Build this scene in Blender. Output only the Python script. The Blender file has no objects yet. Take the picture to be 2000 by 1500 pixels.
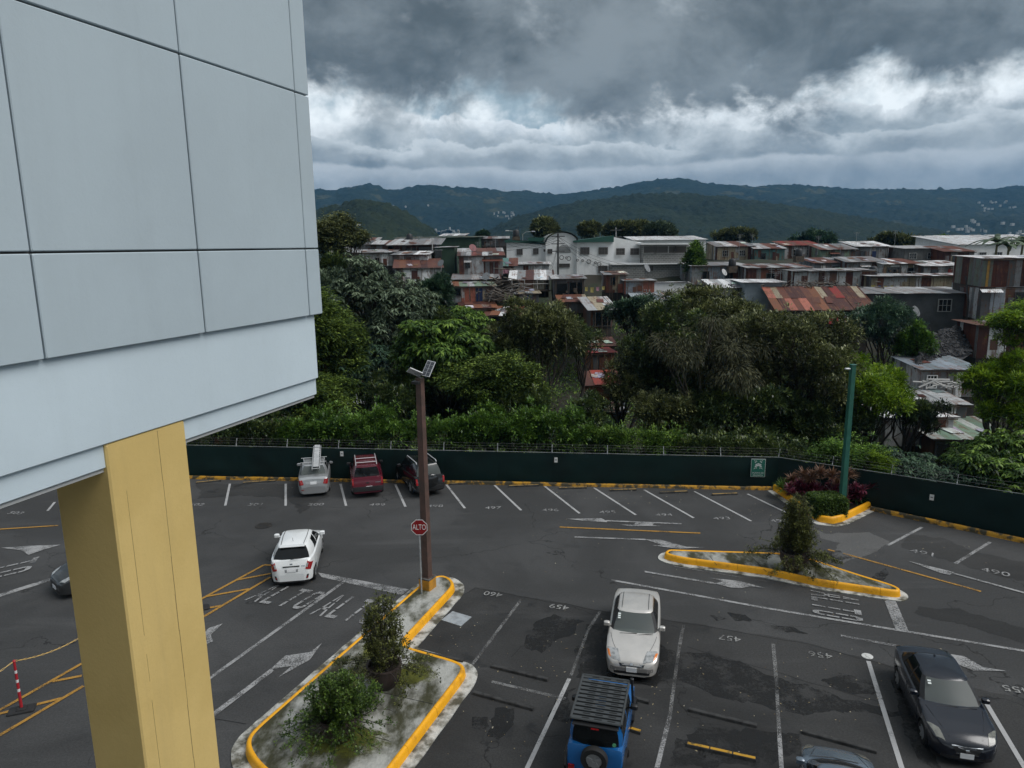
import bpy, math, random
import numpy as np
from mathutils import Vector, Matrix, noise

rnd = random.Random(11)
nrs = np.random.RandomState(5)
SC = bpy.context.scene
COL = SC.collection
PI = math.pi

# ------------------------------------------------------------------ camera
EYE = Vector((0.0, 0.0, 13.0))
PITCH, ROLL, FPX = math.radians(11.0), math.radians(0.75), 1387.0
AX_F = Vector((0, math.cos(PITCH), -math.sin(PITCH)))
_r0 = Vector((1, 0, 0))
_u0 = _r0.cross(AX_F)
AX_R = math.cos(ROLL) * _r0 - math.sin(ROLL) * _u0
AX_U = math.sin(ROLL) * _r0 + math.cos(ROLL) * _u0
cam_d = bpy.data.cameras.new("camera")
cam = bpy.data.objects.new("camera", cam_d)
COL.objects.link(cam)
cam_d.sensor_width = 36.0
cam_d.lens = 36.0 * FPX / 2000.0
cam_d.clip_start, cam_d.clip_end = 0.1, 20000
M3 = Matrix((AX_R, AX_U, -AX_F)).transposed()
cam.matrix_world = Matrix.Translation(EYE) @ M3.to_4x4()
SC.camera = cam

SC.view_settings.view_transform = 'Standard'
SC.view_settings.look = 'None'
SC.view_settings.exposure = EXPOSURE = 0.72
SC.view_settings.gamma = 1.0
SC.view_settings.use_curve_mapping = False
SC.render.engine = 'CYCLES'
SC.cycles.use_denoising = True
SC.cycles.max_bounces = 6
SC.cycles.diffuse_bounces = 3
SC.cycles.glossy_bounces = 3
SC.cycles.transparent_max_bounces = 10
SC.cycles.volume_bounces = 0
SC.cycles.caustics_reflective = False
SC.cycles.caustics_refractive = False
SC.cycles.use_adaptive_sampling = True
SC.cycles.adaptive_threshold = 0.02

SUN_EL, SUN_AZ = math.radians(50), math.radians(107)    # azimuth clockwise from +Y


# ------------------------------------------------------------------ node helper
class N:
    def __init__(s, tree):
        s.t = tree
        tree.nodes.clear()

    def new(s, typ, ins=None, **kw):
        n = s.t.nodes.new(typ)
        for k, v in kw.items():
            setattr(n, k, v)
        for k, v in (ins or {}).items():
            sock = n.inputs[k]
            if isinstance(v, bpy.types.NodeSocket):
                s.t.links.new(v, sock)
            else:
                sock.default_value = v
        return n

    def math(s, op, a, b=None, c=None, clamp=False):
        n = s.t.nodes.new('ShaderNodeMath')
        n.operation = op
        n.use_clamp = clamp
        for i, v in enumerate((a, b, c)):
            if v is None:
                continue
            if isinstance(v, bpy.types.NodeSocket):
                s.t.links.new(v, n.inputs[i])
            else:
                n.inputs[i].default_value = v
        return n.outputs[0]

    def mix(s, f, a, b, blend='MIX'):
        n = s.t.nodes.new('ShaderNodeMix')
        n.data_type = 'RGBA'
        n.blend_type = blend
        for i, v in ((0, f), (6, a), (7, b)):
            if isinstance(v, bpy.types.NodeSocket):
                s.t.links.new(v, n.inputs[i])
            else:
                if i > 0 and len(v) == 3:
                    v = (*v, 1)
                n.inputs[i].default_value = v
        return n.outputs[2]

    def step(s, v, lo, hi):
        n = s.t.nodes.new('ShaderNodeMapRange')
        n.interpolation_type = 'SMOOTHSTEP'
        if isinstance(v, bpy.types.NodeSocket):
            s.t.links.new(v, n.inputs[0])
        for i, x in ((1, lo), (2, hi)):
            if isinstance(x, bpy.types.NodeSocket):
                s.t.links.new(x, n.inputs[i])
            else:
                n.inputs[i].default_value = x
        return n.outputs[0]

    def noise(s, vec, scale, detail=5, rough=.55, dist=0.0, lac=2.0):
        n = s.new('ShaderNodeTexNoise', {'Scale': scale, 'Detail': detail, 'Roughness': rough,
                                         'Distortion': dist, 'Lacunarity': lac})
        if vec is not None:
            s.t.links.new(vec, n.inputs['Vector'])
        return n.outputs['Fac']


# ------------------------------------------------------------------ world: sky with broken overcast
W = bpy.data.worlds.new("World")
SC.world = W
W.use_nodes = True
n = N(W.node_tree)
sky = n.new('ShaderNodeTexSky', sky_type='NISHITA', sun_disc=False, sun_elevation=SUN_EL,
            sun_rotation=SUN_AZ, altitude=1200, air_density=1.0, dust_density=1.5)
tc = n.new('ShaderNodeTexCoord')
dirv = n.new('ShaderNodeVectorMath', {0: tc.outputs['Generated']}, operation='NORMALIZE').outputs[0]
sep = n.new('ShaderNodeSeparateXYZ', {0: dirv})
X, Y_, Z = sep.outputs
el = n.math('ARCSINE', Z)
zz = n.math('ADD', n.math('MAXIMUM', Z, 0.0), 0.10)
# cloud sheets seen in perspective: direction projected on a plane overhead
cx = n.math('DIVIDE', X, zz)
cy = n.math('DIVIDE', Y_, zz)
pl = n.new('ShaderNodeCombineXYZ', {0: cx, 1: cy, 2: 0.0}).outputs[0]
st = n.new('ShaderNodeVectorMath', {0: dirv, 1: (1.0, 1.0, 1.2)}, operation='MULTIPLY').outputs[0]
# noises in direction space: large, medium, fine, and long flat ones
def dvec(off, sc=(1, 1, 1)):
    m_ = n.new('ShaderNodeVectorMath', {0: st, 1: sc}, operation='MULTIPLY').outputs[0]
    return n.new('ShaderNodeVectorMath', {0: m_, 1: off}, operation='ADD').outputs[0]


so = dvec((1.3, 6.1, .6))
nA = n.noise(so, 3.1, 7, .56, 0.35)
nB = n.noise(so, 10.0, 9, .60, 0.25)
nC = n.noise(dvec((6.0, 3.0, 4.0)), 4.2, 9, .60, 0.3)
nD = n.noise(dvec((3.7, 1.1, 5.2)), 5.0, 9, .60, .3)
nE = n.noise(dvec((10.4, 2.0, 1.2), (1, 1, 1.3)), 8.0, 9, .60, .25)
nF = n.noise(dvec((5.4, 7.0, 3.3)), 19.0, 8, .60, .2)
nL = n.noise(dvec((2.2, 8.0, 6.3), (1, 1, 1.4)), 6.0, 8, .58, .2)
# upper deck: dark ragged underside above ~11 degrees of elevation
edge = n.math('ADD', n.math('MULTIPLY', n.math('SUBTRACT', nB, .5), .22), n.math('MULTIPLY', n.math('SUBTRACT', nA, .5), .17))
edge = n.math('ADD', edge, n.math('MULTIPLY', n.math('SUBTRACT', nE, .5), .10))
dk = n.math('ADD', el, edge)
deck = n.step(dk, 0.158, n.math('MULTIPLY_ADD', nL, .10, .168))
dv = n.math('ADD', n.math('MULTIPLY', nC, .6), n.math('MULTIPLY', nE, .5))
deck_col = n.mix(n.step(dv, .44, .70), (.064, .076, .081), (.175, .200, .213))
thin = n.step(n.math('ADD', n.math('MULTIPLY', n.noise(pl, .55, 7, .6, .6), .7), n.math('MULTIPLY', nB, .34)), .56, .72)   # thinner bright places
deck_col = n.mix(n.math('MULTIPLY', thin, .85), deck_col, (.54, .59, .62))
zen = n.step(el, .40, 1.1)                                       # overcast brightens towards the zenith
deck_col = n.mix(n.math('MULTIPLY', zen, .55), deck_col, (.52, .55, .58))
# middle: bright breaks between the decks, blue-grey between them
mid_col = n.mix(n.step(n.math('ADD', n.math('MULTIPLY', nD, .65), n.math('MULTIPLY', nF, .35)), .40, .58), (.24, .315, .36), (.72, .765, .785))


def bank(prev, topel, amp, light, shade, rim, nz, tex):
    """a stratocumulus bank: pale billowy rim, grey body with texture"""
    t_ = n.math('ADD', n.math('MULTIPLY', n.math('SUBTRACT', nz, .5), amp), topel)
    dlt = n.math('SUBTRACT', t_, el)
    msk = n.step(dlt, -.0015, .0045)
    v = n.math('SUBTRACT', 1.0, n.step(dlt, .0, rim))
    tx = n.math('ADD', n.math('MULTIPLY', n.math('SUBTRACT', tex, .5), 2.6), n.math('MULTIPLY', n.math('SUBTRACT', nF, .5), 1.3))
    v = n.math('ADD', n.math('MULTIPLY', v, .62), n.math('MULTIPLY_ADD', tx, .62, .30), None, True)
    return n.mix(msk, prev, n.mix(v, shade, light))


cl = bank(mid_col, .168, .12, (.68, .725, .75), (.20, .238, .262), .035, nB, nE)
cl = bank(cl, .140, .11, (.48, .525, .55), (.15, .178, .198), .030, nE, nL)
cl = bank(cl, .104, .06, (.40, .435, .46), (.142, .168, .188), .030, nD, nE)
cl = n.mix(deck, cl, deck_col)
# the thinnest mid breaks let the blue sky through
blue = n.math('MULTIPLY', n.step(nD, .46, .30), n.math('SUBTRACT', 1.0, deck))
cl10 = n.new('ShaderNodeVectorMath', {0: cl, 3: 10.0}, operation='SCALE').outputs[0]
allsky = n.mix(n.math('MULTIPLY', blue, .22), cl10, sky.outputs[0])
bg = n.new('ShaderNodeBackground', {'Color': allsky, 'Strength': 0.1})
n.new('ShaderNodeOutputWorld', {'Surface': bg.outputs[0]})
W.cycles.sampling_method = 'AUTOMATIC'

sun_d = bpy.data.lights.new("sun", 'SUN')
sun_d.energy = 1.5
sun_d.angle = math.radians(42)
sun_d.color = (1.0, .98, .955)
sun = bpy.data.objects.new("sun", sun_d)
COL.objects.link(sun)
sdir = Vector((math.sin(SUN_AZ) * math.cos(SUN_EL), math.cos(SUN_AZ) * math.cos(SUN_EL), math.sin(SUN_EL)))
sun.rotation_euler = sdir.to_track_quat('Z', 'Y').to_euler()
sun.location = (30, 0, 60)


# ------------------------------------------------------------------ survey helpers: photograph points on known planes
def ray(x, y):
    return AX_F + AX_R * ((x - 1000) / FPX) + AX_U * ((750 - y) / FPX)


def gp(x, y, z=0.0):
    d = ray(x, y)
    return EYE + d * ((z - EYE.z) / d.z)


def at(x, y, Y):
    d = ray(x, y)
    return EYE + d * (Y / d.y)


# ------------------------------------------------------------------ materials
MATS = {}


def mat(name, c, rough=.6, c2=None, scale=3.0, bump=0.0, bscale=None, metal=0.0, spec=.5, coat=0.0,
        lo=.4, hi=.65, detail=6, stretch=None, objcol=False, streak=0.0, fine=0.0):
    """general weathered surface: base colour, second colour in world-space noise patches, bump grain"""
    if name in MATS:
        return MATS[name]
    m = bpy.data.materials.new(name)
    m.use_nodes = True
    n = N(m.node_tree)
    pos = n.new('ShaderNodeNewGeometry').outputs['Position']
    if stretch:
        pos = n.new('ShaderNodeVectorMath', {0: pos, 1: stretch}, operation='MULTIPLY').outputs[0]
    base = (*c, 1)
    if objcol:
        oi = n.new('ShaderNodeObjectInfo')
        base = oi.outputs['Color']
    col = base
    if c2 is not None:
        f = n.step(n.noise(pos, scale, detail, .6), lo, hi)
        col = n.mix(f, base, c2)
    if fine:
        f2 = n.noise(pos, scale * 14, 3, .6)
        v = n.math('MULTIPLY_ADD', n.math('SUBTRACT', f2, .5), fine * 2, 1.0)
        col = n.new('ShaderNodeVectorMath', {0: col, 3: v}, operation='SCALE').outputs[0]
    if streak:
        geo = n.new('ShaderNodeNewGeometry').outputs['Position']
        sv = n.new('ShaderNodeVectorMath', {0: geo, 1: (2.2, 2.2, .16)}, operation='MULTIPLY').outputs[0]
        f3 = n.step(n.noise(sv, 1.3, 5, .6), .48, .72)
        col = n.mix(n.math('MULTIPLY', f3, streak), col, (.08, .075, .07))
    p = n.new('ShaderNodeBsdfPrincipled', {'Roughness': rough, 'Metallic': metal, 'Specular IOR Level': spec,
                                           'Coat Weight': coat, 'Coat Roughness': .15})
    if isinstance(col, bpy.types.NodeSocket):
        m.node_tree.links.new(col, p.inputs['Base Color'])
    else:
        p.inputs['Base Color'].default_value = col
    if bump:
        b = n.new('ShaderNodeBump', {'Strength': min(1.0, bump), 'Distance': .02,
                                     'Height': n.noise(pos, bscale or scale * 8, 6, .65)})
        m.node_tree.links.new(b.outputs[0], p.inputs['Normal'])
    n.new('ShaderNodeOutputMaterial', {'Surface': p.outputs[0]})
    MATS[name] = m
    return m


def mat_paint(name, c, wear=.5, rough=.7):
    """road paint: worn away in patches, so that the asphalt below shows through"""
    m = bpy.data.materials.new(name)
    m.use_nodes = True
    n = N(m.node_tree)
    pos = n.new('ShaderNodeNewGeometry').outputs['Position']
    a = n.noise(pos, 1.1, 5, .6)
    b = n.noise(pos, 22, 5, .75)
    s = n.math('ADD', n.math('MULTIPLY', a, .55), n.math('MULTIPLY', b, .6))
    k = n.step(s, wear - .12, wear + .12)
    p = n.new('ShaderNodeBsdfPrincipled', {'Base Color': (*c, 1), 'Roughness': rough})
    t = n.new('ShaderNodeBsdfTransparent')
    mx = n.new('ShaderNodeMixShader', {0: k, 1: t.outputs[0], 2: p.outputs[0]})
    n.new('ShaderNodeOutputMaterial', {'Surface': mx.outputs[0]})
    MATS[name] = m
    return m


def mat_glass(name, tint=(.35, .40, .40), thru=.5, dark=(.02, .025, .028), rough=.10):
    m = bpy.data.materials.new(name)
    m.use_nodes = True
    n = N(m.node_tree)
    p = n.new('ShaderNodeBsdfPrincipled', {'Base Color': (*dark, 1), 'Roughness': rough, 'Specular IOR Level': .4})
    t = n.new('ShaderNodeBsdfTransparent', {'Color': (*tint, 1)})
    mx = n.new('ShaderNodeMixShader', {0: thru, 1: p.outputs[0], 2: t.outputs[0]})
    n.new('ShaderNodeOutputMaterial', {'Surface': mx.outputs[0]})
    MATS[name] = m
    return m


def mat_leaf(name, dark, midc, light, rough=.5, trans=.25, spec=.35):
    m = bpy.data.materials.new(name)
    m.use_nodes = True
    n = N(m.node_tree)
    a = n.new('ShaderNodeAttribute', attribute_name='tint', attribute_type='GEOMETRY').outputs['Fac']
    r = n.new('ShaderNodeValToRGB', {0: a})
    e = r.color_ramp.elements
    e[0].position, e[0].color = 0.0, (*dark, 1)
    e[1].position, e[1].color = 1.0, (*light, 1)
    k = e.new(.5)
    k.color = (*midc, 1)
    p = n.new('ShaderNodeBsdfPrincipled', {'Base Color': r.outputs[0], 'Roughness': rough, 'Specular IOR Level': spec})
    t = n.new('ShaderNodeBsdfTranslucent', {'Color': r.outputs[0]})
    mx = n.new('ShaderNodeMixShader', {0: trans, 1: p.outputs[0], 2: t.outputs[0]})
    n.new('ShaderNodeOutputMaterial', {'Surface': mx.outputs[0]})
    MATS[name] = m
    return m


def mat_sheet():
    """corrugated iron: per-piece colour, rust in streaks and patches"""
    m = bpy.data.materials.new('corrugated_iron')
    m.use_nodes = True
    n = N(m.node_tree)
    oi = n.new('ShaderNodeObjectInfo')
    pos = n.new('ShaderNodeNewGeometry').outputs['Position']
    tcx = n.new('ShaderNodeTexCoord').outputs['Object']
    off = n.new('ShaderNodeVectorMath', {0: tcx, 1: oi.outputs['Location']}, operation='ADD').outputs[0]
    sv = n.new('ShaderNodeVectorMath', {0: off, 1: (3.0, .7, 1)}, operation='MULTIPLY').outputs[0]
    f = n.noise(sv, 2.2, 6, .65)
    g = n.noise(pos, 1.1, 6, .65)
    s = n.math('ADD', n.math('MULTIPLY', f, .6), n.math('MULTIPLY', g, .55))
    k = n.step(s, .57, .68)
    rust = n.mix(n.noise(pos, 4.0, 5, .6), (.10, .035, .018), (.24, .10, .045))
    col = n.mix(n.math('MULTIPLY', k, .75), oi.outputs['Color'], rust)
    grime = n.step(n.noise(pos, 2.7, 6, .7), .45, .75)
    col = n.mix(n.math('MULTIPLY', grime, .45), col, (.07, .065, .06))
    p = n.new('ShaderNodeBsdfPrincipled', {'Base Color': col, 'Roughness': .55, 'Metallic': 0.0, 'Specular IOR Level': .4})
    n.new('ShaderNodeOutputMaterial', {'Surface': p.outputs[0]})
    MATS['sheet'] = m
    return m


# ------------------------------------------------------------------ mesh helpers
def mesh_np(name, v, f, m=None, smooth=False, tint=None, mats=None, mi=None):
    """v (n,3), f (k,4) or (k,3) arrays -> mesh"""
    me = bpy.data.meshes.new(name)
    v = np.asarray(v, dtype=np.float32)
    f = np.asarray(f, dtype=np.int32)
    k, c = f.shape
    me.vertices.add(len(v))
    me.vertices.foreach_set('co', v.ravel())
    me.loops.add(k * c)
    me.loops.foreach_set('vertex_index', f.ravel())
    me.polygons.add(k)
    me.polygons.foreach_set('loop_start', np.arange(0, k * c, c, dtype=np.int32))
    me.polygons.foreach_set('loop_total', np.full(k, c, dtype=np.int32))
    if mi is not None:
        me.polygons.foreach_set('material_index', np.asarray(mi, dtype=np.int32))
    me.update(calc_edges=True)
    if tint is not None:
        at_ = me.attributes.new('tint', 'FLOAT', 'FACE')
        at_.data.foreach_set('value', np.asarray(tint, dtype=np.float32))
    if smooth:
        me.polygons.foreach_set('use_smooth', np.ones(k, dtype=bool))
    for x in (mats or ([m] if m else [])):
        me.materials.append(x)
    return me


def link(name, me, parent=None, m=None, loc=None, rz=None, mtx=None, color=None, **props):
    o = bpy.data.objects.new(name, me)
    COL.objects.link(o)
    if m is not None and me is not None and not me.materials:
        me.materials.append(m)
    if parent is not None:
        o.parent = parent
    if mtx is not None:
        o.matrix_local = mtx
    if loc is not None:
        o.location = loc
    if rz is not None:
        o.rotation_euler[2] = rz
    if color is not None:
        o.color = (*color, 1) if len(color) == 3 else color
    for k, v in props.items():
        o[k] = v
    return o


def thing(name, label, cat, loc=(0, 0, 0), rz=0.0, group=None, mtx=None):
    o = bpy.data.objects.new(name, None)
    COL.objects.link(o)
    o.empty_display_size = .2
    if mtx is not None:
        o.matrix_world = mtx
    else:
        o.location = loc
        o.rotation_euler = (0, 0, rz)
    o['label'], o['category'] = label, cat
    if group:
        o['group'] = group
    return o


class MB:
    """mesh builder: collects shapes, links them as ONE object"""

    def __init__(s):
        s.v, s.f = [], []

    def add(s, vs, fs, M=None):
        b = len(s.v)
        s.v += [tuple(M @ Vector(p)) if M else tuple(p) for p in vs]
        s.f += [tuple(b + i for i in q) for q in fs]
        return s

    def box(s, x0, x1, y0, y1, z0, z1, M=None):
        vs = [(x, y, z) for z in (z0, z1) for y in (y0, y1) for x in (x0, x1)]
        fs = [(0, 2, 3, 1), (4, 5, 7, 6), (0, 1, 5, 4), (2, 6, 7, 3), (0, 4, 6, 2), (1, 3, 7, 5)]
        return s.add(vs, fs, M)

    def bbox(s, x0, x1, y0, y1, z0, z1, b=.02, M=None):
        """box with chamfered vertical and top edges"""
        def ring(i, z):
            return [(x0 + i + b, y0 + i, z), (x1 - i - b, y0 + i, z), (x1 - i, y0 + i + b, z), (x1 - i, y1 - i - b, z),
                    (x1 - i - b, y1 - i, z), (x0 + i + b, y1 - i, z), (x0 + i, y1 - i - b, z), (x0 + i, y0 + i + b, z)]
        vs = ring(0, z0) + ring(0, z1 - b) + ring(b, z1)
        fs = [tuple(range(7, -1, -1)), tuple(range(16, 24))]
        for k in (0, 8):
            fs += [(k + i, k + (i + 1) % 8, k + 8 + (i + 1) % 8, k + 8 + i) for i in range(8)]
        return s.add(vs, fs, M)

    def tube(s, pts, rad, seg=8, cap=True):
        pts = [Vector(p) for p in pts]
        rs = rad if isinstance(rad, (list, tuple)) else [rad] * len(pts)
        b = len(s.v)
        up = Vector((0, 0, 1))
        for i, p in enumerate(pts):
            t = (pts[min(i + 1, len(pts) - 1)] - pts[max(i - 1, 0)]).normalized()
            a = t.cross(up if abs(t.z) < .95 else Vector((1, 0, 0))).normalized()
            c = t.cross(a)
            for k in range(seg):
                w = 2 * PI * k / seg
                s.v.append(tuple(p + (a * math.cos(w) + c * math.sin(w)) * rs[i]))
        for i in range(len(pts) - 1):
            for k in range(seg):
                k2 = (k + 1) % seg
                s.f.append((b + i * seg + k, b + i * seg + k2, b + (i + 1) * seg + k2, b + (i + 1) * seg + k))
        if cap:
            s.f.append(tuple(b + k for k in range(seg - 1, -1, -1)))
            e = b + (len(pts) - 1) * seg
            s.f.append(tuple(e + k for k in range(seg)))
        return s

    def lathe(s, prof, seg=24, M=None, cap=True):
        b = len(s.v)
        vs, fs = [], []
        for r, z in prof:
            for k in range(seg):
                w = 2 * PI * k / seg
                vs.append((r * math.cos(w), r * math.sin(w), z))
        m = len(prof)
        for i in range(m - 1):
            for k in range(seg):
                k2 = (k + 1) % seg
                fs.append((i * seg + k, i * seg + k2, (i + 1) * seg + k2, (i + 1) * seg + k))
        if cap:
            fs.append(tuple(range(seg - 1, -1, -1)))
            fs.append(tuple((m - 1) * seg + k for k in range(seg)))
        return s.add(vs, fs, M)

    def prism(s, poly, z0, z1, M=None):
        k = len(poly)
        vs = [(p[0], p[1], z0) for p in poly] + [(p[0], p[1], z1) for p in poly]
        fs = [tuple(range(k - 1, -1, -1)), tuple(range(k, 2 * k))]
        fs += [(i, (i + 1) % k, k + (i + 1) % k, k + i) for i in range(k)]
        return s.add(vs, fs, M)

    def sheet(s, poly, z):
        k = len(poly)
        return s.add([(p[0], p[1], z) for p in poly], [tuple(range(k))])

    def mesh(s, name, m=None, smooth=False, sharp=None):
        me = bpy.data.meshes.new(name)
        me.from_pydata(s.v, [], s.f)
        me.update()
        if smooth:
            for p in me.polygons:
                p.use_smooth = True
            if sharp:
                me.set_sharp_from_angle(angle=math.radians(sharp))
        if m:
            me.materials.append(m)
        return me

    def build(s, name, m=None, parent=None, smooth=False, sharp=40, **kw):
        return link(name, s.mesh(name, m, smooth, sharp), parent, **kw)


def area2(poly):
    return sum(poly[i][0] * poly[(i + 1) % len(poly)][1] - poly[(i + 1) % len(poly)][0] * poly[i][1] for i in range(len(poly)))


def ccw(poly):
    return poly if area2(poly) > 0 else poly[::-1]


def basis(ux, uy, p):
    ux, uy = Vector(ux).normalized(), Vector(uy).normalized()
    uz = ux.cross(uy).normalized()
    uy = uz.cross(ux)
    return Matrix.Translation(Vector(p)) @ Matrix((ux, uy, uz)).transposed().to_4x4()


TEXT_CACHE = {}


def text_mesh(s, size, m, extrude=.004):
    cu = bpy.data.curves.new('lettering', 'FONT')
    cu.body = s
    cu.size = size
    cu.align_x = 'CENTER'
    cu.align_y = 'CENTER'
    cu.extrude = extrude
    cu.resolution_u = 3
    t = bpy.data.objects.new('lettering', cu)
    COL.objects.link(t)
    dg = bpy.context.evaluated_depsgraph_get()
    me = bpy.data.meshes.new_from_object(t.evaluated_get(dg))
    bpy.data.objects.remove(t)
    bpy.data.curves.remove(cu)
    me.materials.clear()
    me.materials.append(m)
    return me

# ================================================================== GROUND
F0, F1, F2, F3 = Vector((-50, 42.8, 0)), gp(370, 931), gp(1517, 953), gp(2000, 1055)
F4 = F3 + (F3 - F2).normalized() * 26
FENCE = [F0, F1, F2, F3, F4]


def fence_dist(x, y):
    """signed distance beyond the fence polyline (positive outside the lot)"""
    best, sg = 1e9, 1
    for a, b in zip(FENCE, FENCE[1:]):
        ax, ay, bx, by = a.x, a.y, b.x, b.y
        dx, dy = bx - ax, by - ay
        t = max(0, min(1, ((x - ax) * dx + (y - ay) * dy) / (dx * dx + dy * dy)))
        px, py = ax + dx * t, ay + dy * t
        d = math.hypot(x - px, y - py)
        if d < best - 1e-6:
            best = d
            sg = 1 if dx * (y - ay) - dy * (x - ax) > 0 else -1
    return best * sg


def sst(a, b, t):
    t = max(0.0, min(1.0, (t - a) / (b - a)))
    return t * t * (3 - 2 * t)


def hz(x, y):
    d = fence_dist(x, y)
    if d < .3:
        return -.12
    near = -.12 - 6.3 * sst(.6, 13, d)
    shift = -5 * sst(12, 40, x)                  # the far bank comes closer on the right
    yy = y - shift
    up = 16.4 * sst(66, 128, yy)
    far = -6 * sst(170, 420, yy)
    z = near + up + far
    z += noise.noise(Vector((x * .12, y * .12, 0))) * .5 * sst(1, 8, d)
    return z


m_ground = mat('earth', (.030, .026, .017), .9, (.016, .026, .009), .35, .6, 4)
xs = sorted(set([-4000, -2200, -1200, -700, -400, -250, -170] + list(np.arange(-120, 130, 2.5)) + [150, 190, 260, 400, 700, 1200, 2200, 4000]))
ys = sorted(set([-60, -30, 0, 20, 28] + list(np.arange(30, 150, 2.0)) + [160, 175, 200, 240, 300, 400, 600, 900, 1400, 2200, 4000]))
V = [(x, y, hz(x, y)) for y in ys for x in xs]
nx = len(xs)
Fc = [(j * nx + i, j * nx + i + 1, (j + 1) * nx + i + 1, (j + 1) * nx + i) for j in range(len(ys) - 1) for i in range(nx - 1)]
link('ground', mesh_np('ground', V, Fc, m_ground, True), kind='structure')


def mat_asphalt(name, c, c2, wet):
    m = bpy.data.materials.new(name)
    m.use_nodes = True
    n = N(m.node_tree)
    pos = n.new('ShaderNodeNewGeometry').outputs['Position']
    big = n.noise(pos, .16, 5, .6, .6)
    midn = n.noise(pos, .9, 6, .62, .4)
    agg = n.noise(pos, 17, 5, .85)
    agg2 = n.noise(pos, 190, 2, .8)
    col = n.mix(n.step(big, .38, .66), c, c2)
    st = n.step(midn, .56, .70)
    col = n.mix(n.math('MULTIPLY', st, wet), col, (.016, .0165, .017))
    # tyre-polished and dusty streaks, stretched along the lanes
    sv = n.new('ShaderNodeVectorMath', {0: pos, 1: (.10, .75, 1)}, operation='MULTIPLY').outputs[0]
    dust = n.step(n.noise(sv, 1.4, 6, .6), .55, .75)
    col = n.mix(n.math('MULTIPLY', dust, .30), col, (.105, .105, .105))
    v = n.math('ADD', n.math('MULTIPLY_ADD', n.math('SUBTRACT', agg, .5), 2.2, 1.0), n.math('MULTIPLY', n.math('SUBTRACT', agg2, .5), .9))
    col = n.new('ShaderNodeVectorMath', {0: col, 3: v}, operation='SCALE').outputs[0]
    # hairline cracks: the thin borders of large distorted cells
    vw = n.new('ShaderNodeVectorMath', {0: pos, 1: n.new('ShaderNodeVectorMath', {0: n.new('ShaderNodeTexNoise', {'Vector': pos, 'Scale': .8, 'Detail': 4.0}).outputs['Color'], 3: 2.2}, operation='SCALE').outputs[0]}, operation='ADD').outputs[0]
    vo = n.new('ShaderNodeTexVoronoi', {'Vector': vw, 'Scale': .16}, feature='DISTANCE_TO_EDGE').outputs['Distance']
    ck = n.math('MULTIPLY', n.math('SUBTRACT', 1.0, n.step(vo, .0, .006)), n.step(n.noise(pos, .23, 3, .5), .46, .56))
    col = n.mix(n.math('MULTIPLY', ck, .8), col, (.006, .006, .006))
    rg = n.math('MULTIPLY_ADD', st, -.22 * wet, .80)
    b = n.new('ShaderNodeBump', {'Strength': .5, 'Distance': .012, 'Height': n.math('ADD', agg, n.math('MULTIPLY', midn, .6))})
    p = n.new('ShaderNodeBsdfPrincipled', {'Base Color': col, 'Roughness': rg, 'Normal': b.outputs[0], 'Specular IOR Level': .35})
    n.new('ShaderNodeOutputMaterial', {'Surface': p.outputs[0]})
    return m


m_asph = mat_asphalt('asphalt', (.043, .0433, .0433), (.064, .0642, .0642), .34)
m_asph_old = mat_asphalt('asphalt_old', (.025, .025, .0247), (.045, .0447, .044), .9)
m_asph_dark = bpy.data.materials.new('asphalt_seal')
m_asph_dark.use_nodes = True
n = N(m_asph_dark.node_tree)
pos = n.new('ShaderNodeNewGeometry').outputs['Position']
_v = n.math('ADD', n.math('MULTIPLY', n.noise(pos, 1.2, 6, .62), .65), n.math('MULTIPLY', n.noise(pos, 9, 5, .75), .42))
_p = n.new('ShaderNodeBsdfPrincipled', {'Base Color': n.mix(n.noise(pos, 24, 4, .8), (.006, .0065, .0065), (.021, .021, .021)), 'Roughness': .62, 'Specular IOR Level': .4})
_m = n.new('ShaderNodeMixShader', {0: n.math('MULTIPLY', n.step(_v, .43, .58), .70), 1: n.new('ShaderNodeBsdfTransparent').outputs[0], 2: _p.outputs[0]})
n.new('ShaderNodeOutputMaterial', {'Surface': _m.outputs[0]})
lot_poly = [(-60, -25), (60, -25), (F4.x, F4.y), (F3.x, F3.y), (F2.x, F2.y), (F1.x, F1.y), (F0.x, F0.y), (-60, 44)]
LOT = MB().sheet(ccw(lot_poly), 0.0).build('parking_lot', m_asph, None, kind='structure')


def P2(pts):
    return [tuple(gp(*p))[:2] for p in pts]


PZ = [0.0]


def is_simple(poly):
    """True when no two edges of the closed outline cross"""
    p = np.array(poly)
    q = np.roll(p, -1, 0)
    d = q - p
    k = len(p)
    for i in range(k - 2):
        js = np.arange(i + 2, k if i else k - 1)
        w = p[js] - p[i]
        den = d[i, 0] * d[js, 1] - d[i, 1] * d[js, 0]
        den = np.where(abs(den) < 1e-12, 1e-12, den)
        t = (w[:, 0] * d[js, 1] - w[:, 1] * d[js, 0]) / den
        u = (w[:, 0] * d[i, 1] - w[:, 1] * d[i, 0]) / den
        if ((t >= 0) & (t <= 1) & (u >= 0) & (u <= 1)).any():
            return False
    return True


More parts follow.
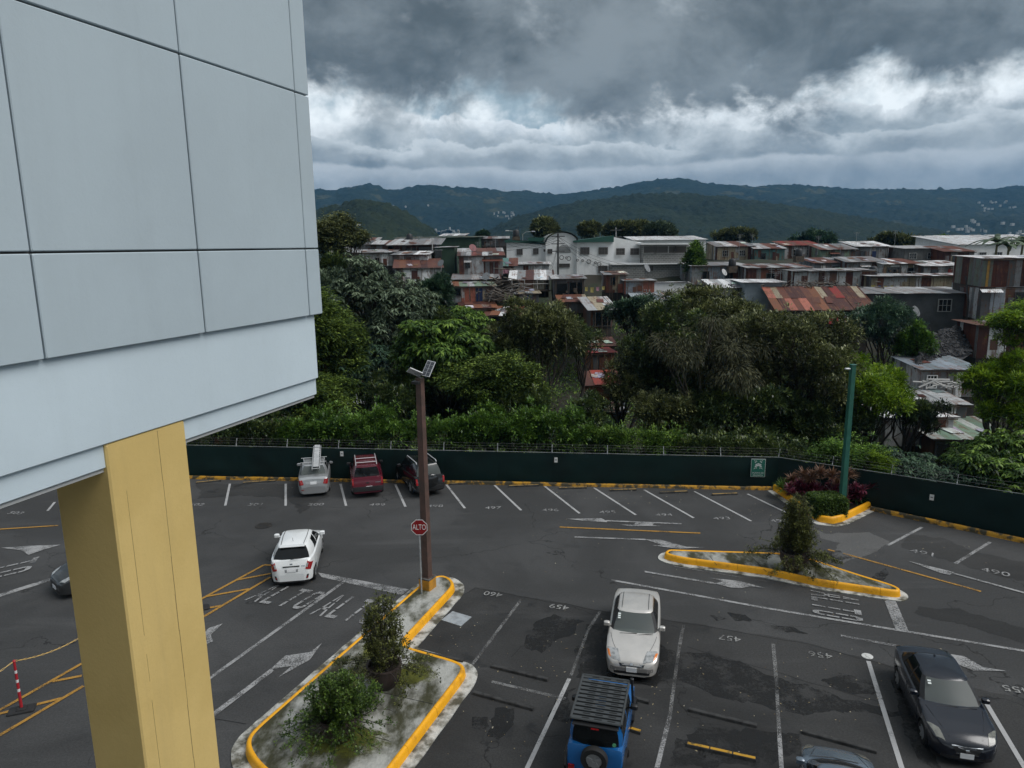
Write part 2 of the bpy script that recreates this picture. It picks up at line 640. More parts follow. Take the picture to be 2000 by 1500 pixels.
def patch(name, px, m, z, wob=.25):
    pts = P2(px)
    for _ in range(14):
        out = []
        for i, p in enumerate(pts):
            q = pts[(i + 1) % len(pts)]
            k = max(1, int(math.dist(p, q) / .12))
            for j in range(k):
                t = j / k
                x, y = p[0] + (q[0] - p[0]) * t, p[1] + (q[1] - p[1]) * t
                w = noise.noise_vector(Vector((x * .9, y * .9, 3.1))) * wob + noise.noise_vector(Vector((x * 3.7, y * 3.7, 1.3))) * wob * .45 + noise.noise_vector(Vector((x * 9, y * 9, 8.3))) * wob * .22
                out.append((x + w.x, y + w.y))
        if is_simple(out):
            break
        wob *= .72
    PZ[0] += .00002
    return MB().sheet(ccw(out), z + PZ[0]).build(name, m, LOT)


# older, darker surface of the near bays, and the irregular seal patches in it
patch('asphalt_patch', [(893, 1168), (930, 1147), (1180, 1193), (1330, 1214), (1560, 1252), (1700, 1288), (1830, 1330), (2080, 1380), (2080, 1580), (640, 1620), (778, 1500), (930, 1330), (900, 1295), (800, 1280)], m_asph_old, .004, .12)
patch('asphalt_patch', [(1140, 1222), (1190, 1215), (1300, 1260), (1420, 1290), (1560, 1330), (1720, 1378), (1790, 1400), (1560, 1395), (1440, 1370), (1330, 1335), (1230, 1330), (1120, 1320)], m_asph_dark, .006, .35)
patch('asphalt_patch', [(1050, 1218), (1090, 1206), (1128, 1214), (1120, 1240), (1085, 1246), (1070, 1276), (1030, 1270), (1022, 1250)], m_asph_dark, .0062, .45)
patch('asphalt_patch', [(960, 1385), (1005, 1382), (1010, 1420), (985, 1450), (955, 1440)], m_asph_dark, .006, .3)
patch('asphalt_patch', [(1400, 1415), (1560, 1440), (1575, 1475), (1480, 1500), (1380, 1480), (1350, 1440)], m_asph_dark, .006, .3)
patch('asphalt_patch', [(1180, 1230), (1176, 1290), (1190, 1322), (1300, 1335), (1300, 1262), (1240, 1215)], m_asph_dark, .0058, .3)
patch('asphalt_patch', [(1640, 1318), (1700, 1330), (1715, 1352), (1650, 1345), (1600, 1330)], m_asph_dark, .0061, .3)
patch('asphalt_patch', [(1120, 1345), (1080, 1370), (1075, 1400), (1105, 1410)], m_asph_dark, .0061, .3)
patch('asphalt_patch', [(1330, 1440), (1300, 1500), (1390, 1510), (1420, 1470)], m_asph_dark, .0059, .35)
patch('asphalt_patch', [(930, 1395), (950, 1400), (945, 1425), (920, 1415)], m_asph_dark, .0061, .3)
patch('asphalt_patch', [(1740, 1320), (1780, 1330), (1800, 1420), (1830, 1500), (1790, 1480), (1760, 1400)], m_asph_dark, .0058, .25)
m_asph_pale = mat_asphalt('asphalt_dusty', (.085, .085, .084), (.115, .114, .112), .2)
patch('asphalt_patch', [(1590, 1030), (1610, 1042), (1700, 1040), (1740, 1058), (1722, 1075), (1640, 1100), (1625, 1085), (1640, 1062), (1600, 1050)], m_asph_pale, .0045, .45)
patch('asphalt_patch', [(1615, 1076), (1640, 1076), (1662, 1090), (1640, 1095), (1612, 1087)], m_asph_dark, .006, .25)
patch('asphalt_patch', [(1705, 1128), (1730, 1110), (1737, 1122), (1728, 1133), (1708, 1135)], m_asph_dark, .0065, .12)
patch('asphalt_patch', [(1775, 1045), (1840, 1052), (1900, 1075), (2020, 1100), (2020, 1140), (1940, 1118), (1850, 1096), (1760, 1068)], m_asph_old, .0042, .5)
patch('asphalt_patch', [(1800, 1185), (1870, 1192), (2010, 1225), (2010, 1262), (1920, 1232), (1790, 1200)], m_asph_old, .0044, .3)
patch('asphalt_patch', [(384, 945), (600, 945), (640, 968), (585, 1001), (560, 975), (470, 966), (390, 975)], m_asph_old, .0043, .3)
for k, px in enumerate([[(1380, 1200), (1400, 1202), (1420, 1210), (1395, 1212)], [(1420, 1198), (1460, 1200), (1470, 1212), (1440, 1215)], [(1500, 1222), (1560, 1228), (1580, 1238), (1520, 1236)]]):
    patch('oil_stain', px, m_asph_dark, .0068 + k * .0003, .2)
# cut seams between the two surfaces
seam = MB()
for pl_ in ([(893, 1168), (930, 1149), (1180, 1195), (1330, 1216), (1560, 1254), (1700, 1290), (1830, 1332)], [(415, 1402), (480, 1416)], [(1340, 1262), (1460, 1300), (1620, 1342), (1720, 1372)], [(1000, 1283), (1015, 1262), (1060, 1258)]):
    pts = P2(pl_)
    for a, b in zip(pts, pts[1:]):
        a, b = Vector((*a, 0)), Vector((*b, 0))
        k = max(2, int((b - a).length / .35))
        q = []
        for j in range(k + 1):
            p = a.lerp(b, j / k)
            q.append(p + noise.noise_vector(p * 1.3) * .10)
        for u, v in zip(q, q[1:]):
            s_ = (v - u).normalized().cross(Vector((0, 0, 1))) * .009
            seam.add([(u - s_)[:2] + (.0075,), (v - s_)[:2] + (.0075,), (v + s_)[:2] + (.0075,), (u + s_)[:2] + (.0075,)], [(0, 1, 2, 3)])
seam.build('crack', mat('crack_black', (.006, .006, .006), .9), LOT, kind='stuff')

# ------------------------------------------------------------------ painted markings (parts of the parking lot)
m_wh = mat_paint('paint_white', (.34, .34, .34), .55)
m_wh_good = mat_paint('paint_white_good', (.40, .40, .40), .47)
m_wh_faint = mat_paint('paint_white_faint', (.19, .19, .187), .58)
m_num = mat_paint('paint_number', (.31, .31, .30), .53)
m_ye = mat_paint('paint_yellow', (.42, .22, .035), .50)
ZK = [.008]


def zn():
    ZK[0] += .00035
    return ZK[0]


def line_w(a, b, w, name='parking_line', m=None):
    a, b = Vector((a[0], a[1], 0)), Vector((b[0], b[1], 0))
    s_ = (b - a).normalized().cross(Vector((0, 0, 1))) * (w / 2)
    return MB().sheet(ccw([(a - s_)[:2], (b - s_)[:2], (b + s_)[:2], (a + s_)[:2]]), zn()).build(name, m or m_wh, LOT)


def line_px(a, b, w=.1, name='parking_line', m=None):
    return line_w(gp(*a), gp(*b), w, name, m)


def poly_px(px, name, m=None):
    return MB().sheet(ccw(P2(px)), zn()).build(name, m or m_wh, LOT)


# rear bays
bays = [((449, 945), (440, 988)), ((558, 945), (558, 988)), ((665, 945), (676, 988)), ((772, 946), (792, 990)), ((872, 947), (908, 993)),
        ((966, 948), (1018, 997)), ((1064, 950), (1132, 1003)), ((1160, 953), (1242, 1006)), ((1258, 957), (1355, 1012)), ((1356, 960), (1467, 1018)), ((1460, 965), (1560, 1013)),
        ((107, 981), (93, 998)), ((340, 945), (322, 990))]
for a, b in bays:
    line_px(a, b, .12, 'parking_line', m_wh_good)
line_px((1801, 1030), (1733, 1066), .13, 'parking_line')
line_px((1934, 1059), (1866, 1101), .13, 'parking_line')
# near bays: painted stretches, faded where the newer seal covers them
for a, b, m, w in [((1019, 1170), (919, 1303), m_wh_faint, .11), ((1172, 1195), (1150, 1228), m_wh_faint, .11), ((1150, 1228), (1115, 1320), m_wh_faint, .10), ((1112, 1326), (1029, 1502), m_wh_good, .12), ((1335, 1222), (1326, 1268), m_wh_faint, .11),
                   ((1326, 1268), (1308, 1400), m_wh_faint, .10), ((1308, 1400), (1282, 1505), m_wh, .12), ((1510, 1258), (1516, 1325), m_wh_faint, .12), ((1516, 1325), (1521, 1420), m_wh_faint, .10), ((1521, 1420), (1527, 1510), m_wh, .11),
                   ((1696, 1292), (1764, 1510), m_wh_good, .13), ((1925, 1372), (2010, 1515), m_wh_good, .13), ((960, 1332), (1105, 1366), m_wh_faint, .12)]:
    line_px(a, b, w, 'parking_line', m)
# lane edges and stop lines
line_px((1194, 1133.5), (1500, 1189), .13, 'lane_line')
line_px((1500, 1189), (1751, 1231), .13, 'lane_line')
line_px((1751, 1231), (2060, 1282), .13, 'lane_line')
line_px((1312, 1106), (1500, 1137), .05, 'lane_line', m_wh_faint)
line_px((669, 1139), (405, 1329), .14, 'lane_line')
poly_px([(621, 1119), (799, 1152), (784, 1163), (628, 1128)], 'stop_line')
poly_px([(1727, 1173), (1749.5, 1175), (1775, 1235), (1749.5, 1231)], 'stop_line')
line_px((-40, 1176), (126, 1124), .30, 'stop_line')
line_px((1093, 1030), (1368, 1042), .12, 'lane_line', m_ye)
line_px((1647, 1081.5), (1916, 1156), .12, 'lane_line', m_ye)
line_px((1617, 1074), (1630, 1077.5), .12, 'lane_line', m_ye)
line_px((-60, 1038), (114, 1027), .12, 'lane_line', m_ye)
# yellow hatched islands painted on the road
for a, b in [((380, 1178), (516, 1104)), ((516, 1104), (532, 1105)), ((380, 1216), (528, 1128)), ((460, 1134), (529, 1121)), ((402, 1166), (487, 1151)), ((385, 1192), (432, 1184)),
             ((-30, 1405), (160, 1297)), ((-10, 1443), (163, 1341)), ((103, 1332), (160, 1321)), ((-20, 1400), (120, 1365))]:
    line_px(a, b, .12, 'hatch_line', m_ye)
# arrows
for px in [[(415, 1393), (529, 1307), (536, 1311), (417, 1402)], [(529, 1308), (557, 1282), (606, 1275), (629, 1257), (605, 1290), (544, 1324), (570, 1302)],
           [(392, 1244), (408, 1228), (435, 1219), (412, 1241), (416, 1254), (398, 1262)],
           [(1108, 1014.3), (1174, 1013), (1185.5, 1018.5), (1185.5, 1021), (1140, 1018)], [(1184, 1016.8), (1331, 1023), (1331, 1025), (1184, 1019)],
           [(1211, 1025.4), (1237, 1025.8), (1243, 1019.8), (1279, 1021.5), (1274, 1027), (1296, 1028.4), (1228, 1028.5)],
           [(1122, 1048.5), (1261, 1053.6), (1261, 1056), (1122, 1051)], [(1260, 1054.5), (1290.6, 1055.5), (1341, 1069), (1375.5, 1070), (1328.6, 1072.8), (1306, 1070.5), (1274, 1066.4), (1293, 1065.7)],
           [(1259, 1116), (1398, 1139.3), (1397, 1142.5), (1259, 1119)], [(1397, 1141), (1412, 1136), (1386, 1130), (1418, 1133), (1443, 1136), (1465, 1141.5), (1498, 1150.5), (1466, 1146), (1446, 1150), (1427, 1149)],
           [(1642, 1241), (1823, 1273.5), (1819, 1277), (1642, 1245)], [(1815, 1273), (1882, 1283), (1921, 1305), (1966, 1312), (1901, 1311), (1880, 1303), (1860, 1293)],
           [(1773, 1096.5), (1842, 1113.5), (1864, 1119), (1855, 1124), (1838, 1121)], [(1862, 1119.5), (2040, 1168.5), (2040, 1171.5), (1862, 1122)],
           [(2, 1071), (60, 1067), (119, 1065), (84, 1075), (56, 1085), (42, 1076)]]:
    poly_px(px, 'arrow_marking')
# stall numbers, painted flat on the ground
for s, (x, y), rot, h, m in [('503', (31, 1003), -.15, .50, m_wh), ('502', (384, 986.5), -.1, .50, m_wh), ('501', (500, 986.5), 0, .50, m_wh), ('500', (617, 986.5), 0, .50, m_wh), ('499', (737, 987), 0, .50, m_wh), ('498', (850, 989.5), 0, .50, m_wh),
                             ('497', (963, 993), 0, .50, m_wh), ('496', (1075, 997.5), 0, .50, m_wh), ('495', (1187, 1001.5), 0, .50, m_wh), ('494', (1297, 1007), 0, .50, m_wh), ('493', (1410, 1013.5), 0, .50, m_wh), ('492', (1522, 1018.5), 0, .50, m_wh),
                             ('491', (1803, 1081.5), -.6, .6, m_wh), ('490', (1944, 1119), -.6, .6, m_wh),
                             ('460', (963, 1161.5), PI - .30, .44, m_num), ('459', (1092, 1186.5), PI - .30, .44, m_num), ('457', (1425, 1248), PI - .3, .44, m_num), ('456', (1602, 1280.5), PI - .3, .44, m_num), ('455', (1984, 1348), PI - .3, .44, m_num)]:
    g = gp(x, y)
    me = text_mesh(s, h, m, 0.0)
    M = Matrix.Translation((g.x, g.y, zn())) @ Matrix.Rotation(rot, 4, 'Z') @ Matrix.Diagonal((1.12, 1.0, 1, 1))
    link('stall_number', me, LOT, mtx=M)
# stencilled ALTO words: strokes with stencil bridges; letter cell 1 x 1
GLY = {'A': [[(0, 0), (.17, 0), (.32, .30), (.16, .30)], [(.19, .36), (.35, .36), (.40, .62), (.28, .62)], [(.29, .68), (.41, .68), (.5, 1), (.42, 1)], [(1, 0), (.83, 0), (.68, .30), (.84, .30)], [(.81, .36), (.65, .36), (.60, .62), (.72, .62)], [(.71, .68), (.59, .68), (.52, 1), (.58, 1)], [(.36, .28), (.64, .28), (.62, .40), (.38, .40)]],
       'L': [[(.0, 0), (.8, 0), (.8, .13), (.0, .13)], [(0, .13), (.2, .13), (.2, .34), (0, .34)], [(0, .39), (.2, .39), (.2, .66), (0, .66)], [(0, .71), (.2, .71), (.2, 1), (0, 1)]],
       'T': [[(.4, 0), (.6, 0), (.6, .28), (.4, .28)], [(.4, .33), (.6, .33), (.6, .58), (.4, .58)], [(.4, .63), (.6, .63), (.6, .86), (.4, .86)], [(.05, .86), (.95, .86), (.95, 1), (.05, 1)]],
       'O': [[(.08, .14), (.28, .14), (.28, .42), (.08, .42)], [(.08, .47), (.28, .47), (.28, .72), (.08, .72)], [(.72, .28), (.92, .28), (.92, .53), (.72, .53)], [(.72, .58), (.92, .58), (.92, .86), (.72, .86)],
             [(.08, .14), (.3, 0), (.7, 0), (.92, .14), (.92, .24), (.72, .24), (.7, .13), (.28, .13)], [(.92, .86), (.7, 1), (.3, 1), (.08, .86), (.08, .76), (.28, .76), (.3, .87), (.72, .87)]]}


def word(o, u, v, txt):
    o, u, v = Vector(gp(*o)), Vector(gp(*u)), Vector(gp(*v))
    U, Vv = (u - o), (v - o)
    k = len(txt)
    for i, ch in enumerate(txt):
        mb = MB()
        z = zn()
        for poly in GLY[ch]:
            pts = []
            for a, b in poly:
                p = o + U * ((i + .08 + a * .80) / k) + Vv * b
                pts.append((p.x, p.y))
            mb.sheet(ccw(pts), z)
        mb.build('road_letter', m_wh, LOT, kind='stuff')


word((474, 1173), (592, 1193), (531, 1142), 'ALTO')
word((601, 1201), (722, 1222), (657, 1162), 'ALTO')
word((1583, 1153), (1588, 1202), (1675, 1168), 'ALTO')
word((-40, 1140), (-10, 1106), (55, 1118), 'OT')

# ------------------------------------------------------------------ covers in the road
g = gp(515, 1027)
mh = thing('manhole_cover', 'round dark iron manhole cover in the asphalt behind the white hatchback', 'manhole cover', (g.x, g.y, 0))
m_iron = mat('cast_iron', (.018, .017, .016), .7, (.03, .026, .022), 6, .6)
MB().lathe([(.40, 0), (.40, .012), (.36, .014)], 28).build('rim', m_iron, mh)
lid = MB().lathe([(.35, .002), (.35, .018), (.33, .020)], 28)
for k in range(6):
    lid.box(-.28, .28, -.25 + k * .1 - .02, -.25 + k * .1 + .02, .020, .026)
lid.build('lid', m_iron, mh)
g = gp(1694, 1282)
wc = thing('round_cover', 'round white painted cover at the top of the stripe beside stall 456', 'utility cover', (g.x, g.y, .004))
MB().lathe([(.17, 0), (.17, .012), (.15, .016)], 24).build('lid', mat('cover_white', (.62, .62, .60), .7, (.4, .4, .38), 8), wc)
a, b, c, d = [gp(*q) for q in ((862, 1212), (884, 1195), (921, 1206), (900, 1224))]
ct = (a + b + c + d) / 4
cv = thing('concrete_cover', 'pale square concrete inspection cover beside the yellow kerb of the long island', 'utility cover', tuple(ct))
MB().prism(ccw([(p - ct)[:2] for p in (a, b, c, d)]), .004, .03).build('slab', mat('cover_grey', (.36, .39, .41), .75, (.26, .28, .30), 4, .3), cv)

# ================================================================== KERBS AND ISLANDS
m_kerb = mat('kerb_yellow', (.90, .42, .008), .5, (.55, .25, .012), 2.2, .35, 9, fine=.12, lo=.5, hi=.75)
m_kerb_old = mat('kerb_yellow_old', (.50, .25, .015), .7, (.05, .042, .022), 2.4, .6, 7, lo=.40, hi=.56, fine=.4)
m_conc = mat('island_concrete', (.40, .40, .37), .85, (.045, .045, .020), .8, .5, 9, lo=.38, hi=.60, detail=11, fine=.35, stretch=(1.5, .8, 1))
m_apron = mat('apron_concrete', (.54, .54, .505), .9, (.085, .08, .055), 1.7, .7, 9, lo=.40, hi=.62, detail=11, fine=.4)


def round_poly(pts, r, k=5):
    out = []
    L_ = len(pts)
    for i in range(L_):
        p, a, b = Vector(pts[i]), Vector(pts[i - 1]), Vector(pts[(i + 1) % L_])
        ra, rb = min(r, (a - p).length * .45), min(r, (b - p).length * .45)
        s_, e_ = p + (a - p).normalized() * ra, p + (b - p).normalized() * rb
        for j in range(k + 1):
            t = j / k
            out.append(tuple(s_ * (1 - t) ** 2 + p * 2 * t * (1 - t) + e_ * t * t))
    return out


def offset(poly, d, closed=True):
    """shift a ccw polygon outwards by d (negative: inwards)"""
    out = []
    k = len(poly)
    for i in range(k):
        p = Vector(poly[i])
        a = Vector(poly[i - 1]) if (closed or i > 0) else None
        b = Vector(poly[(i + 1) % k]) if (closed or i < k - 1) else None
        ns = []
        for u, v in ((a, p), (p, b)):
            if u is not None and v is not None and (v - u).length > 1e-5:
                t = (v - u).normalized()
                ns.append(Vector((t.y, -t.x)))
        nn = sum(ns, Vector((0, 0)))
        nn = nn.normalized() if nn.length > 1e-6 else ns[0]
        c = max(.5, nn.dot(ns[0]))
        out.append(tuple(p + nn * (d / c)))
    return out


def resample(poly, step, closed=True):
    out = []
    k = len(poly)
    for i in range(k if closed else k - 1):
        p, q = Vector(poly[i]), Vector(poly[(i + 1) % k])
        m_ = max(1, int(round((q - p).length / step)))
        out += [tuple(p.lerp(q, j / m_)) for j in range(m_)]
    if not closed:
        out.append(tuple(poly[-1]))
    return out


KPROF = [(0, 0), (.02, .12), (.032, .20), (.055, .255), (.095, .282), (.14, .278), (.165, .26), (.165, 0)]


def kerb_run(path, parent, m, closed, stone=1.6, w=1.0, h=1.0, name='kerb_stone', jit=0.0):
    """path: outer foot of the kerb, ccw when closed; the profile goes inwards; split into stones"""
    path = resample(path, .28, closed)
    rings = []
    for off, z in KPROF:
        o = offset(path, -off * w, closed)
        rings.append([(p[0], p[1], z * h) for p in o])
    k = len(path)
    tot = k if closed else k - 1
    per = max(2, int(round(stone / .28)))
    i = 0
    while i < tot:
        j = min(tot, i + per)
        if tot - j < 2:
            j = tot
        idx = [q % k for q in range(i, j + 1)]
        mb = MB()
        vs = []
        dz = rnd.uniform(-jit, jit)
        for c_, q in enumerate(idx):
            for r_ in rings:
                p = Vector(r_[q])
                if c_ == 0:
                    p = p.lerp(Vector(r_[idx[1]]), .02)
                if c_ == len(idx) - 1:
                    p = p.lerp(Vector(r_[idx[-2]]), .02)
                if p.z > .02:
                    p.z += dz
                vs.append(tuple(p))
        m_ = len(KPROF)
        fs = []
        for c_ in range(len(idx) - 1):
            for r_ in range(m_ - 1):
                fs.append((c_ * m_ + r_, (c_ + 1) * m_ + r_, (c_ + 1) * m_ + r_ + 1, c_ * m_ + r_ + 1))
        fs.append(tuple(range(m_)))
        e = (len(idx) - 1) * m_
        fs.append(tuple(e + r_ for r_ in range(m_ - 1, -1, -1)))
        mb.add(vs, fs)
        mb.build(name, m, parent, smooth=True, sharp=50)
        i = j


m_moss = bpy.data.materials.new('moss')
m_moss.use_nodes = True
n = N(m_moss.node_tree)
_tc = n.new('ShaderNodeTexCoord').outputs['Generated']
_d = n.new('ShaderNodeVectorMath', {0: n.new('ShaderNodeVectorMath', {0: _tc, 1: (.5, .5, 0)}, operation='SUBTRACT').outputs[0], 1: (1, 1, 0)}, operation='MULTIPLY').outputs[0]
_r = n.new('ShaderNodeVectorMath', {0: _d}, operation='LENGTH').outputs['Value']
_ps = n.new('ShaderNodeNewGeometry').outputs['Position']
_s = n.math('ADD', n.math('MULTIPLY', n.noise(_ps, 2.2, 6, .6), .8), n.math('MULTIPLY_ADD', n.noise(_ps, 14, 4, .7), .5, n.math('MULTIPLY', _r, -1.25)))
_k = n.math('MULTIPLY', n.step(_s, .02, .36), .88)
_p = n.new('ShaderNodeBsdfPrincipled', {'Base Color': n.mix(n.noise(_ps, 5, 4, .6), (.06, .065, .015), (.16, .17, .015)), 'Roughness': .95})
_m = n.new('ShaderNodeMixShader', {0: _k, 1: n.new('ShaderNodeBsdfTransparent').outputs[0], 2: _p.outputs[0]})
n.new('ShaderNodeOutputMaterial', {'Surface': _m.outputs[0]})


def island(px, label, apron, r, joints=(), moss=()):
    poly = ccw([tuple(gp(*p))[:2] for p in px])
    poly = round_poly(poly, r)
    t = thing('traffic_island', label, 'traffic island')
    ap = offset(resample(poly, .4), apron)
    ap = [(x + noise.noise(Vector((x * 2, y * 2, 1))) * .04, y + noise.noise(Vector((x * 2, y * 2, 5))) * .04) for x, y in ap]
    MB().prism(ap, .0, .030).build('gutter_apron', m_apron, t)
    kerb_run(poly, t, m_kerb, True)
    inner = offset(poly, -.15)
    MB().prism(inner, .03, .255).build('concrete_top', m_conc, t)
    for q in moss:
        ml = [gp(x, y, .2575) for x, y in q]
        MB().sheet(ccw([(p.x, p.y) for p in round_poly([(p.x, p.y) for p in ml], .3)] if False else ccw(round_poly([(p.x, p.y) for p in ml], .35))), .2575).build('moss', m_moss, t)
    for a, b in joints:
        a, b = gp(*a, .2552), gp(*b, .2552)
        s_ = (b - a).normalized().cross(Vector((0, 0, 1))) * .012
        MB().add([tuple(q + Vector((0, 0, .0015))) for q in (a - s_, b - s_, b + s_, a + s_)], [(0, 1, 2, 3)]).build('expansion_joint', MATS['crack_black'], t)
    return t


island([(820, 1152), (846, 1137), (868, 1134), (885, 1142), (891, 1156), (786, 1272), (896, 1304), (911, 1315), (909, 1329), (700, 1610), (630, 1620), (498, 1512), (479, 1480), (480, 1458), (497, 1437)],
       'long L-shaped concrete island with yellow kerb carrying the brown lamp post', .36, .45,
       [((735, 1350), (845, 1375)), ((575, 1398), (760, 1447))],
       [[(770, 1292), (850, 1300), (862, 1330), (800, 1345), (745, 1330)], [(590, 1400), (690, 1408), (775, 1440), (740, 1488), (640, 1496), (560, 1470)], [(690, 1270), (760, 1230), (770, 1270), (720, 1300)]])
island([(1296, 1089), (1304, 1083), (1330, 1084), (1521, 1090), (1584, 1102), (1677, 1133), (1745, 1154), (1761, 1163), (1755, 1170), (1594, 1146), (1500, 1125), (1329, 1102), (1298, 1094)],
       'narrow wedge-shaped concrete island with yellow kerb holding one potted shrub', .24, .35,
       [((1386, 1086), (1400, 1104)), ((1470, 1090), (1497, 1117))])

# kerbs along the fence, worn yellow
fd1 = (F2 - F1).normalized()
kb = thing('kerb', 'worn yellow kerb along the foot of the rear fence behind the parked cars', 'kerb')
pth = [tuple((F2 + (F1 - F2) * t - Vector((fd1.y, -fd1.x, 0)) * -.42)[:2]) for t in (0.0, .5, 1.0, 1.8)]
pth = [(p[0], p[1]) for p in pth][::-1]
kerb_run(pth, kb, m_kerb_old, False, 2.4, 1.0, .62, jit=.012)
fd2 = (F3 - F2).normalized()
kb2 = thing('kerb', 'worn yellow kerb along the fence on the right of the planted bed', 'kerb')
c0 = gp(1706, 990)
n2 = Vector((fd2.y, -fd2.x, 0))
q0 = F2 + fd2 * (c0 - F2).dot(fd2) + n2 * .45
pth = [tuple(q0[:2]), tuple((q0 + fd2 * 6)[:2]), tuple((q0 + fd2 * 30)[:2])]
kerb_run(pth, kb2, m_kerb_old, False, 2.2, 1.0, .75, jit=.012)
# drain openings in the kerbs (dark mouths)
m_dark = mat('void_dark', (.006, .006, .006), .9)
for px in ((632, 938), (1430, 956), (1470, 957), (1810, 1022)):
    g = gp(*px)
# ------------------------------------------------------------------ planted bed at the fence corner
bed_px = [(1508, 957), (1551, 987), (1586, 1013), (1602, 1021), (1627, 1024), (1645, 1020), (1668, 1009), (1704, 991)]
bed = [tuple(gp(*p))[:2] for p in bed_px]
pb = thing('planting_bed', 'corner planting bed edged with a curved orange kerb below the green pole', 'planting bed')
kerb_run(bed, pb, m_kerb, False, 1.5, 1.15, 1.15)
off_ = offset(bed, .3, False)
ap = list(reversed(bed)) + off_
MB().prism(ccw(ap), 0, .02).build('gutter_apron', m_apron, pb)
inn = offset(resample(bed, .4, False), -.2, False)
soil = inn + [tuple((F2 + fd2 * (c0 - F2).dot(fd2) + n2 * .1)[:2]), tuple((F2 + fd2 * .5 + n2 * .12)[:2])]
m_soil = mat('soil', (.035, .025, .017), .95, (.02, .015, .01), 3, .8, 12)
MB().prism(ccw(soil), .005, .12).build('soil', m_soil, pb)

# ------------------------------------------------------------------ wheel stops
m_wst = mat('wheelstop_concrete', (.048, .048, .047), .85, (.018, .018, .018), 3.5, .6, 9)
m_wsy = mat('wheelstop_yellow', (.50, .27, .02), .6, (.10, .07, .02), 3, .4, 9, lo=.5, hi=.62)
m_wso = mat('wheelstop_faded', (.38, .24, .07), .7, (.08, .06, .03), 3, .4, 9, lo=.48, hi=.62)


def wheel_stop(a, b, label, m, cut=1, group='concrete wheel stops'):
    a, b = gp(*a, .05), gp(*b, .05)
    a.z = b.z = 0
    L_ = (b - a).length
    d = (b - a).normalized()
    t = thing('wheel_stop', label, 'wheel stop', tuple((a + b) / 2), math.atan2(d.y, d.x), group)
    for k in range(cut):
        x0, x1 = -L_ / 2 + L_ * k / cut + (.012 if k else 0), -L_ / 2 + L_ * (k + 1) / cut
        mb = MB()
        pr = [(-.07, 0), (-.06, .07), (-.045, .085), (.045, .085), (.06, .07), (.07, 0)]
        vs = [(x, y, z + .004) for x in (x0, x1) for y, z in pr]
        fs = [(i, i + 1, 7 + i, 6 + i) for i in range(5)] + [(5, 4, 3, 2, 1, 0), (6, 7, 8, 9, 10, 11)]
        mb.add(vs, fs)
        mb.build('block', m if m is m_wst else m_wst, t)
        if m is not m_wst:
            MB().box(x0 + .01, x1 - .01, -.046, .042, .0895, .094).build('yellow_top', m, t)
    return t


wheel_stop((822, 1273), (905, 1291), 'dark concrete wheel stop beside the big potted shrub, in stall 460', m_wst)
wheel_stop((960, 1300), (1070, 1327), 'dark concrete wheel stop in empty stall 459, farther of the two there', m_wst)
wheel_stop((925, 1352), (1042, 1384), 'grey concrete wheel stop in the empty stall next to the island corner', m_wst)
wheel_stop((1236, 1362), (1268, 1371), 'short visible end of a wheel stop between silver sedan and blue off-roader', m_wst)
wheel_stop((1346, 1385), (1478, 1417), 'dark wheel stop in stall 457, right of the blue off-roader', m_wst)
wheel_stop((1567, 1428), (1712, 1467), 'dark wheel stop just ahead of the grey-blue car at the bottom edge', m_wst)
wheel_stop((1342, 1453), (1476, 1483), 'bright yellow wheel stop of three blocks right of the blue off-roader', m_wsy, 3)
wheel_stop((1226, 1422), (1252, 1430), 'broken yellow wheel stop end at the side of the blue off-roader', m_wsy)
rs = [((383, 943), (432, 938), '502, nearest the tan column'), ((475, 943), (538, 939), '501, left of the silver sedan with ladder'), ((878, 945), (930, 943), '497, right of the black off-roader'),
      ((994, 949.5), (1052, 947.5), '496, below the first fence tag'), ((1092, 953.5), (1146, 952), '495, third from the black off-roader'), ((1191, 957.5), (1243, 956), '494, fourth from the black off-roader'), ((1289, 962), (1343, 960), '493, below the green assembly sign'), ((1391, 966), (1440, 964), '492, next to the planted corner')]
for a, b, s in rs:
    wheel_stop(a, b, 'faded yellow wheel stop in rear stall ' + s, m_wso, 2, 'faded yellow wheel stops at the fence')

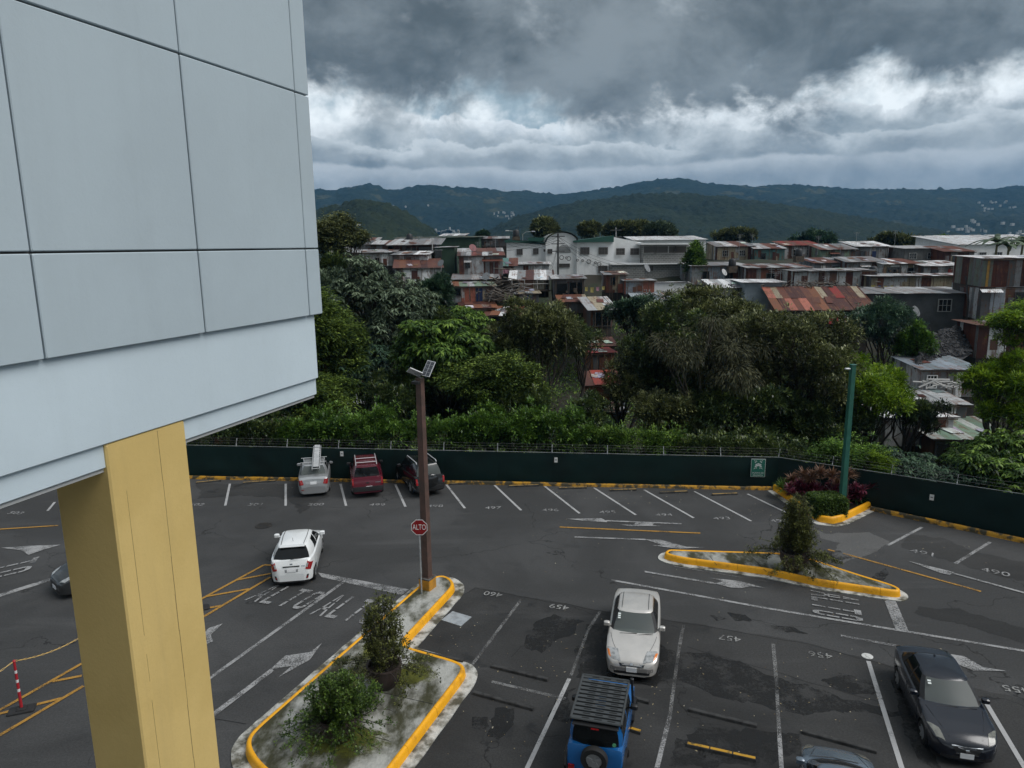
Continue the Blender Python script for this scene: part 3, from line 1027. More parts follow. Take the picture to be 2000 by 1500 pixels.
# ================================================================== FENCE
m_screen = mat('screen_fabric', (.0016, .0165, .0145), .6, (.0012, .0105, .0095), .5, .5, 1.6, fine=.15, spec=.3)
m_galv = mat('galvanised', (.38, .40, .41), .5, (.26, .27, .28), 6, metal=.2)
fz1 = at(370, 869, F1.y).z
fz2 = at(1516, 893, F2.y).z
fz3 = at(2000, 967, F3.y).z
fence = thing('screen_fence', 'long dark green fabric-screened fence with barbed wire arms around the lot', 'fence')
heights = [fz1, fz1, fz2, fz3, fz3]
wires = MB()
rail = MB()
for si in range(4):
    A, B = FENCE[si], FENCE[si + 1]
    d = (B - A).normalized()
    out = Vector((-d.y, d.x, 0))
    L_ = (B - A).length
    k = max(1, int(round(L_ / 2.95)))
    for i in range(k):
        t0, t1 = i / k, (i + 1) / k
        p, q = A.lerp(B, t0), A.lerp(B, t1)
        h0 = heights[si] + (heights[si + 1] - heights[si]) * t0
        h1 = heights[si] + (heights[si + 1] - heights[si]) * t1
        # fabric panel: sagging, slightly billowed grid
        vs, fs = [], []
        gx, gz = 12, 7
        for a_ in range(gx + 1):
            for b_ in range(gz + 1):
                u, w = a_ / gx, b_ / gz
                c_ = p.lerp(q, u)
                bil = math.sin(PI * u) * math.sin(PI * w)
                bw = (noise.noise(Vector((c_.x * .9, c_.y * .9, w * 2.2))) * .09 + .02) * bil
                z = .06 + w * (h0 + (h1 - h0) * u - .02 - .06 - .03 * math.sin(PI * u) * (w > .99))
                pt = c_ - out * (bw + .03)
                vs.append((pt.x, pt.y, z))
        for a_ in range(gx):
            for b_ in range(gz):
                o_ = a_ * (gz + 1) + b_
                fs.append((o_, o_ + gz + 1, o_ + gz + 2, o_ + 1))
        MB().add(vs, fs).build('screen_panel', m_screen, fence, smooth=True, sharp=None)
        post = MB().tube([p + Vector((0, 0, 0)), p + Vector((0, 0, h0 + .05)), p + out * .16 + Vector((0, 0, h0 + .42))], .026, 7)
        post.build('post', m_galv, fence, smooth=True)
        rail.tube([p + Vector((0, 0, h0)), q + Vector((0, 0, h1))], .017, 6)
        for e in (.12, .25, .38):
            s0 = p + out * (.16 * e / .37) + Vector((0, 0, h0 + .05 + e))
            s1 = q + out * (.16 * e / .37) + Vector((0, 0, h1 + .05 + e))
            wires.tube([s0, s0.lerp(s1, .5) - Vector((0, 0, .02)), s1], .003, 3)
rail.build('top_rail', mat('rail_grey', (.24, .26, .26), .6, (.12, .13, .13), 2), fence, smooth=True)
wires.build('barbed_wire', mat('wire', (.2, .2, .2), .5), fence, kind='stuff')
m_tag = mat('tag_white', (.7, .7, .68), .6)
for px, seg, lb in (((669, 885), 1, 'behind the silver sedan and red off-roader'), ((1086, 897), 1, 'near the middle of the rear fence'), ((1821, 970), 2, 'right of the planted bed')):
    A, B = FENCE[seg], FENCE[seg + 1]
    d = (B - A).normalized()
    nn = Vector((d.y, -d.x, 0))
    r_ = ray(*px)
    tt = (A - EYE).dot(nn) / r_.dot(nn)
    p = EYE + r_ * tt + nn * .13
    t = thing('fence_tag', 'small white rectangular tag on the green fence ' + lb, 'tag', mtx=basis(d, (0, 0, 1), p), group='small white tags on the fence')
    MB().box(-.09, .09, -.14, .14, -.006, .006).build('plate', m_tag, t)
    MB().box(-.05, .05, -.02, .03, .007, .009).build('print', mat('print_grey', (.15, .15, .15), .7), t)

# assembly point sign
d = (F2 - F1).normalized()
nn = Vector((d.y, -d.x, 0))


def on_fence(px, push=.14):
    r_ = ray(*px)
    return EYE + r_ * ((F1 - EYE).dot(nn) / r_.dot(nn)) + nn * push


c = on_fence((1479.5, 912.5))
sw = (on_fence((1493, 912)) - on_fence((1465, 912))).length
sh = (on_fence((1479, 895)) - on_fence((1479, 930))).length
sg = thing('assembly_point_sign', 'green PUNTO DE REUNIÓN assembly point sign with white figures and arrows', 'sign', mtx=basis(d, (0, 0, 1), c))
m_sgn = mat('sign_green', (.015, .14, .10), .5)
m_sw = mat('sign_white', (.62, .66, .64), .5)
MB().bbox(-sw / 2, sw / 2, -sh / 2, sh / 2, -.012, .0, .004).build('plate', m_sw, sg)
MB().box(-sw / 2 + .02, sw / 2 - .02, -sh / 2 + .02, sh / 2 - .02, .0015, .004).build('face', m_sgn, sg)
link('lettering', text_mesh('PUNTO DE', sh * .105, m_sw, .002), sg, mtx=Matrix.Translation((0, -sh * .28, .007)) @ Matrix.Diagonal((1.12, 1.1, 1, 1)))
link('lettering', text_mesh('REUNIÓN', sh * .105, m_sw, .002), sg, mtx=Matrix.Translation((0, -sh * .41, .007)) @ Matrix.Diagonal((1.12, 1.1, 1, 1)))
for sx in (-1, 1):
    for sy in (-1, 1):
        a = MB()
        M = Matrix.Translation((sx * sw * .21, sh * .19 + sy * sh * .185, .005)) @ Matrix.Rotation(math.atan2(-sy, -sx), 4, 'Z')
        s_ = sw * .10
        a.add([M @ Vector(p) for p in [(-s_ * 1.2, -s_ * .16, 0), (s_ * .2, -s_ * .16, 0), (s_ * .2, s_ * .16, 0), (-s_ * 1.2, s_ * .16, 0), (s_ * .9, 0, 0), (-.1 * s_, s_ * .9, 0), (s_ * .9, s_ * .9, 0), (s_ * .9, -s_ * .9, 0), (-s_ * .1, -s_ * .9, 0)]],
              [(0, 1, 2, 3), (1, 7, 6, 2)] if False else [(0, 1, 2, 3), (4, 6, 5), (4, 8, 7)])
        a.build('arrow', m_sw, sg)
fig = MB()
for x, y, r in ((-.16, .19, .045), (.16, .19, .045), (0, .235, .052), (-.085, .215, .042), (.085, .215, .042)):
    fig.lathe([(r * sw, 0), (r * sw, .003)], 12, Matrix.Translation((x * sw, y * sh, .005)))
    fig.box(x * sw - r * sw * 1.25, x * sw + r * sw * 1.25, (y - .16 + r) * sh, (y - .048) * sh, .005, .0075 + abs(x) * .01)
fig.build('figures', m_sw, sg, kind='stuff')

# ================================================================== LAMP POSTS, STOP SIGN
m_brown = mat('pole_brown', (.125, .075, .062), .5, (.09, .06, .05), 2.5, spec=.4)
bx = gp(836, 1160)
brn = thing('lamp_post', 'tall square brown lamp post topped by two tilted solar panels on the island tip', 'lamp post', (bx.x, bx.y, .256), math.radians(-28))
PH = at(829, 738, bx.y).z - .256
m_blk = mat('base_orange', (.60, .27, .02), .6, (.40, .2, .03), 3, .3)
MB().bbox(-.24, .24, -.24, .24, 0, .42, .02).build('plinth', m_blk, brn)
m_dk = mat('concrete_dirty', (.13, .12, .11), .9, (.05, .05, .05), 4)
MB().bbox(-.25, .25, -.25, .25, .421, .47, .01).build('plinth_cap', m_dk, brn)
MB().box(-.18, .18, -.18, .18, .471, .49).build('base_plate', m_brown, brn)
sh_ = MB()
vs = []
for z, w in ((.491, .135), (PH * .5, .125), (PH, .11)):
    vs += [(-w, -w, z), (w, -w, z), (w, w, z), (-w, w, z)]
sh_.add(vs, [(k * 4 + i, k * 4 + (i + 1) % 4, k * 4 + 4 + (i + 1) % 4, k * 4 + 4 + i) for k in range(2) for i in range(4)] + [(8, 9, 10, 11)])
sh_.build('pole', m_brown, brn)
m_pv = mat('solar_cell', (.03, .035, .045), .15, spec=.8)
m_alu = mat('aluminium', (.55, .56, .57), .4, metal=.3)
inv = brn.matrix_basis.inverted() if False else (Matrix.Translation((bx.x, bx.y, .256)) @ Matrix.Rotation(math.radians(-28), 4, 'Z')).inverted()
for cpx, ux, uy, w_, h_, nm in (((837, 720), (.9, -.35, -.16), (.42, .5, .8), .33, .62, 'r'), ((810, 727), (-.9, -.2, .45), (-.3, -.75, .6), .50, .52, 'l')):
    p = at(*cpx, bx.y)
    M = inv @ basis(ux, uy, p)
    fr = MB().bbox(-w_ / 2, w_ / 2, -h_ / 2, h_ / 2, -.015, .015, .004).build('solar_panel', m_alu, brn, mtx=M)
    for i in range(2):
        for j in range(4):
            x0 = -w_ / 2 + .02 + i * (w_ - .03) / 2
            y0 = -h_ / 2 + .02 + j * (h_ - .04) / 4
            MB().box(x0, x0 + (w_ - .03) / 2 - .014, y0, y0 + (h_ - .04) / 4 - .008, .0155, .018).build('solar_cell', m_pv, fr)
top = Vector((0, 0, PH))
br = MB()
for cpx in ((837, 720), (810, 727)):
    q = inv @ at(*cpx, bx.y)
    br.tube([top - Vector((0, 0, .1)), top + Vector((0, 0, .06)), q - Vector((0, 0, .03))], .022, 6)
br.build('bracket', m_galv, brn, smooth=True)
q = inv @ at(813, 747, bx.y - .1)
MB().bbox(q.x - .16, q.x + .16, q.y - .10, q.y + .10, q.z - .05, q.z + .05, .02).build('lamp_head', mat('lamp_black', (.02, .02, .02), .4), brn)
MB().box(q.x - .12, q.x + .12, q.y - .07, q.y + .07, q.z - .056, q.z - .051).build('lens', mat('lens', (.6, .6, .55), .3), brn)

sp = gp(824, 1172)
st_ = thing('stop_sign', 'red octagonal ALTO stop sign on a thin grey post beside the brown lamp post', 'sign', (sp.x, sp.y, .256), math.radians(-3))
zs = at(827, 1030, sp.y - .05).z - .256
MB().tube([(0, 0, 0), (0, 0, zs + .2)], .03, 8).build('post', m_galv, st_, smooth=True)
Rr = .5 * (at(843, 1030, sp.y).x - at(811, 1030, sp.y).x) / math.cos(PI / 8)
octo = [(Rr * math.cos(PI / 8 + k * PI / 4), Rr * math.sin(PI / 8 + k * PI / 4)) for k in range(8)]
Mx = Matrix.Translation((.02, -.045, zs)) @ Matrix.Rotation(PI / 2, 4, 'X')
m_red = mat('sign_red', (.26, .008, .012), .4)
MB().prism(octo, -.004, .0, Mx).build('plate', mat('sign_border', (.75, .75, .75), .4), st_)
MB().prism([(x * .91, y * .91) for x, y in octo], .001, .003, Mx).build('face', m_red, st_)
link('lettering', text_mesh('ALTO', .27, mat('sign_text', (.78, .78, .78), .4), .001), st_, mtx=Mx @ Matrix.Translation((0, 0, .0045)) @ Matrix.Diagonal((.72, 1.12, 1, 1)))

gb = gp(1632, 996)
gpo = thing('lamp_post', 'green square lamp post with a small side light rising from the planted bed', 'lamp post', (gb.x, gb.y - .6, .12), math.radians(8))
m_gpole = mat('pole_green', (.028, .13, .095), .45, (.02, .10, .075), 2)
GH = at(1648, 713, gb.y - .6).z - .12
vs = []
for z, w in ((0, .125), (GH * .5, .11), (GH, .10)):
    vs += [(-w, -w, z), (w, -w, z), (w, w, z), (-w, w, z)]
MB().add(vs, [(k * 4 + i, k * 4 + (i + 1) % 4, k * 4 + 4 + (i + 1) % 4, k * 4 + 4 + i) for k in range(2) for i in range(4)] + [(8, 9, 10, 11)]).build('pole', m_gpole, gpo)
MB().bbox(-.13, .13, -.13, .13, GH + .002, GH + .03, .008).build('cap', m_gpole, gpo)
MB().tube([(-.12, 0, GH - .2), (-.26, -.03, GH - .19)], .02, 6).build('bracket', m_galv, gpo)
MB().bbox(-.40, -.16, -.10, .06, GH - .19, GH - .13, .02).build('lamp_head', m_alu, gpo)

# little white stakes in the bed
for px, h, lb in (((1608, 1008), .5, 'in front of the clipped hedge'), ((1534, 955), .5, 'at the left corner of the planted bed')):
    g = gp(*px)
    t = thing('stake', 'short white stake ' + lb, 'stake', (g.x, g.y, .1))
    MB().tube([(0, 0, 0), (-.03, 0, h)], .035, 8).build('tube', mat('pipe_white', (.62, .64, .66), .5), t, smooth=True)

# delineator posts with chain
m_dred = mat('post_red', (.42, .02, .03), .45)
m_dwh = mat('post_white', (.75, .75, .75), .45)
m_rub = mat('rubber', (.02, .02, .021), .8, bump=.3, scale=10)


def delineator(px, label, rz):
    g = gp(*px)
    t = thing('delineator_post', label, 'traffic post', (g.x, g.y, .0), rz, 'red and white posts beside the painted hatching')
    MB().bbox(-.34, .34, -.19, .19, .004, .075, .03).build('base', m_rub, t)
    MB().bbox(-.13, .13, -.13, .13, .076, .12, .03).build('socket', m_rub, t)
    z = .12
    hh = [.50, .09, .20, .09, .20, .09, .26]
    for i, h in enumerate(hh):
        r = .042 - .008 * (z / 1.15)
        MB().lathe([(r, z), (r - .001, z + h)], 14).build('red_sleeve' if i % 2 == 0 else 'reflective_band', m_dred if i % 2 == 0 else m_dwh, t, smooth=True)
        z += h
    MB().lathe([(.03, z), (.045, z + .02), (.03, z + .055), (.012, z + .065)], 12).build('cap', m_dred, t, smooth=True)
    return Vector((g.x, g.y, z + .03))


d1 = delineator((43, 1388), 'red and white flexible post on a black base left of the tan column', .35)
d2 = delineator((390, 1190), 'red and white flexible post half hidden right of the tan column', .5)
d0 = d1 + (d1 - d2).normalized() * 5.5 + Vector((0, 0, 0))
ch = MB()
for a, b, sag in ((d1, d1.lerp(d2, .5), .32), (d1.lerp(d2, .5), d2, .32), (d0, d1, .35)):
    k = 26
    pts = [a.lerp(b, i / k) - Vector((0, 0, sag * 4 * (i / k) * (1 - i / k))) for i in range(k + 1)]
    for i in range(k):
        p, q = pts[i], pts[i + 1]
        w = (q - p)
        s_ = w.cross(Vector((0, 0, 1))).normalized() * .022 if i % 2 else Vector((0, 0, .022))
        m_ = (p + q) / 2
        ch.tube([p - w * .15, m_ + s_, q + w * .15, m_ - s_, p - w * .15], .009, 4, False)
c_ = ch.build('chain', mat('chain_yellow', (.55, .36, .10), .5), None, label='yellow plastic chain sagging between the red and white posts', category='chain')

# ================================================================== WHITE BUILDING ON THE LEFT
TH = math.atan2(468, 1412)
DW = 4.0
dw = Vector((math.sin(TH), math.cos(TH), 0))
nw = Vector((math.cos(TH), -math.sin(TH), 0))


def wpt(t, z, off=0.0):
    return -nw * (DW - off) + dw * t + Vector((0, 0, z))


def wall_tz(px, off=0.0):
    r_ = ray(*px)
    k = (-nw * (DW - off) - EYE).dot(nw) / r_.dot(nw)
    p = EYE + r_ * k
    return p.dot(dw), p.z


TCORN = wall_tz((625, 530))[0]
z_pb = wall_tz((632, 612))[1]
z_mid = wall_tz((600, 486))[1]
z_up = wall_tz((603, 188))[1]
t_js = [wall_tz((x, 487))[0] for x in (60, 387, 597)]
tw = t_js[1] - t_js[0]
hp = z_up - z_mid
mall = thing('white_building', 'white panelled building overhanging the car park on a tan column', 'building', mtx=basis(dw, (0, 0, 1), wpt(0, 0)))
# local axes: x along the wall, y up, z out of the wall
m_panel = mat('panel_white', (.455, .535, .58), .55, (.432, .507, .55), .8, .07, 30, fine=.02, streak=.05)
m_band = mat('render_white', (.605, .705, .765), .55, (.57, .664, .72), .7, .07, 25, fine=.02, streak=.04)
m_joint = mat('joint_dark', (.06, .06, .06), .9)
m_under = mat('soffit_grey', (.42, .43, .43), .8)
edges_t = [t_js[0] - tw * k for k in range(6, 0, -1)] + t_js + [TCORN]
edges_z = [z_pb, z_mid, z_up, z_up + hp, z_up + 2 * hp, z_up + 3 * hp]
MB().box(edges_t[0], TCORN - .03, z_pb + .01, edges_z[-1], -6, -.030).build('wall', m_joint, mall)
J = .0065
for i in range(len(edges_t) - 1):
    for j in range(len(edges_z) - 1):
        x0, x1 = edges_t[i] + J, edges_t[i + 1] - (J if i < len(edges_t) - 2 else 0)
        y0, y1 = edges_z[j] + (J if j else 0), edges_z[j + 1] - J
        z1 = rnd.uniform(-.0015, .0015)
        MB().bbox(x0, x1, y0, y1, -.0295, z1, .006).build('facade_panel', m_panel, mall)
# return face at the corner
for j in range(len(edges_z) - 1):
    MB().box(TCORN - .028, TCORN, edges_z[j] + J, edges_z[j + 1] - J, -6, -.031).build('facade_panel', m_panel, mall)
# fascia band set back below the panels, and a lower lip set back again
ob = -.045
t_b, z_b0 = wall_tz((622, 738), ob)
MB().bbox(edges_t[0], t_b, z_b0, z_pb - .004, -5.9, ob, .006).build('fascia', m_band, mall)
ol = ob - .035
t_l, z_l0 = wall_tz((619, 770), ol)
MB().bbox(edges_t[0], t_l, z_l0, z_b0 - .002, -5.8, ol, .006).build('fascia_lip', m_band, mall)
MB().box(edges_t[0], t_l - .02, z_l0 - .03, z_l0 - .002, -5.75, ol - .02).build('soffit', m_under, mall)
# column
oc = ob - .012
tc0 = wall_tz((205, 862), oc)[0]
tc1 = wall_tz((360, 815), oc)[0]
m_tan = mat('column_tan', (.70, .51, .195), .6, (.645, .465, .17), 1.1, .12, 30, fine=.03, streak=.10)
MB().bbox(tc0, tc1, 0, z_b0 - .003, oc - .50, oc, .012).build('column', m_tan, mall)
cr = MB()
for f_, dz0, w_ in ((.62, 0, .0022), (.17, .35, .0010)):
    xa = tc0 + (tc1 - tc0) * f_
    y = z_b0 - .02 - dz0
    while y > .5:
        y2 = y - rnd.uniform(.2, .5)
        w = w_ * rnd.uniform(.5, 1.2)
        cr.box(xa - w, xa + w, max(.4, y2), y, oc + .0003, oc + .0012)
        y = y2 - (0 if f_ > .5 else rnd.choice([0, 0, .15]))
        xa += rnd.uniform(-.003, .003)
cr.build('crack', mat('crack_tan', (.20, .14, .06), .9), mall, kind='stuff')

# ================================================================== CARS
m_tyre = mat('tyre', (.012, .012, .012), .8)
m_rim = mat('rim_silver', (.40, .41, .42), .3, metal=.6)
m_rimd = mat('rim_dark', (.03, .03, .03), .4)
m_int = mat('car_interior', (.05, .05, .052), .8)
m_seat = mat('car_seat', (.11, .11, .11), .9)
m_trim = mat('black_trim', (.014, .014, .015), .5)
m_tail = mat('tail_red', (.35, .01, .012), .12, coat=1.0)
m_amb = mat('lens_amber', (.75, .20, .02), .15, coat=1.0)
m_head = mat('headlamp', (.42, .43, .43), .12, (.20, .21, .21), 9, coat=1.0)
m_headd = mat('headlamp_dim', (.20, .20, .17), .12, (.10, .10, .09), 9, coat=1.0)
m_chrome = mat('chrome', (.65, .66, .67), .12, metal=1.0)
m_plate = mat('plate_white', (.78, .79, .80), .5)
m_glass = mat_glass('car_glass', (.50, .56, .55), .48, (.165, .185, .180), .32)  # grey base colour stands in for reflections and interior light on the glass
m_glassd = mat_glass('car_glass_dark', (.10, .11, .11), .25, (.010, .012, .013))
m_stick = mat('sticker', (.70, .75, .73), .5)
HALF = 11


def interp(keys, x):
    return float(np.interp(x, [k[0] for k in keys], [k[1] for k in keys]))


def car(name, label, S, paint, pos, yaw, scale=1.0, glass=None, dark_under=False):
    L, zb = S['L'], S['zb']
    top, plan = S['top'], S['plan']
    wheels, Rw = S['axles'], S['R']
    Ra = Rw + .055
    glass = glass or m_glassd
    # the car's own axes: x forwards, origin on the ground at the centre
    root = thing(name, label, 'car', mtx=Matrix.Translation((pos[0], pos[1], 0.012)) @ Matrix.Rotation(yaw, 4, 'Z') @ Matrix.Scale(scale, 4))
    fx = lambda x: L / 2 - x
    ghf, ghr = S['gh'][0], S['gh'][1]

    def section(x):
        zt, hw = interp(top, x), interp(plan, x)
        zsh = min(S['belt'] - .10, zt - .05)
        zb_ = min(zb + S.get('rise', .0) * max(0, (x - L + .5)), zt - .12)
        zb_ = max(zb_, zb)
        cr = S.get('crown', .035)
        pts = [(0, zb_), (hw * .80, zb_), (hw * .955, zb_ + .03), (hw * .985, min(zb_ + .16, zsh - .06)), (hw, zb_ + .55 * (zsh - zb_)),
               (hw * .985, zsh), (hw * .955, zt - .035), (hw * .90, zt - .008), (hw * .78, zt), (hw * .42, zt + cr * .72), (0, zt + cr)]
        for xw in wheels:
            if abs(x - xw) < Ra:
                a = Rw + math.sqrt(Ra * Ra - (x - xw) ** 2)
                pts[1] = (hw * .64, a)
                for i in (2, 3, 4):
                    pts[i] = (pts[i][0], min(max(pts[i][1], a - .001 * (4 - i)), zsh - .01))
        return pts

    xs_ = list(np.arange(0, L + .001, .075))
    for xw in wheels:
        xs_ += [xw - Ra + .004, xw + Ra - .004, xw - Ra - .004, xw + Ra + .004]
    xs_ += [0.02, .045, L - .045, L - .02]
    xs_ = sorted(x for x in set(xs_) if 0 <= x <= L)
    vs, fs, mi = [], [], []
    K = 2 * HALF - 2
    for x in xs_:
        h = section(x)
        ring = h + [(-y, z) for y, z in h[-2:0:-1]]
        vs += [(fx(x), -y, z) for y, z in ring]
    for i in range(len(xs_) - 1):
        for k in range(K):
            fs.append((i * K + k, i * K + (k + 1) % K, (i + 1) * K + (k + 1) % K, (i + 1) * K + k))
            inside = ghf + .12 < xs_[i] and xs_[i + 1] < ghr - .12 and k in (8, 9, 10, 11)
            low = k in (0, 1, K - 1, K - 2)
            mi.append(1 if (inside or low) else (2 if (S.get('clad') and k in (2, K - 3)) else 0))
    fs.append(tuple(range(K)))
    mi.append(0)
    e = (len(xs_) - 1) * K
    fs.append(tuple(e + k for k in range(K - 1, -1, -1)))
    mi.append(0)

    # greenhouse
    G = S['green']
    w0, w1, zb0, zb1, zr = G['wb'], G['wr'], G['zf'], G['zr'], G['roof']
    A, F_, R_, C_ = ghf, G['rf'], G['rr'], ghr
    d1, d2, d3 = G['doors']
    base = [(A - .16, 0), (A - .11, .5 * w0), (A + .02, .87 * w0), (A + .16, w0), (d1, w0), (d1 + .07, w0), (d2, w0 * .99), (d3, w0 * .97), (C_ - .10, .86 * w0), (C_, .45 * w0), (C_ + .02, 0)]
    sl = G.get('slant', 0.0)
    roof = [(F_ - .07, 0), (F_ - .05, .5 * w1), (F_ + .0, .88 * w1), (F_ + .12, w1), (d1 + .03, w1), (d1 + .10, w1), (d2 - sl, w1), (R_ - .16, w1 * .97), (R_ - .04, .84 * w1), (R_, .45 * w1), (R_ + .01, 0)]
    lv = [0, .08, .36, .64, .90, 1.0]
    full = lambda l: l + [(p[0], -p[1]) for p in l[-2:0:-1]]
    B_, T_ = full(base), full(roof)
    M_ = len(B_)
    rows = []
    for v in lv:
        row = []
        for (bx_, by_), (tx_, ty_) in zip(B_, T_):
            x, y = bx_ + (tx_ - bx_) * v, by_ + (ty_ - by_) * v
            zb_ = zb0 + (zb1 - zb0) * max(0, min(1, (bx_ - A) / (C_ - A)))
            z = zb_ - .03 + (zr - .05 * (1 - abs(0)) * 0 - zb_ + .03) * v
            s_ = math.sin(PI * v) * .035
            y += s_ * (1 if by_ > 0 else -1 if by_ < 0 else 0) * (abs(by_) > .8 * w0)
            if bx_ < A + .1:
                x -= s_
            if bx_ > C_ - .2:
                x += s_ * .8
            row.append((fx(x), -y, z))
        rows.append(row)
    b0 = len(vs)
    for r_ in rows:
        vs += r_
    seg_kind = {0: 'ws', 1: 'ws', 3: 'fw', 5: 'rw', 8: 'bk', 9: 'bk'}
    if G.get('quarter'):
        seg_kind[6] = 'qw'
    glass_f = {}
    for k in range(M_):
        half = k if k < 10 else M_ - 1 - k
        side = 'R' if k < 10 else 'L'
        for j in range(len(lv) - 1):
            q = (b0 + j * M_ + k, b0 + j * M_ + (k + 1) % M_, b0 + (j + 1) * M_ + (k + 1) % M_, b0 + (j + 1) * M_ + k)
            kd = seg_kind.get(half)
            if kd and 1 <= j <= 3:
                glass_f.setdefault(kd if kd in ('ws', 'bk') else kd + side, []).append(q)
            else:
                fs.append(q)
                mi.append(2 if half in (2, 4, 6) and G.get('blackpillar') and j in (1, 2, 3) else 0)
    # roof cap
    cxm = (F_ + R_) / 2
    last = b0 + (len(lv) - 1) * M_
    for sfac in (.95, .8, .5, .22):
        nb = len(vs)
        for tx_, ty_ in T_:
            x = cxm + (tx_ - cxm) * (1 - (1 - sfac) * .9)
            y = ty_ * sfac
            vs.append((fx(x), -y, zr + G.get('crown', .05) * (1 - sfac ** 2)))
        for k in range(M_):
            fs.append((last + k, last + (k + 1) % M_, nb + (k + 1) % M_, nb + k))
            mi.append(2 if S.get('blackroof') else 0)
        last = nb
    fs.append(tuple(last + k for k in range(M_)))
    mi.append(0)
    me = bpy.data.meshes.new('body')
    me.from_pydata(vs, [], fs)
    for m_ in (paint, m_int, m_trim):
        me.materials.append(m_)
    me.polygons.foreach_set('material_index', mi)
    me.polygons.foreach_set('use_smooth', [True] * len(fs))
    me.update()
    me.set_sharp_from_angle(angle=math.radians(32))
    body = link('body', me, root)
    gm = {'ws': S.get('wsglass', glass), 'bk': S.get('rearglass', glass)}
    names = {'ws': 'windscreen', 'bk': 'rear_window'}
    for kd, qs in glass_f.items():
        ids = sorted(set(i for q in qs for i in q))
        mp = {i: n_ for n_, i in enumerate(ids)}
        g = bpy.data.meshes.new('pane')
        g.from_pydata([vs[i] for i in ids], [], [tuple(mp[i] for i in q) for q in qs])
        g.polygons.foreach_set('use_smooth', [True] * len(qs))
        g.materials.append(gm.get(kd, glass))
        link(names.get(kd, 'side_window'), g, root)

    # surface lookups
    def surf(x, y):
        h = section(x)[5:]
        return float(np.interp(abs(y), [p[0] for p in h[::-1]], [p[1] for p in h[::-1]]))

    def xend(y, z, rear):
        lo, hi = (L * .55, L) if rear else (0, L * .45)
        xs2 = np.linspace(lo, hi, 240)
        ok = [(interp(top, x) >= z and interp(plan, x) >= abs(y)) for x in xs2]
        if not any(ok):
            return L if rear else 0
        return float(max(x for x, o in zip(xs2, ok) if o) if rear else min(x for x, o in zip(xs2, ok) if o))

    def epatch(nm, corners, m_, rear, off=.012, nu=6, nv=4, thick=.03):
        """patch on the front or rear face: corners (y,z) bl, br, tr, tl"""
        (ya, za), (yb, zb_), (yc, zc), (yd, zd) = corners
        pv, pf = [], []
        for layer in (off, off - thick):
            for j in range(nv + 1):
                for i in range(nu + 1):
                    u, v = i / nu, j / nv
                    y = (ya * (1 - u) + yb * u) * (1 - v) + (yd * (1 - u) + yc * u) * v
                    z = (za * (1 - u) + zb_ * u) * (1 - v) + (zd * (1 - u) + zc * u) * v
                    x = xend(y, z, rear)
                    pv.append((fx(x) - layer if rear else fx(x) + layer, -y, z))
        st_ = nu + 1
        tot = st_ * (nv + 1)
        for j in range(nv):
            for i in range(nu):
                a = j * st_ + i
                pf.append((a, a + 1, a + st_ + 1, a + st_))
        bd = [i for i in range(st_)] + [j * st_ + nu for j in range(1, nv + 1)] + [nv * st_ + i for i in range(nu - 1, -1, -1)] + [j * st_ for j in range(nv - 1, 0, -1)]
        for i in range(len(bd)):
            a, b = bd[i], bd[(i + 1) % len(bd)]
            pf.append((a, b, b + tot, a + tot))
        mb = MB()
        mb.add(pv, pf)
        return mb.build(nm, m_, root, smooth=True, sharp=45)

    def tpatch(nm, corners, m_, off=.008, nu=6, nv=6):
        """patch on the upper surface: corners (x,y)"""
        (xa, ya), (xb, yb), (xc, yc), (xd, yd) = corners
        pv, pf = [], []
        for j in range(nv + 1):
            for i in range(nu + 1):
                u, v = i / nu, j / nv
                x = (xa * (1 - u) + xb * u) * (1 - v) + (xd * (1 - u) + xc * u) * v
                y = (ya * (1 - u) + yb * u) * (1 - v) + (yd * (1 - u) + yc * u) * v
                pv.append((fx(x), -y, surf(x, y) + off))
        for j in range(nv):
            for i in range(nu):
                a = j * (nu + 1) + i
                pf.append((a, a + 1, a + nu + 2, a + nu + 1))
        return MB().add(pv, pf).build(nm, m_, root, smooth=True, sharp=None)

    def seam(pts, r=.006, m_=m_trim, nm='seam'):
        return MB().tube([(fx(x), -y, z) for x, y, z in pts], r, 4).build(nm, m_, root)

    # wheels
    tw = S.get('tw', .20)
    ty = MB()
    pr = [(Rw * .62, -tw / 2), (Rw * .93, -tw / 2), (Rw, -tw / 2 + .03), (Rw, tw / 2 - .03), (Rw * .93, tw / 2), (Rw * .62, tw / 2)]
    ty.lathe(pr, 26, None, False)
    tm = ty.mesh('tyre', m_tyre, True, 40)
    rb = MB().lathe([(.05, tw / 2 - .01), (Rw * .64, tw / 2 - .03), (Rw * .64, tw / 2 - .06), (.03, tw / 2 - .07)], 22)
    for k in range(S.get('spokes', 5)):
        a = 2 * PI * k / S.get('spokes', 5)
        rb.box(.04, Rw * .62, -.035, .035, tw / 2 - .02, tw / 2 + .004, Matrix.Rotation(a, 4, 'Z'))
    rm = rb.mesh('rim', S.get('rim', m_rim))
    for xw in wheels:
        for sy in (-1, 1):
            hw = interp(plan, xw)
            M = Matrix.Translation((fx(xw), sy * (hw * .985 - tw / 2), Rw)) @ Matrix.Rotation(-sy * PI / 2, 4, 'X')
            if xw == wheels[0] and S.get('steer'):
                M = M @ Matrix.Rotation(0, 4, 'Y')
            w_ = link('wheel', None, root, mtx=M)
            link('tyre', tm, w_)
            link('rim', rm, w_)
    # mirrors
    for sy in (-1, 1):
        mx = fx(A + .30)
        y = sy * (w0 + .13)
        mb = MB().bbox(-.075, .075, -.10, .10, -.06, .075, .03, Matrix.Translation((mx, y, zb0 + .09)))
        mb.tube([(mx, sy * (w0 - .02), zb0 + .03), (mx, y - sy * .06, zb0 + .06)], .025, 6)
        mb.build('mirror', S.get('mirror', paint), root, smooth=True, sharp=40)
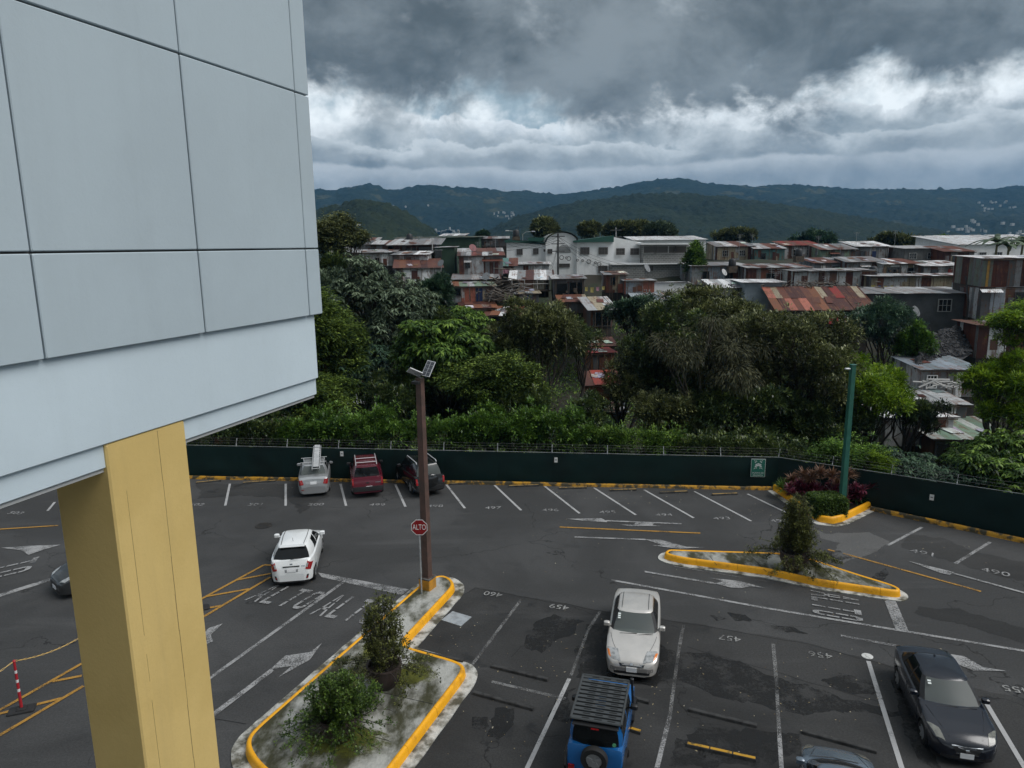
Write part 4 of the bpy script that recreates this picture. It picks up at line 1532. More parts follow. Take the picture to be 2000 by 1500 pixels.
    # wipers
    for y0, y1 in ((.10, .62), (-.45, .10)):
        def wsp(y, v):
            x = A - .14 + .12 * (abs(y) / w0) ** 2 + (F_ - A + .07) * v - .04
            return (x, y, zb0 - .02 + (zr - zb0) * v + .015)
        seam([wsp(-y0 * 1.0 * 1, .03), wsp(-y1, .10)], .011, m_trim, 'wiper')
    # interior
    if S.get('cabin', True):
        fz = S['belt'] - .10
        for x in (d1 + .05, d2 - .05):
            for y in (-.36, .36):
                mb = MB().bbox(-.07, .07, -.22, .22, 0, .36, .02, Matrix.Translation((fx(x), y, fz)) @ Matrix.Rotation(-.15, 4, 'Y'))
                mb.bbox(-.05, .05, -.13, .13, .37, .52, .02, Matrix.Translation((fx(x), y, fz)) @ Matrix.Rotation(-.15, 4, 'Y'))
                mb.build('seat', m_seat, root)
        MB().bbox(fx(A + .62), fx(A + .12), -w0 * .85, w0 * .85, fz, zb0 + .02, .05).build('dashboard', m_int, root)
        Mx_ = Matrix.Translation((fx(A + .80), .36, zb0 + .02)) @ Matrix.Rotation(-1.05, 4, 'Y')
        sw_ = MB()
        pts = [Mx_ @ Vector((.17 * math.cos(a * PI / 9), .17 * math.sin(a * PI / 9), 0)) for a in range(19)]
        sw_.tube(pts, .016, 6, False)
        sw_.tube([pts[0], pts[9]], .018, 5)
        sw_.build('steering_wheel', m_trim, root)
    root_api = dict(root=root, fx=fx, surf=surf, epatch=epatch, tpatch=tpatch, seam=seam, xend=xend, zr=zr, L=L, w1=w1, w0=w0, A=A, F=F_, R=R_, C=C_, zb0=zb0)
    return root_api


def plate(c, y, z, rear, w=.165, h=.075, blue=False):
    o = c['epatch']('number_plate', [(y - w, z - h), (y + w, z - h), (y + w, z + h), (y - w, z + h)], m_plate, rear, .025, 2, 2)
    return o


SEDAN = dict(L=4.44, zb=.20, belt=.96, R=.30, axles=(.88, 3.50), tw=.20, crown=.04,
             top=[(0, .50), (.03, .58), (.10, .66), (.30, .76), (.70, .85), (1.15, .92), (1.35, .95), (3.4, 1.0), (3.75, 1.02), (4.20, 1.00), (4.36, .92), (4.41, .74), (4.44, .52)],
             plan=[(0, .50), (.03, .60), (.10, .70), (.25, .785), (.55, .835), (1.1, .855), (3.2, .855), (3.9, .82), (4.25, .75), (4.38, .66), (4.44, .55)],
             gh=(1.30, 3.82), green=dict(wb=.775, wr=.555, zf=.94, zr=1.00, roof=1.395, rf=2.02, rr=3.20, doors=(2.36, 3.12, 3.44), slant=.12, blackpillar=True))

# --- silver saloon nose towards us, stall 458
m_champ = mat('paint_champagne', (.66, .63, .59), .32, (.60, .575, .54), 2.5, metal=.45, coat=.6)
S1 = dict(SEDAN)
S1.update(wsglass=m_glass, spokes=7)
c = car('parked_car', 'pale silver saloon with amber headlamp corners parked nose towards us', S1, m_champ, (3.95, 21.45), math.radians(-102.5), .965)
for s in (-1, 1):
    c['tpatch']('headlight', [(.045, s * .34), (.13, s * .65), (.56, s * .80), (.46, s * .46)], m_head, .012)
    c['tpatch']('indicator_lamp', [(.15, s * .655), (.24, s * .74), (.50, s * .805), (.42, s * .72)], m_amb, .016)
    c['seam']([(x, s * y, c['surf'](x, y) + .004) for x, y in ((.40, .50), (.7, .62), (1.0, .70), (1.22, .74))], .006)
c['epatch']('grille', [(-.36, .52), (.36, .52), (.42, .65), (-.42, .65)], m_trim, False, .014)
for z in (.54, .585, .635):
    w = .33 + (z - .53) * .6
    c['epatch']('grille_bar', [(-w, z), (w, z), (w, z + .016), (-w, z + .016)], m_chrome, False, .02, 8, 1)
c['epatch']('badge', [(-.04, .565), (.04, .565), (.045, .63), (-.045, .63)], m_chrome, False, .032, 2, 2)
c['epatch']('bumper_intake', [(-.55, .27), (.55, .27), (.56, .35), (-.56, .35)], m_trim, False, .010, 10, 2)
c['epatch']('bumper_shade_strip', [(-.66, .36), (.66, .36), (.66, .47), (-.66, .47)], mat('bumper_shadow', (.22, .21, .20), .4), False, .008, 12, 2)  # strip on the bumper face with the shade painted in as darker colour
plate(c, 0, .42, False)
for i, z in enumerate((.72, .80, .86)):
    pass
# inspection stickers in the upper corner of the windscreen


def stickers(c, s, k):
    A_, F__, zb_, zr_ = c['A'], c['F'], c['zb0'], c['zr']
    for i in range(k):
        v = .80 - .085 * i
        y = s * .50
        x = A_ - .05 + (F__ - A_ - .0) * v
        z = zb_ - .03 + (zr_ - zb_ + .03) * v
        ux = Vector((0, 1, 0))
        uy = Vector((-(F__ - A_), 0, (zr_ - zb_)))
        mtx = basis(ux, uy, (c['fx'](x) + .075, -y, z + .035))
        MB().box(-.045, .045, -.025, .025, 0, .003).build('sticker', m_stick, c['root'], mtx=mtx)


stickers(c, 1, 3)
for y in (-.44, .44):
    c['seam']([(2.05, y, 1.415), (2.6, y, 1.435), (3.15, y, 1.41)], .008)

# --- dark saloon lower right, nose towards us
m_navy = mat('paint_navy', (.005, .007, .014), .2, metal=.0, coat=.7, spec=.5)
S2 = dict(SEDAN)
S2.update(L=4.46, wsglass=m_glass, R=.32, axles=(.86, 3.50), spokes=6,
          top=[(0, .52), (.03, .60), (.10, .68), (.30, .78), (.70, .88), (1.15, .95), (1.35, .98), (3.4, 1.03), (3.85, 1.06), (4.25, 1.04), (4.38, .96), (4.43, .76), (4.46, .52)],
          plan=[(0, .46), (.03, .56), (.10, .68), (.25, .79), (.55, .855), (1.1, .885), (3.2, .885), (3.9, .85), (4.25, .79), (4.40, .70), (4.46, .55)],
          gh=(1.32, 3.95), green=dict(wb=.80, wr=.565, zf=.97, zr=1.04, roof=1.43, rf=2.08, rr=3.22, doors=(2.44, 3.24, 3.60), slant=.14, blackpillar=True))
c = car('parked_car', 'glossy black-blue saloon with silver rims at the lower right of the lot', S2, m_navy, (11.76, 17.62), math.radians(-104.5), .93)
for s in (-1, 1):
    c['tpatch']('headlight', [(.08, s * .52), (.19, s * .72), (.62, s * .845), (.42, s * .60)], m_headd, .012)
    c['seam']([(x, s * y, c['surf'](x, y) + .004) for x, y in ((.18, .40), (.5, .52), (.9, .64), (1.22, .72))], .006)
    c['seam']([(1.36, s * .888, .40), (1.42, s * .885, .92)], .006)
    c['seam']([(2.46, s * .888, .36), (2.46, s * .883, .93)], .006)
    MB().box(c['fx'](2.25), c['fx'](2.07), -s * .90 - .012, -s * .90 + .012, .80, .825).build('handle', m_navy, c['root'])
c['epatch']('grille', [(-.26, .42), (.26, .42), (.36, .60), (-.36, .60)], m_trim, False, .014)
c['epatch']('grille_bar', [(-.37, .60), (.37, .60), (.38, .625), (-.38, .625)], m_chrome, False, .022, 8, 1)
c['epatch']('grille_bar', [(-.27, .405), (.27, .405), (.27, .425), (-.27, .425)], m_chrome, False, .022, 8, 1)
c['epatch']('grille_bar', [(-.24, .445), (-.20, .445), (.24, .585), (.20, .585)], m_chrome, False, .022, 4, 2)
c['epatch']('badge', [(-.045, .48), (.045, .48), (.045, .55), (-.045, .55)], m_chrome, False, .03, 2, 2)
c['epatch']('bumper_intake', [(-.62, .24), (.62, .24), (.60, .32), (-.60, .32)], m_trim, False, .010, 10, 2)
plate(c, 0, .36, False)
stickers(c, 1, 2)
MB().bbox(c['fx'](3.14), c['fx'](3.05), -.02, .02, 1.455, 1.50, .01).build('aerial', m_navy, c['root'])

# --- white hatchback driving away
m_white = mat('paint_white_car', (.86, .88, .88), .25, coat=.8)
HATCH = dict(L=3.90, zb=.19, belt=.98, R=.30, axles=(.78, 3.28), tw=.19, crown=.04, mirror=m_white,
             top=[(0, .52), (.04, .62), (.12, .70), (.40, .82), (.80, .93), (1.0, .98), (3.3, 1.03), (3.66, 1.05), (3.78, 1.0), (3.84, .84), (3.885, .68), (3.90, .50)],
             plan=[(0, .48), (.04, .60), (.12, .71), (.30, .79), (.6, .835), (1.0, .845), (2.9, .845), (3.4, .82), (3.66, .76), (3.80, .67), (3.87, .58), (3.90, .46)],
             gh=(.98, 3.76), green=dict(wb=.775, wr=.555, zf=.97, zr=1.05, roof=1.42, rf=1.74, rr=3.24, doors=(2.06, 2.72, 3.20), slant=.12, blackpillar=False, crown=.08))
c = car('hatchback', 'white hatchback driving away from us across the painted stop line', HATCH, m_white, (-9.00, 27.75), math.radians(99), 1.03)
for s in (-1, 1):
    c['epatch']('tail_light', [(s * .52, .70), (s * .70, .63), (s * .785, .86), (s * .60, .98)], m_tail, True, .016)
    c['epatch']('reverse_lamp', [(s * .54, .78), (s * .60, .76), (s * .64, .90), (s * .58, .92)], m_head, True, .024, 3, 3)
    c['epatch']('fog_lamp', [(s * .52, .32), (s * .60, .32), (s * .63, .47), (s * .56, .47)], m_trim, True, .014)
    c['epatch']('fog_lamp_lens', [(s * .535, .34), (s * .585, .34), (s * .60, .40), (s * .55, .40)], m_tail, True, .022, 3, 3)
    c['seam']([(1.78, s * .45, 1.452), (2.4, s * .46, 1.468), (3.20, s * .42, 1.452)], .010)
    c['seam']([(3.72, s * .56, 1.03), (3.83, s * .52, .80), (3.875, s * .48, .62)], .007)
c['epatch']('trim_bar', [(-.30, .80), (.30, .80), (.31, .835), (-.31, .835)], m_trim, True, .03, 8, 1)
c['epatch']('plate_recess', [(-.24, .60), (.24, .60), (.25, .77), (-.25, .77)], mat('paint_white_shade', (.30, .31, .32), .4), True, .008)  # surface patch: the shade of a recess is painted in as grey
o = plate(c, 0, .685, True)
c['epatch']('badge', [(-.05, .865), (.05, .865), (.05, .92), (-.05, .92)], m_chrome, True, .02, 3, 2)
c['epatch']('model_badge', [(.36, .80), (.50, .80), (.50, .83), (.36, .83)], m_chrome, True, .014, 3, 1)
c['epatch']('bumper_lip', [(-.60, .19), (.60, .19), (.62, .25), (-.62, .25)], m_trim, True, .012, 8, 1)
MB().tube([(c['fx'](3.81), .02, 1.07), (c['fx'](3.775), -.34, 1.12)], .012, 5).build('rear_wiper', m_trim, c['root'])
MB().tube([(c['fx'](3.0), 0, 1.48), (c['fx'](3.06), 0, 1.64)], .008, 5).build('aerial', m_trim, c['root'])
MB().bbox(c['fx'](3.40), c['fx'](3.20), -.47, .47, 1.400, 1.428, .012).build('roof_spoiler', m_white, c['root'])

# --- silver saloon with ladder, rear view, stall 500
m_silv = mat('paint_silver', (.42, .43, .44), .30, metal=.5, coat=.6)
S4 = dict(SEDAN)
S4.update(L=4.28, top=[(0, .52), (.04, .62), (.12, .70), (.40, .80), (.80, .90), (1.15, .96), (3.3, 1.02), (3.7, 1.06), (4.08, 1.05), (4.20, .96), (4.25, .74), (4.28, .52)],
          plan=[(0, .48), (.04, .60), (.12, .71), (.30, .79), (.6, .835), (1.0, .845), (3.1, .845), (3.8, .82), (4.12, .77), (4.22, .71), (4.28, .62)],
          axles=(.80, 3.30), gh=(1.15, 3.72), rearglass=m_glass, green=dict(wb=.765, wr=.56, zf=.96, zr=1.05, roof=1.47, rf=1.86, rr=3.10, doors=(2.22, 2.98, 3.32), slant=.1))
c = car('parked_car', 'silver saloon carrying an aluminium ladder on its roof bars at the rear fence', S4, m_silv, (-11.08, 38.05), math.radians(103), .985)
LADCAR = c
for s in (-1, 1):
    c['epatch']('tail_light', [(s * .50, .72), (s * .74, .68), (s * .77, .95), (s * .58, .97)], m_tail, True, .016)
c['epatch']('plate_recess', [(-.36, .70), (.36, .70), (.42, .86), (-.42, .86)], mat('paint_silver_lip', (.48, .49, .50), .3, metal=.4), True, .010)
plate(c, 0, .785, True)
c['epatch']('badge', [(-.04, .93), (.04, .93), (.04, .97), (-.04, .97)], m_chrome, True, .016, 2, 2)
c['epatch']('bumper_reflector', [(-.66, .42), (-.50, .42), (-.50, .45), (-.66, .45)], m_tail, True, .012, 3, 1)
rk = MB()
for x in (2.05, 2.95):
    rk.tube([(c['fx'](x), -.70, 1.57), (c['fx'](x), .70, 1.57)], .019, 6)
    for y in (-.56, .56):
        rk.box(c['fx'](x) - .03, c['fx'](x) + .03, y - .03, y + .03, 1.43, 1.56)
rk.build('roof_rack', m_alu, c['root'])
bpy.context.view_layer.update()
ML = c['root'].matrix_world.copy()
lad = thing('ladder', 'folded aluminium extension ladder lying on the roof bars of the silver saloon', 'ladder', mtx=ML @ Matrix.Translation((c['fx'](2.3), -.16, 1.67)) @ Matrix.Rotation(math.radians(-7), 4, 'Y'))
for y in (-.20, .20):
    MB().bbox(-1.7, 1.5, y - .018, y + .018, -.055, .055, .006).build('rail', m_alu, lad)
for i in range(11):
    MB().tube([(-1.6 + i * .29, -.18, 0), (-1.6 + i * .29, .18, 0)], .02, 6).build('rung', m_alu, lad)
MB().bbox(-1.5, 1.6, -.15, .15, .06, .075, .004).build('plank', mat('alu_plate', (.45, .46, .47), .5, (.6, .6, .6), 4, metal=.2), lad)

# --- maroon off-roader with roof rails
SUV = dict(L=4.50, zb=.30, belt=1.10, R=.37, axles=(.85, 3.50), tw=.24, crown=.03, clad=True, mirror=m_trim,
           top=[(0, .60), (.03, .74), (.12, .90), (.40, 1.00), (1.2, 1.08), (1.4, 1.12), (4.1, 1.15), (4.36, 1.15), (4.42, 1.0), (4.45, .80), (4.48, .62), (4.50, .50)],
           plan=[(0, .62), (.04, .74), (.15, .83), (.5, .87), (1.0, .885), (3.8, .885), (4.30, .86), (4.42, .83), (4.47, .80), (4.50, .76)],
           gh=(1.40, 4.32), green=dict(wb=.80, wr=.62, zf=1.10, zr=1.14, roof=1.70, rf=1.95, rr=4.12, doors=(2.40, 3.20, 4.00), slant=.0, quarter=False, blackpillar=False, crown=.04))
m_maroon = mat('paint_maroon', (.12, .008, .022), .25, coat=.9, metal=.15)
c = car('offroad_car', 'maroon off-roader with chrome roof rails parked between silver and black cars', SUV, m_maroon, (-8.20, 37.85), math.radians(104), .97)
for s in (-1, 1):
    c['epatch']('tail_light', [(s * .73, .78), (s * .82, .76), (s * .815, 1.12), (s * .74, 1.10)], m_tail, True, .02)
    MB().tube([(c['fx'](2.0), s * .56, 1.72), (c['fx'](2.1), s * .56, 1.79), (c['fx'](3.85), s * .56, 1.79), (c['fx'](4.0), s * .56, 1.72)], .022, 6).build('roof_rail', m_alu, c['root'])
MB().tube([(c['fx'](2.9), -.56, 1.80), (c['fx'](2.9), .56, 1.80)], .026, 6).build('roof_bar', m_alu, c['root'])
MB().tube([(c['fx'](3.7), -.56, 1.80), (c['fx'](3.7), .56, 1.80)], .026, 6).build('roof_bar', m_alu, c['root'])
c['epatch']('rear_bumper', [(-.80, .42), (.80, .42), (.83, .66), (-.83, .66)], m_trim, True, .06, 10, 3, .09)
plate(c, .08, .60, True)
for o in (c['root'].children[-1],):
    o.location.x -= .07
c['epatch']('handle', [(-.07, .82), (.07, .82), (.07, .89), (-.07, .89)], m_trim, True, .02, 3, 2)
c['epatch']('model_badge', [(.42, .84), (.70, .84), (.70, .87), (.42, .87)], m_chrome, True, .014, 4, 1)
MB().tube([(c['fx'](4.36), .05, 1.18), (c['fx'](4.31), .20, 1.35)], .012, 5).build('rear_wiper', m_trim, c['root'])

# --- black off-roader with covered spare wheel
S6 = dict(SUV)
m_blk_paint = mat('paint_black', (.008, .009, .010), .18, coat=1.0)
S6.update(L=4.20, axles=(.80, 3.25), zb=.28, top=[(0, .60), (.03, .72), (.12, .86), (.40, .96), (1.1, 1.04), (1.3, 1.06), (3.8, 1.10), (4.05, 1.10), (4.12, .95), (4.16, .75), (4.20, .50)],
          plan=[(0, .60), (.04, .72), (.15, .81), (.5, .85), (1.0, .868), (3.5, .868), (4.00, .84), (4.12, .80), (4.17, .77), (4.20, .73)],
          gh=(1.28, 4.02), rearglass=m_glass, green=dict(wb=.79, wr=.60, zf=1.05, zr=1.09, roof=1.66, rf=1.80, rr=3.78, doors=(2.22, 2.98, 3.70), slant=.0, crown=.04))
c = car('offroad_car', 'black off-roader with covered spare wheel partly behind the brown lamp post', S6, m_blk_paint, (-5.28, 37.75), math.radians(116), 1.0)
for s in (-1, 1):
    c['epatch']('tail_light', [(s * .68, .70), (s * .80, .70), (s * .79, 1.02), (s * .70, 1.02)], m_tail, True, .02)
    MB().tube([(c['fx'](1.95), s * .55, 1.68), (c['fx'](2.05), s * .55, 1.76), (c['fx'](3.5), s * .55, 1.76), (c['fx'](3.62), s * .55, 1.68)], .028, 6).build('roof_rail', m_alu, c['root'])
Ms = Matrix.Translation((c['fx'](4.24), -.02, .92)) @ Matrix.Rotation(-PI / 2, 4, 'Y')
MB().lathe([(.20, -.02), (.345, 0), (.36, .04), (.35, .15), (.30, .19), (.0, .20)], 28, Ms).build('spare_wheel_cover', m_blk_paint, c['root'], smooth=True)
c['epatch']('rear_bumper', [(-.74, .36), (.74, .36), (.78, .58), (-.78, .58)], m_trim, True, .05, 10, 3, .08)
plate(c, -.46, .86, True, .13, .06)

# --- blue off-roader with black rack, rear view, at the lower edge
m_blue = mat('paint_blue', (.008, .11, .33), .25, coat=.8)
JEEP = dict(L=3.30, zb=.34, belt=1.13, R=.35, axles=(.62, 2.87), tw=.22, crown=.015, clad=True, mirror=m_trim, blackroof=True, rim=m_rimd,
            top=[(0, .62), (.03, .80), (.08, 1.0), (.20, 1.05), (1.0, 1.09), (1.1, 1.12), (3.16, 1.13), (3.24, 1.13), (3.27, .95), (3.29, .7), (3.30, .50)],
            plan=[(0, .60), (.05, .70), (.15, .73), (.9, .745), (3.1, .745), (3.24, .73), (3.28, .71), (3.30, .68)],
            gh=(1.12, 3.20), green=dict(wb=.705, wr=.63, zf=1.11, zr=1.12, roof=1.70, rf=1.32, rr=3.12, doors=(2.12, 2.95, 3.02), slant=-.05, crown=.02))
c = car('offroad_car', 'blue boxy off-roader with black slatted roof rack and rear spare wheel', JEEP, m_blue, (2.28, 16.62), math.radians(74.5), .93)
rt, fx = c['root'], c['fx']
for s in (-1, 1):
    MB().tube([(fx(1.16), s * .66, 1.80), (fx(3.12), s * .66, 1.80)], .032, 6).build('rack_rail', mat('rack_grey', (.055, .06, .062), .45), rt)
    for x in (1.3, 1.9, 2.5, 3.05):
        MB().box(fx(x) - .03, fx(x) + .03, s * .66 - .02, s * .66 + .02, 1.66, 1.80).build('rack_foot', m_trim, rt)
    fl = MB()
    for xw in (.62, 2.87):
        pts = [(fx(xw + .47 * math.cos(a)), s * .765, .35 + .47 * math.sin(a)) for a in np.linspace(0.05, PI - .05, 11)]
        fl.tube(pts, .055, 6)
    fl.build('wheel_flare', m_trim, rt)
    c['epatch']('tail_light', [(s * .52, .46), (s * .68, .46), (s * .68, .58), (s * .52, .58)], m_tail, True, .05)
for k in range(11):
    x = 1.22 + k * .182
    b = MB().bbox(fx(x) - .058, fx(x) + .058, -.64, .64, 1.775, 1.80, .006)
    b.build('rack_slat', mat('rack_grey', (.055, .06, .062), .45), rt)
    for y in (-.40, -.05, .28):
        MB().box(fx(x) - .02, fx(x) + .02, y - .10, y + .10, 1.801, 1.806).build('slat_slot', mat('slot_black', (.006, .006, .006), .5), rt)
MB().tube([(fx(1.16), -.66, 1.80), (fx(1.16), .66, 1.80)], .032, 6).build('rack_rail', mat('rack_grey', (.055, .06, .062), .45), rt)
MB().tube([(fx(3.12), -.66, 1.80), (fx(3.12), .66, 1.80)], .032, 6).build('rack_rail', mat('rack_grey', (.055, .06, .062), .45), rt)
MB().bbox(fx(3.24), fx(3.04), -.60, .60, 1.69, 1.725, .01).build('roof_spoiler', m_trim, rt)
MB().box(fx(3.255), fx(3.23), -.10, .10, 1.64, 1.67).build('brake_lamp', m_tail, rt)
Ms = Matrix.Translation((fx(3.33), -.02, .92)) @ Matrix.Rotation(-PI / 2, 4, 'Y')
sw = MB().lathe([(.20, 0), (.33, 0), (.35, .03), (.35, .16), (.33, .19), (.21, .19)], 30, Ms, False).build('spare_wheel', m_tyre, rt, smooth=True)
rmb = MB().lathe([(.21, .14), (.20, .165), (.05, .15)], 24, Ms)
for k in range(5):
    rmb.box(.04, .21, -.03, .03, .155, .175, Ms @ Matrix.Rotation(2 * PI * k / 5, 4, 'Z'))
rmb.build('spare_rim', m_rim, sw)
MB().lathe([(.05, 0), (.05, .012)], 16, Matrix.Translation((fx(3.185), -.50, 1.24)) @ Matrix.Rotation(-PI / 2 + .1, 4, 'Y')).build('sticker', mat('sticker_green', (.10, .35, .18), .5), rt)
MB().box(fx(3.245), fx(3.225), .46, .60, .98, 1.07).build('door_handle', m_trim, rt)
MB().tube([(fx(1.05), -.76, 1.06), (fx(1.15), -.75, 1.5), (fx(1.2), -.74, 1.78)], .035, 8).build('snorkel', m_trim, rt)
MB().lathe([(.05, 0), (.055, .14), (.03, .16)], 10, Matrix.Translation((fx(1.2), -.74, 1.77))).build('snorkel_head', m_trim, rt)

# --- grey-blue car at the bottom edge (only its bonnet is in view)
m_gb = mat('paint_greyblue', (.16, .20, .245), .25, (.13, .17, .21), 2, metal=.35, coat=.8)
S8 = dict(HATCH)
S8.update(mirror=m_gb, wsglass=m_glassd)
c = car('parked_car', 'grey-blue car cut off by the bottom edge with only bonnet showing', S8, m_gb, (7.30, 13.82), math.radians(72), .96)
for s in (-1, 1):
    c['tpatch']('headlight', [(.06, s * .42), (.16, s * .66), (.56, s * .80), (.40, s * .56)], m_headd, .012)
    c['seam']([(x, s * y, c['surf'](x, y) + .004) for x, y in ((.30, .44), (.5, .52), (.75, .60), (.95, .66))], .006)

# --- dark grey car behind the tan column
m_dg = mat('paint_darkgrey', (.045, .047, .048), .28, metal=.4, coat=.8)
S9 = dict(HATCH)
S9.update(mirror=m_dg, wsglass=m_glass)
c = car('moving_car', 'dark grey car showing only its front from behind the tan column', S9, m_dg, (-16.35, 26.75), math.radians(-131), 1.0)
for s in (-1, 1):
    c['tpatch']('headlight', [(.06, s * .42), (.16, s * .68), (.56, s * .80), (.40, s * .56)], m_head, .012)
c['epatch']('grille', [(-.40, .46), (.40, .46), (.44, .58), (-.44, .58)], m_trim, False, .012)
c['epatch']('grille_bar', [(-.44, .585), (.44, .585), (.44, .605), (-.44, .605)], m_chrome, False, .02, 8, 1)
c['epatch']('bumper_intake', [(-.50, .25), (.50, .25), (.52, .34), (-.52, .34)], m_trim, False, .010, 10, 2)
plate(c, 0, .40, False)

# ================================================================== HILLSIDE HOUSES
m_sheet = mat_sheet()
SEG = 11


def corr_mesh(name, amp):
    vs, fs = [], []
    for i in range(SEG * 2 + 1):
        x = i / (SEG * 2)
        z = amp * (1 if i % 2 else -1)
        vs += [(x, 0, z), (x, 1, z)]
    for i in range(SEG * 2):
        fs.append((2 * i, 2 * i + 2, 2 * i + 3, 2 * i + 1))
    return mesh_np(name, vs, fs, m_sheet, False)


SHEET = corr_mesh('sheet', .018)
FLATS = mesh_np('flat_sheet', [(0, 0, 0), (1, 0, 0), (1, 1, 0), (0, 1, 0)], [(0, 1, 2, 3)], m_sheet)
GREY, LGREY, DGREY, WHITE = (.23, .24, .25), (.47, .485, .495), (.10, .105, .11), (.80, .81, .82)
RUST, DRUST, ORANGE, RED = (.13, .045, .030), (.075, .024, .020), (.22, .085, .042), (.22, .022, .018)
PINK, GREEN, PGREEN, BLUE, TEAL, CREAM, PBLUE, BROWN = (.38, .13, .09), (.025, .055, .03), (.20, .29, .21), (.012, .03, .10), (.10, .22, .21), (.36, .31, .22), (.28, .33, .38), (.12, .065, .05)
m_core = mat('timber_dark', (.05, .042, .036), .9, (.03, .027, .024), 2)
m_wallw = mat('wall_whitewash', (.90, .91, .91), .8, (.82, .82, .81), .7, .3, 9, streak=.08)
m_block = mat('wall_block', (.20, .20, .195), .9, (.14, .14, .135), 1.2, .6, 6, streak=.3)
m_wgreen = mat('wall_green', (.022, .052, .030), .7, (.030, .065, .038), .8, .2, streak=.2)
m_wgrey = mat('wall_grey', (.105, .11, .115), .85, (.08, .083, .087), .8, .3, streak=.2)
m_wblue = mat('wall_paleblue', (.28, .33, .37), .8, (.22, .26, .29), .9, streak=.3)
m_wcream = mat('wall_cream', (.40, .39, .35), .85, (.30, .29, .26), .9, streak=.35)
m_pane = mat('pane_dark', (.012, .014, .016), .12, spec=.6)
m_frame = mat('frame_light', (.34, .34, .33), .7)
m_framed = mat('frame_dark', (.05, .05, .05), .7)
m_wood = mat('old_wood', (.12, .09, .065), .9, (.07, .055, .045), 3)


def piece(name, parent, p0, ux, uy, w, l, color, me=SHEET):
    M = basis(ux, uy, p0) @ Matrix.Diagonal((w, l, 1, 1))
    return link(name, me, parent, mtx=M, color=color)


def panels(parent, p0, ux, w, hfun, pal, name='wall_sheet', sw=.95, jit=.03, me=SHEET, odd=.16):
    """vertical sheets along a wall; hfun(u) gives height"""
    ux = Vector(ux)
    x = 0
    up = Vector((0, 0, 1))
    while x < w - .05:
        s_ = min(sw * rnd.uniform(.6, 1.25), w - x)
        if w - x - s_ < .3:
            s_ = w - x
        h = min(hfun(x), hfun(x + s_))
        p = Vector(p0) + ux * x + up * rnd.uniform(0, .03)
        c = rnd.choice(pal) if rnd.random() > odd else rnd.choice((RUST, BROWN, DRUST, DGREY))
        k = rnd.uniform(.75, 1.2)
        piece(name, parent, p + ux.cross(up) * rnd.uniform(.01, .01 + jit), ux, up, s_ + .04, h, tuple(v * k for v in c), me)
        x += s_


def window(parent, M, w, h, bars=True, frame=None, name='window', pane=None):
    """frame, pane and mullions standing in local XY of M (z outwards)"""
    f = frame or m_frame
    t = min(.09, w * .09)
    mb = MB()
    mb.box(0, w, -t, 0, -.03, .07).box(0, w, h, h + t, -.03, .07).box(-t, 0, -t, h + t, -.03, .07).box(w, w + t, -t, h + t, -.03, .07)
    o = mb.build(name, f, parent, mtx=M)
    MB().box(.001, w - .001, .001, h - .001, -.02, .012).build('pane', pane or m_pane, o)
    if bars:
        b = MB()
        for k in range(1, 3):
            b.box(w * k / 3 - .02, w * k / 3 + .02, 0, h, .013, .045)
        b.box(0, w, h / 2 - .02, h / 2 + .02, .013, .04)
        b.build('window_bar', f, o)
    return o


HOUSES = {}


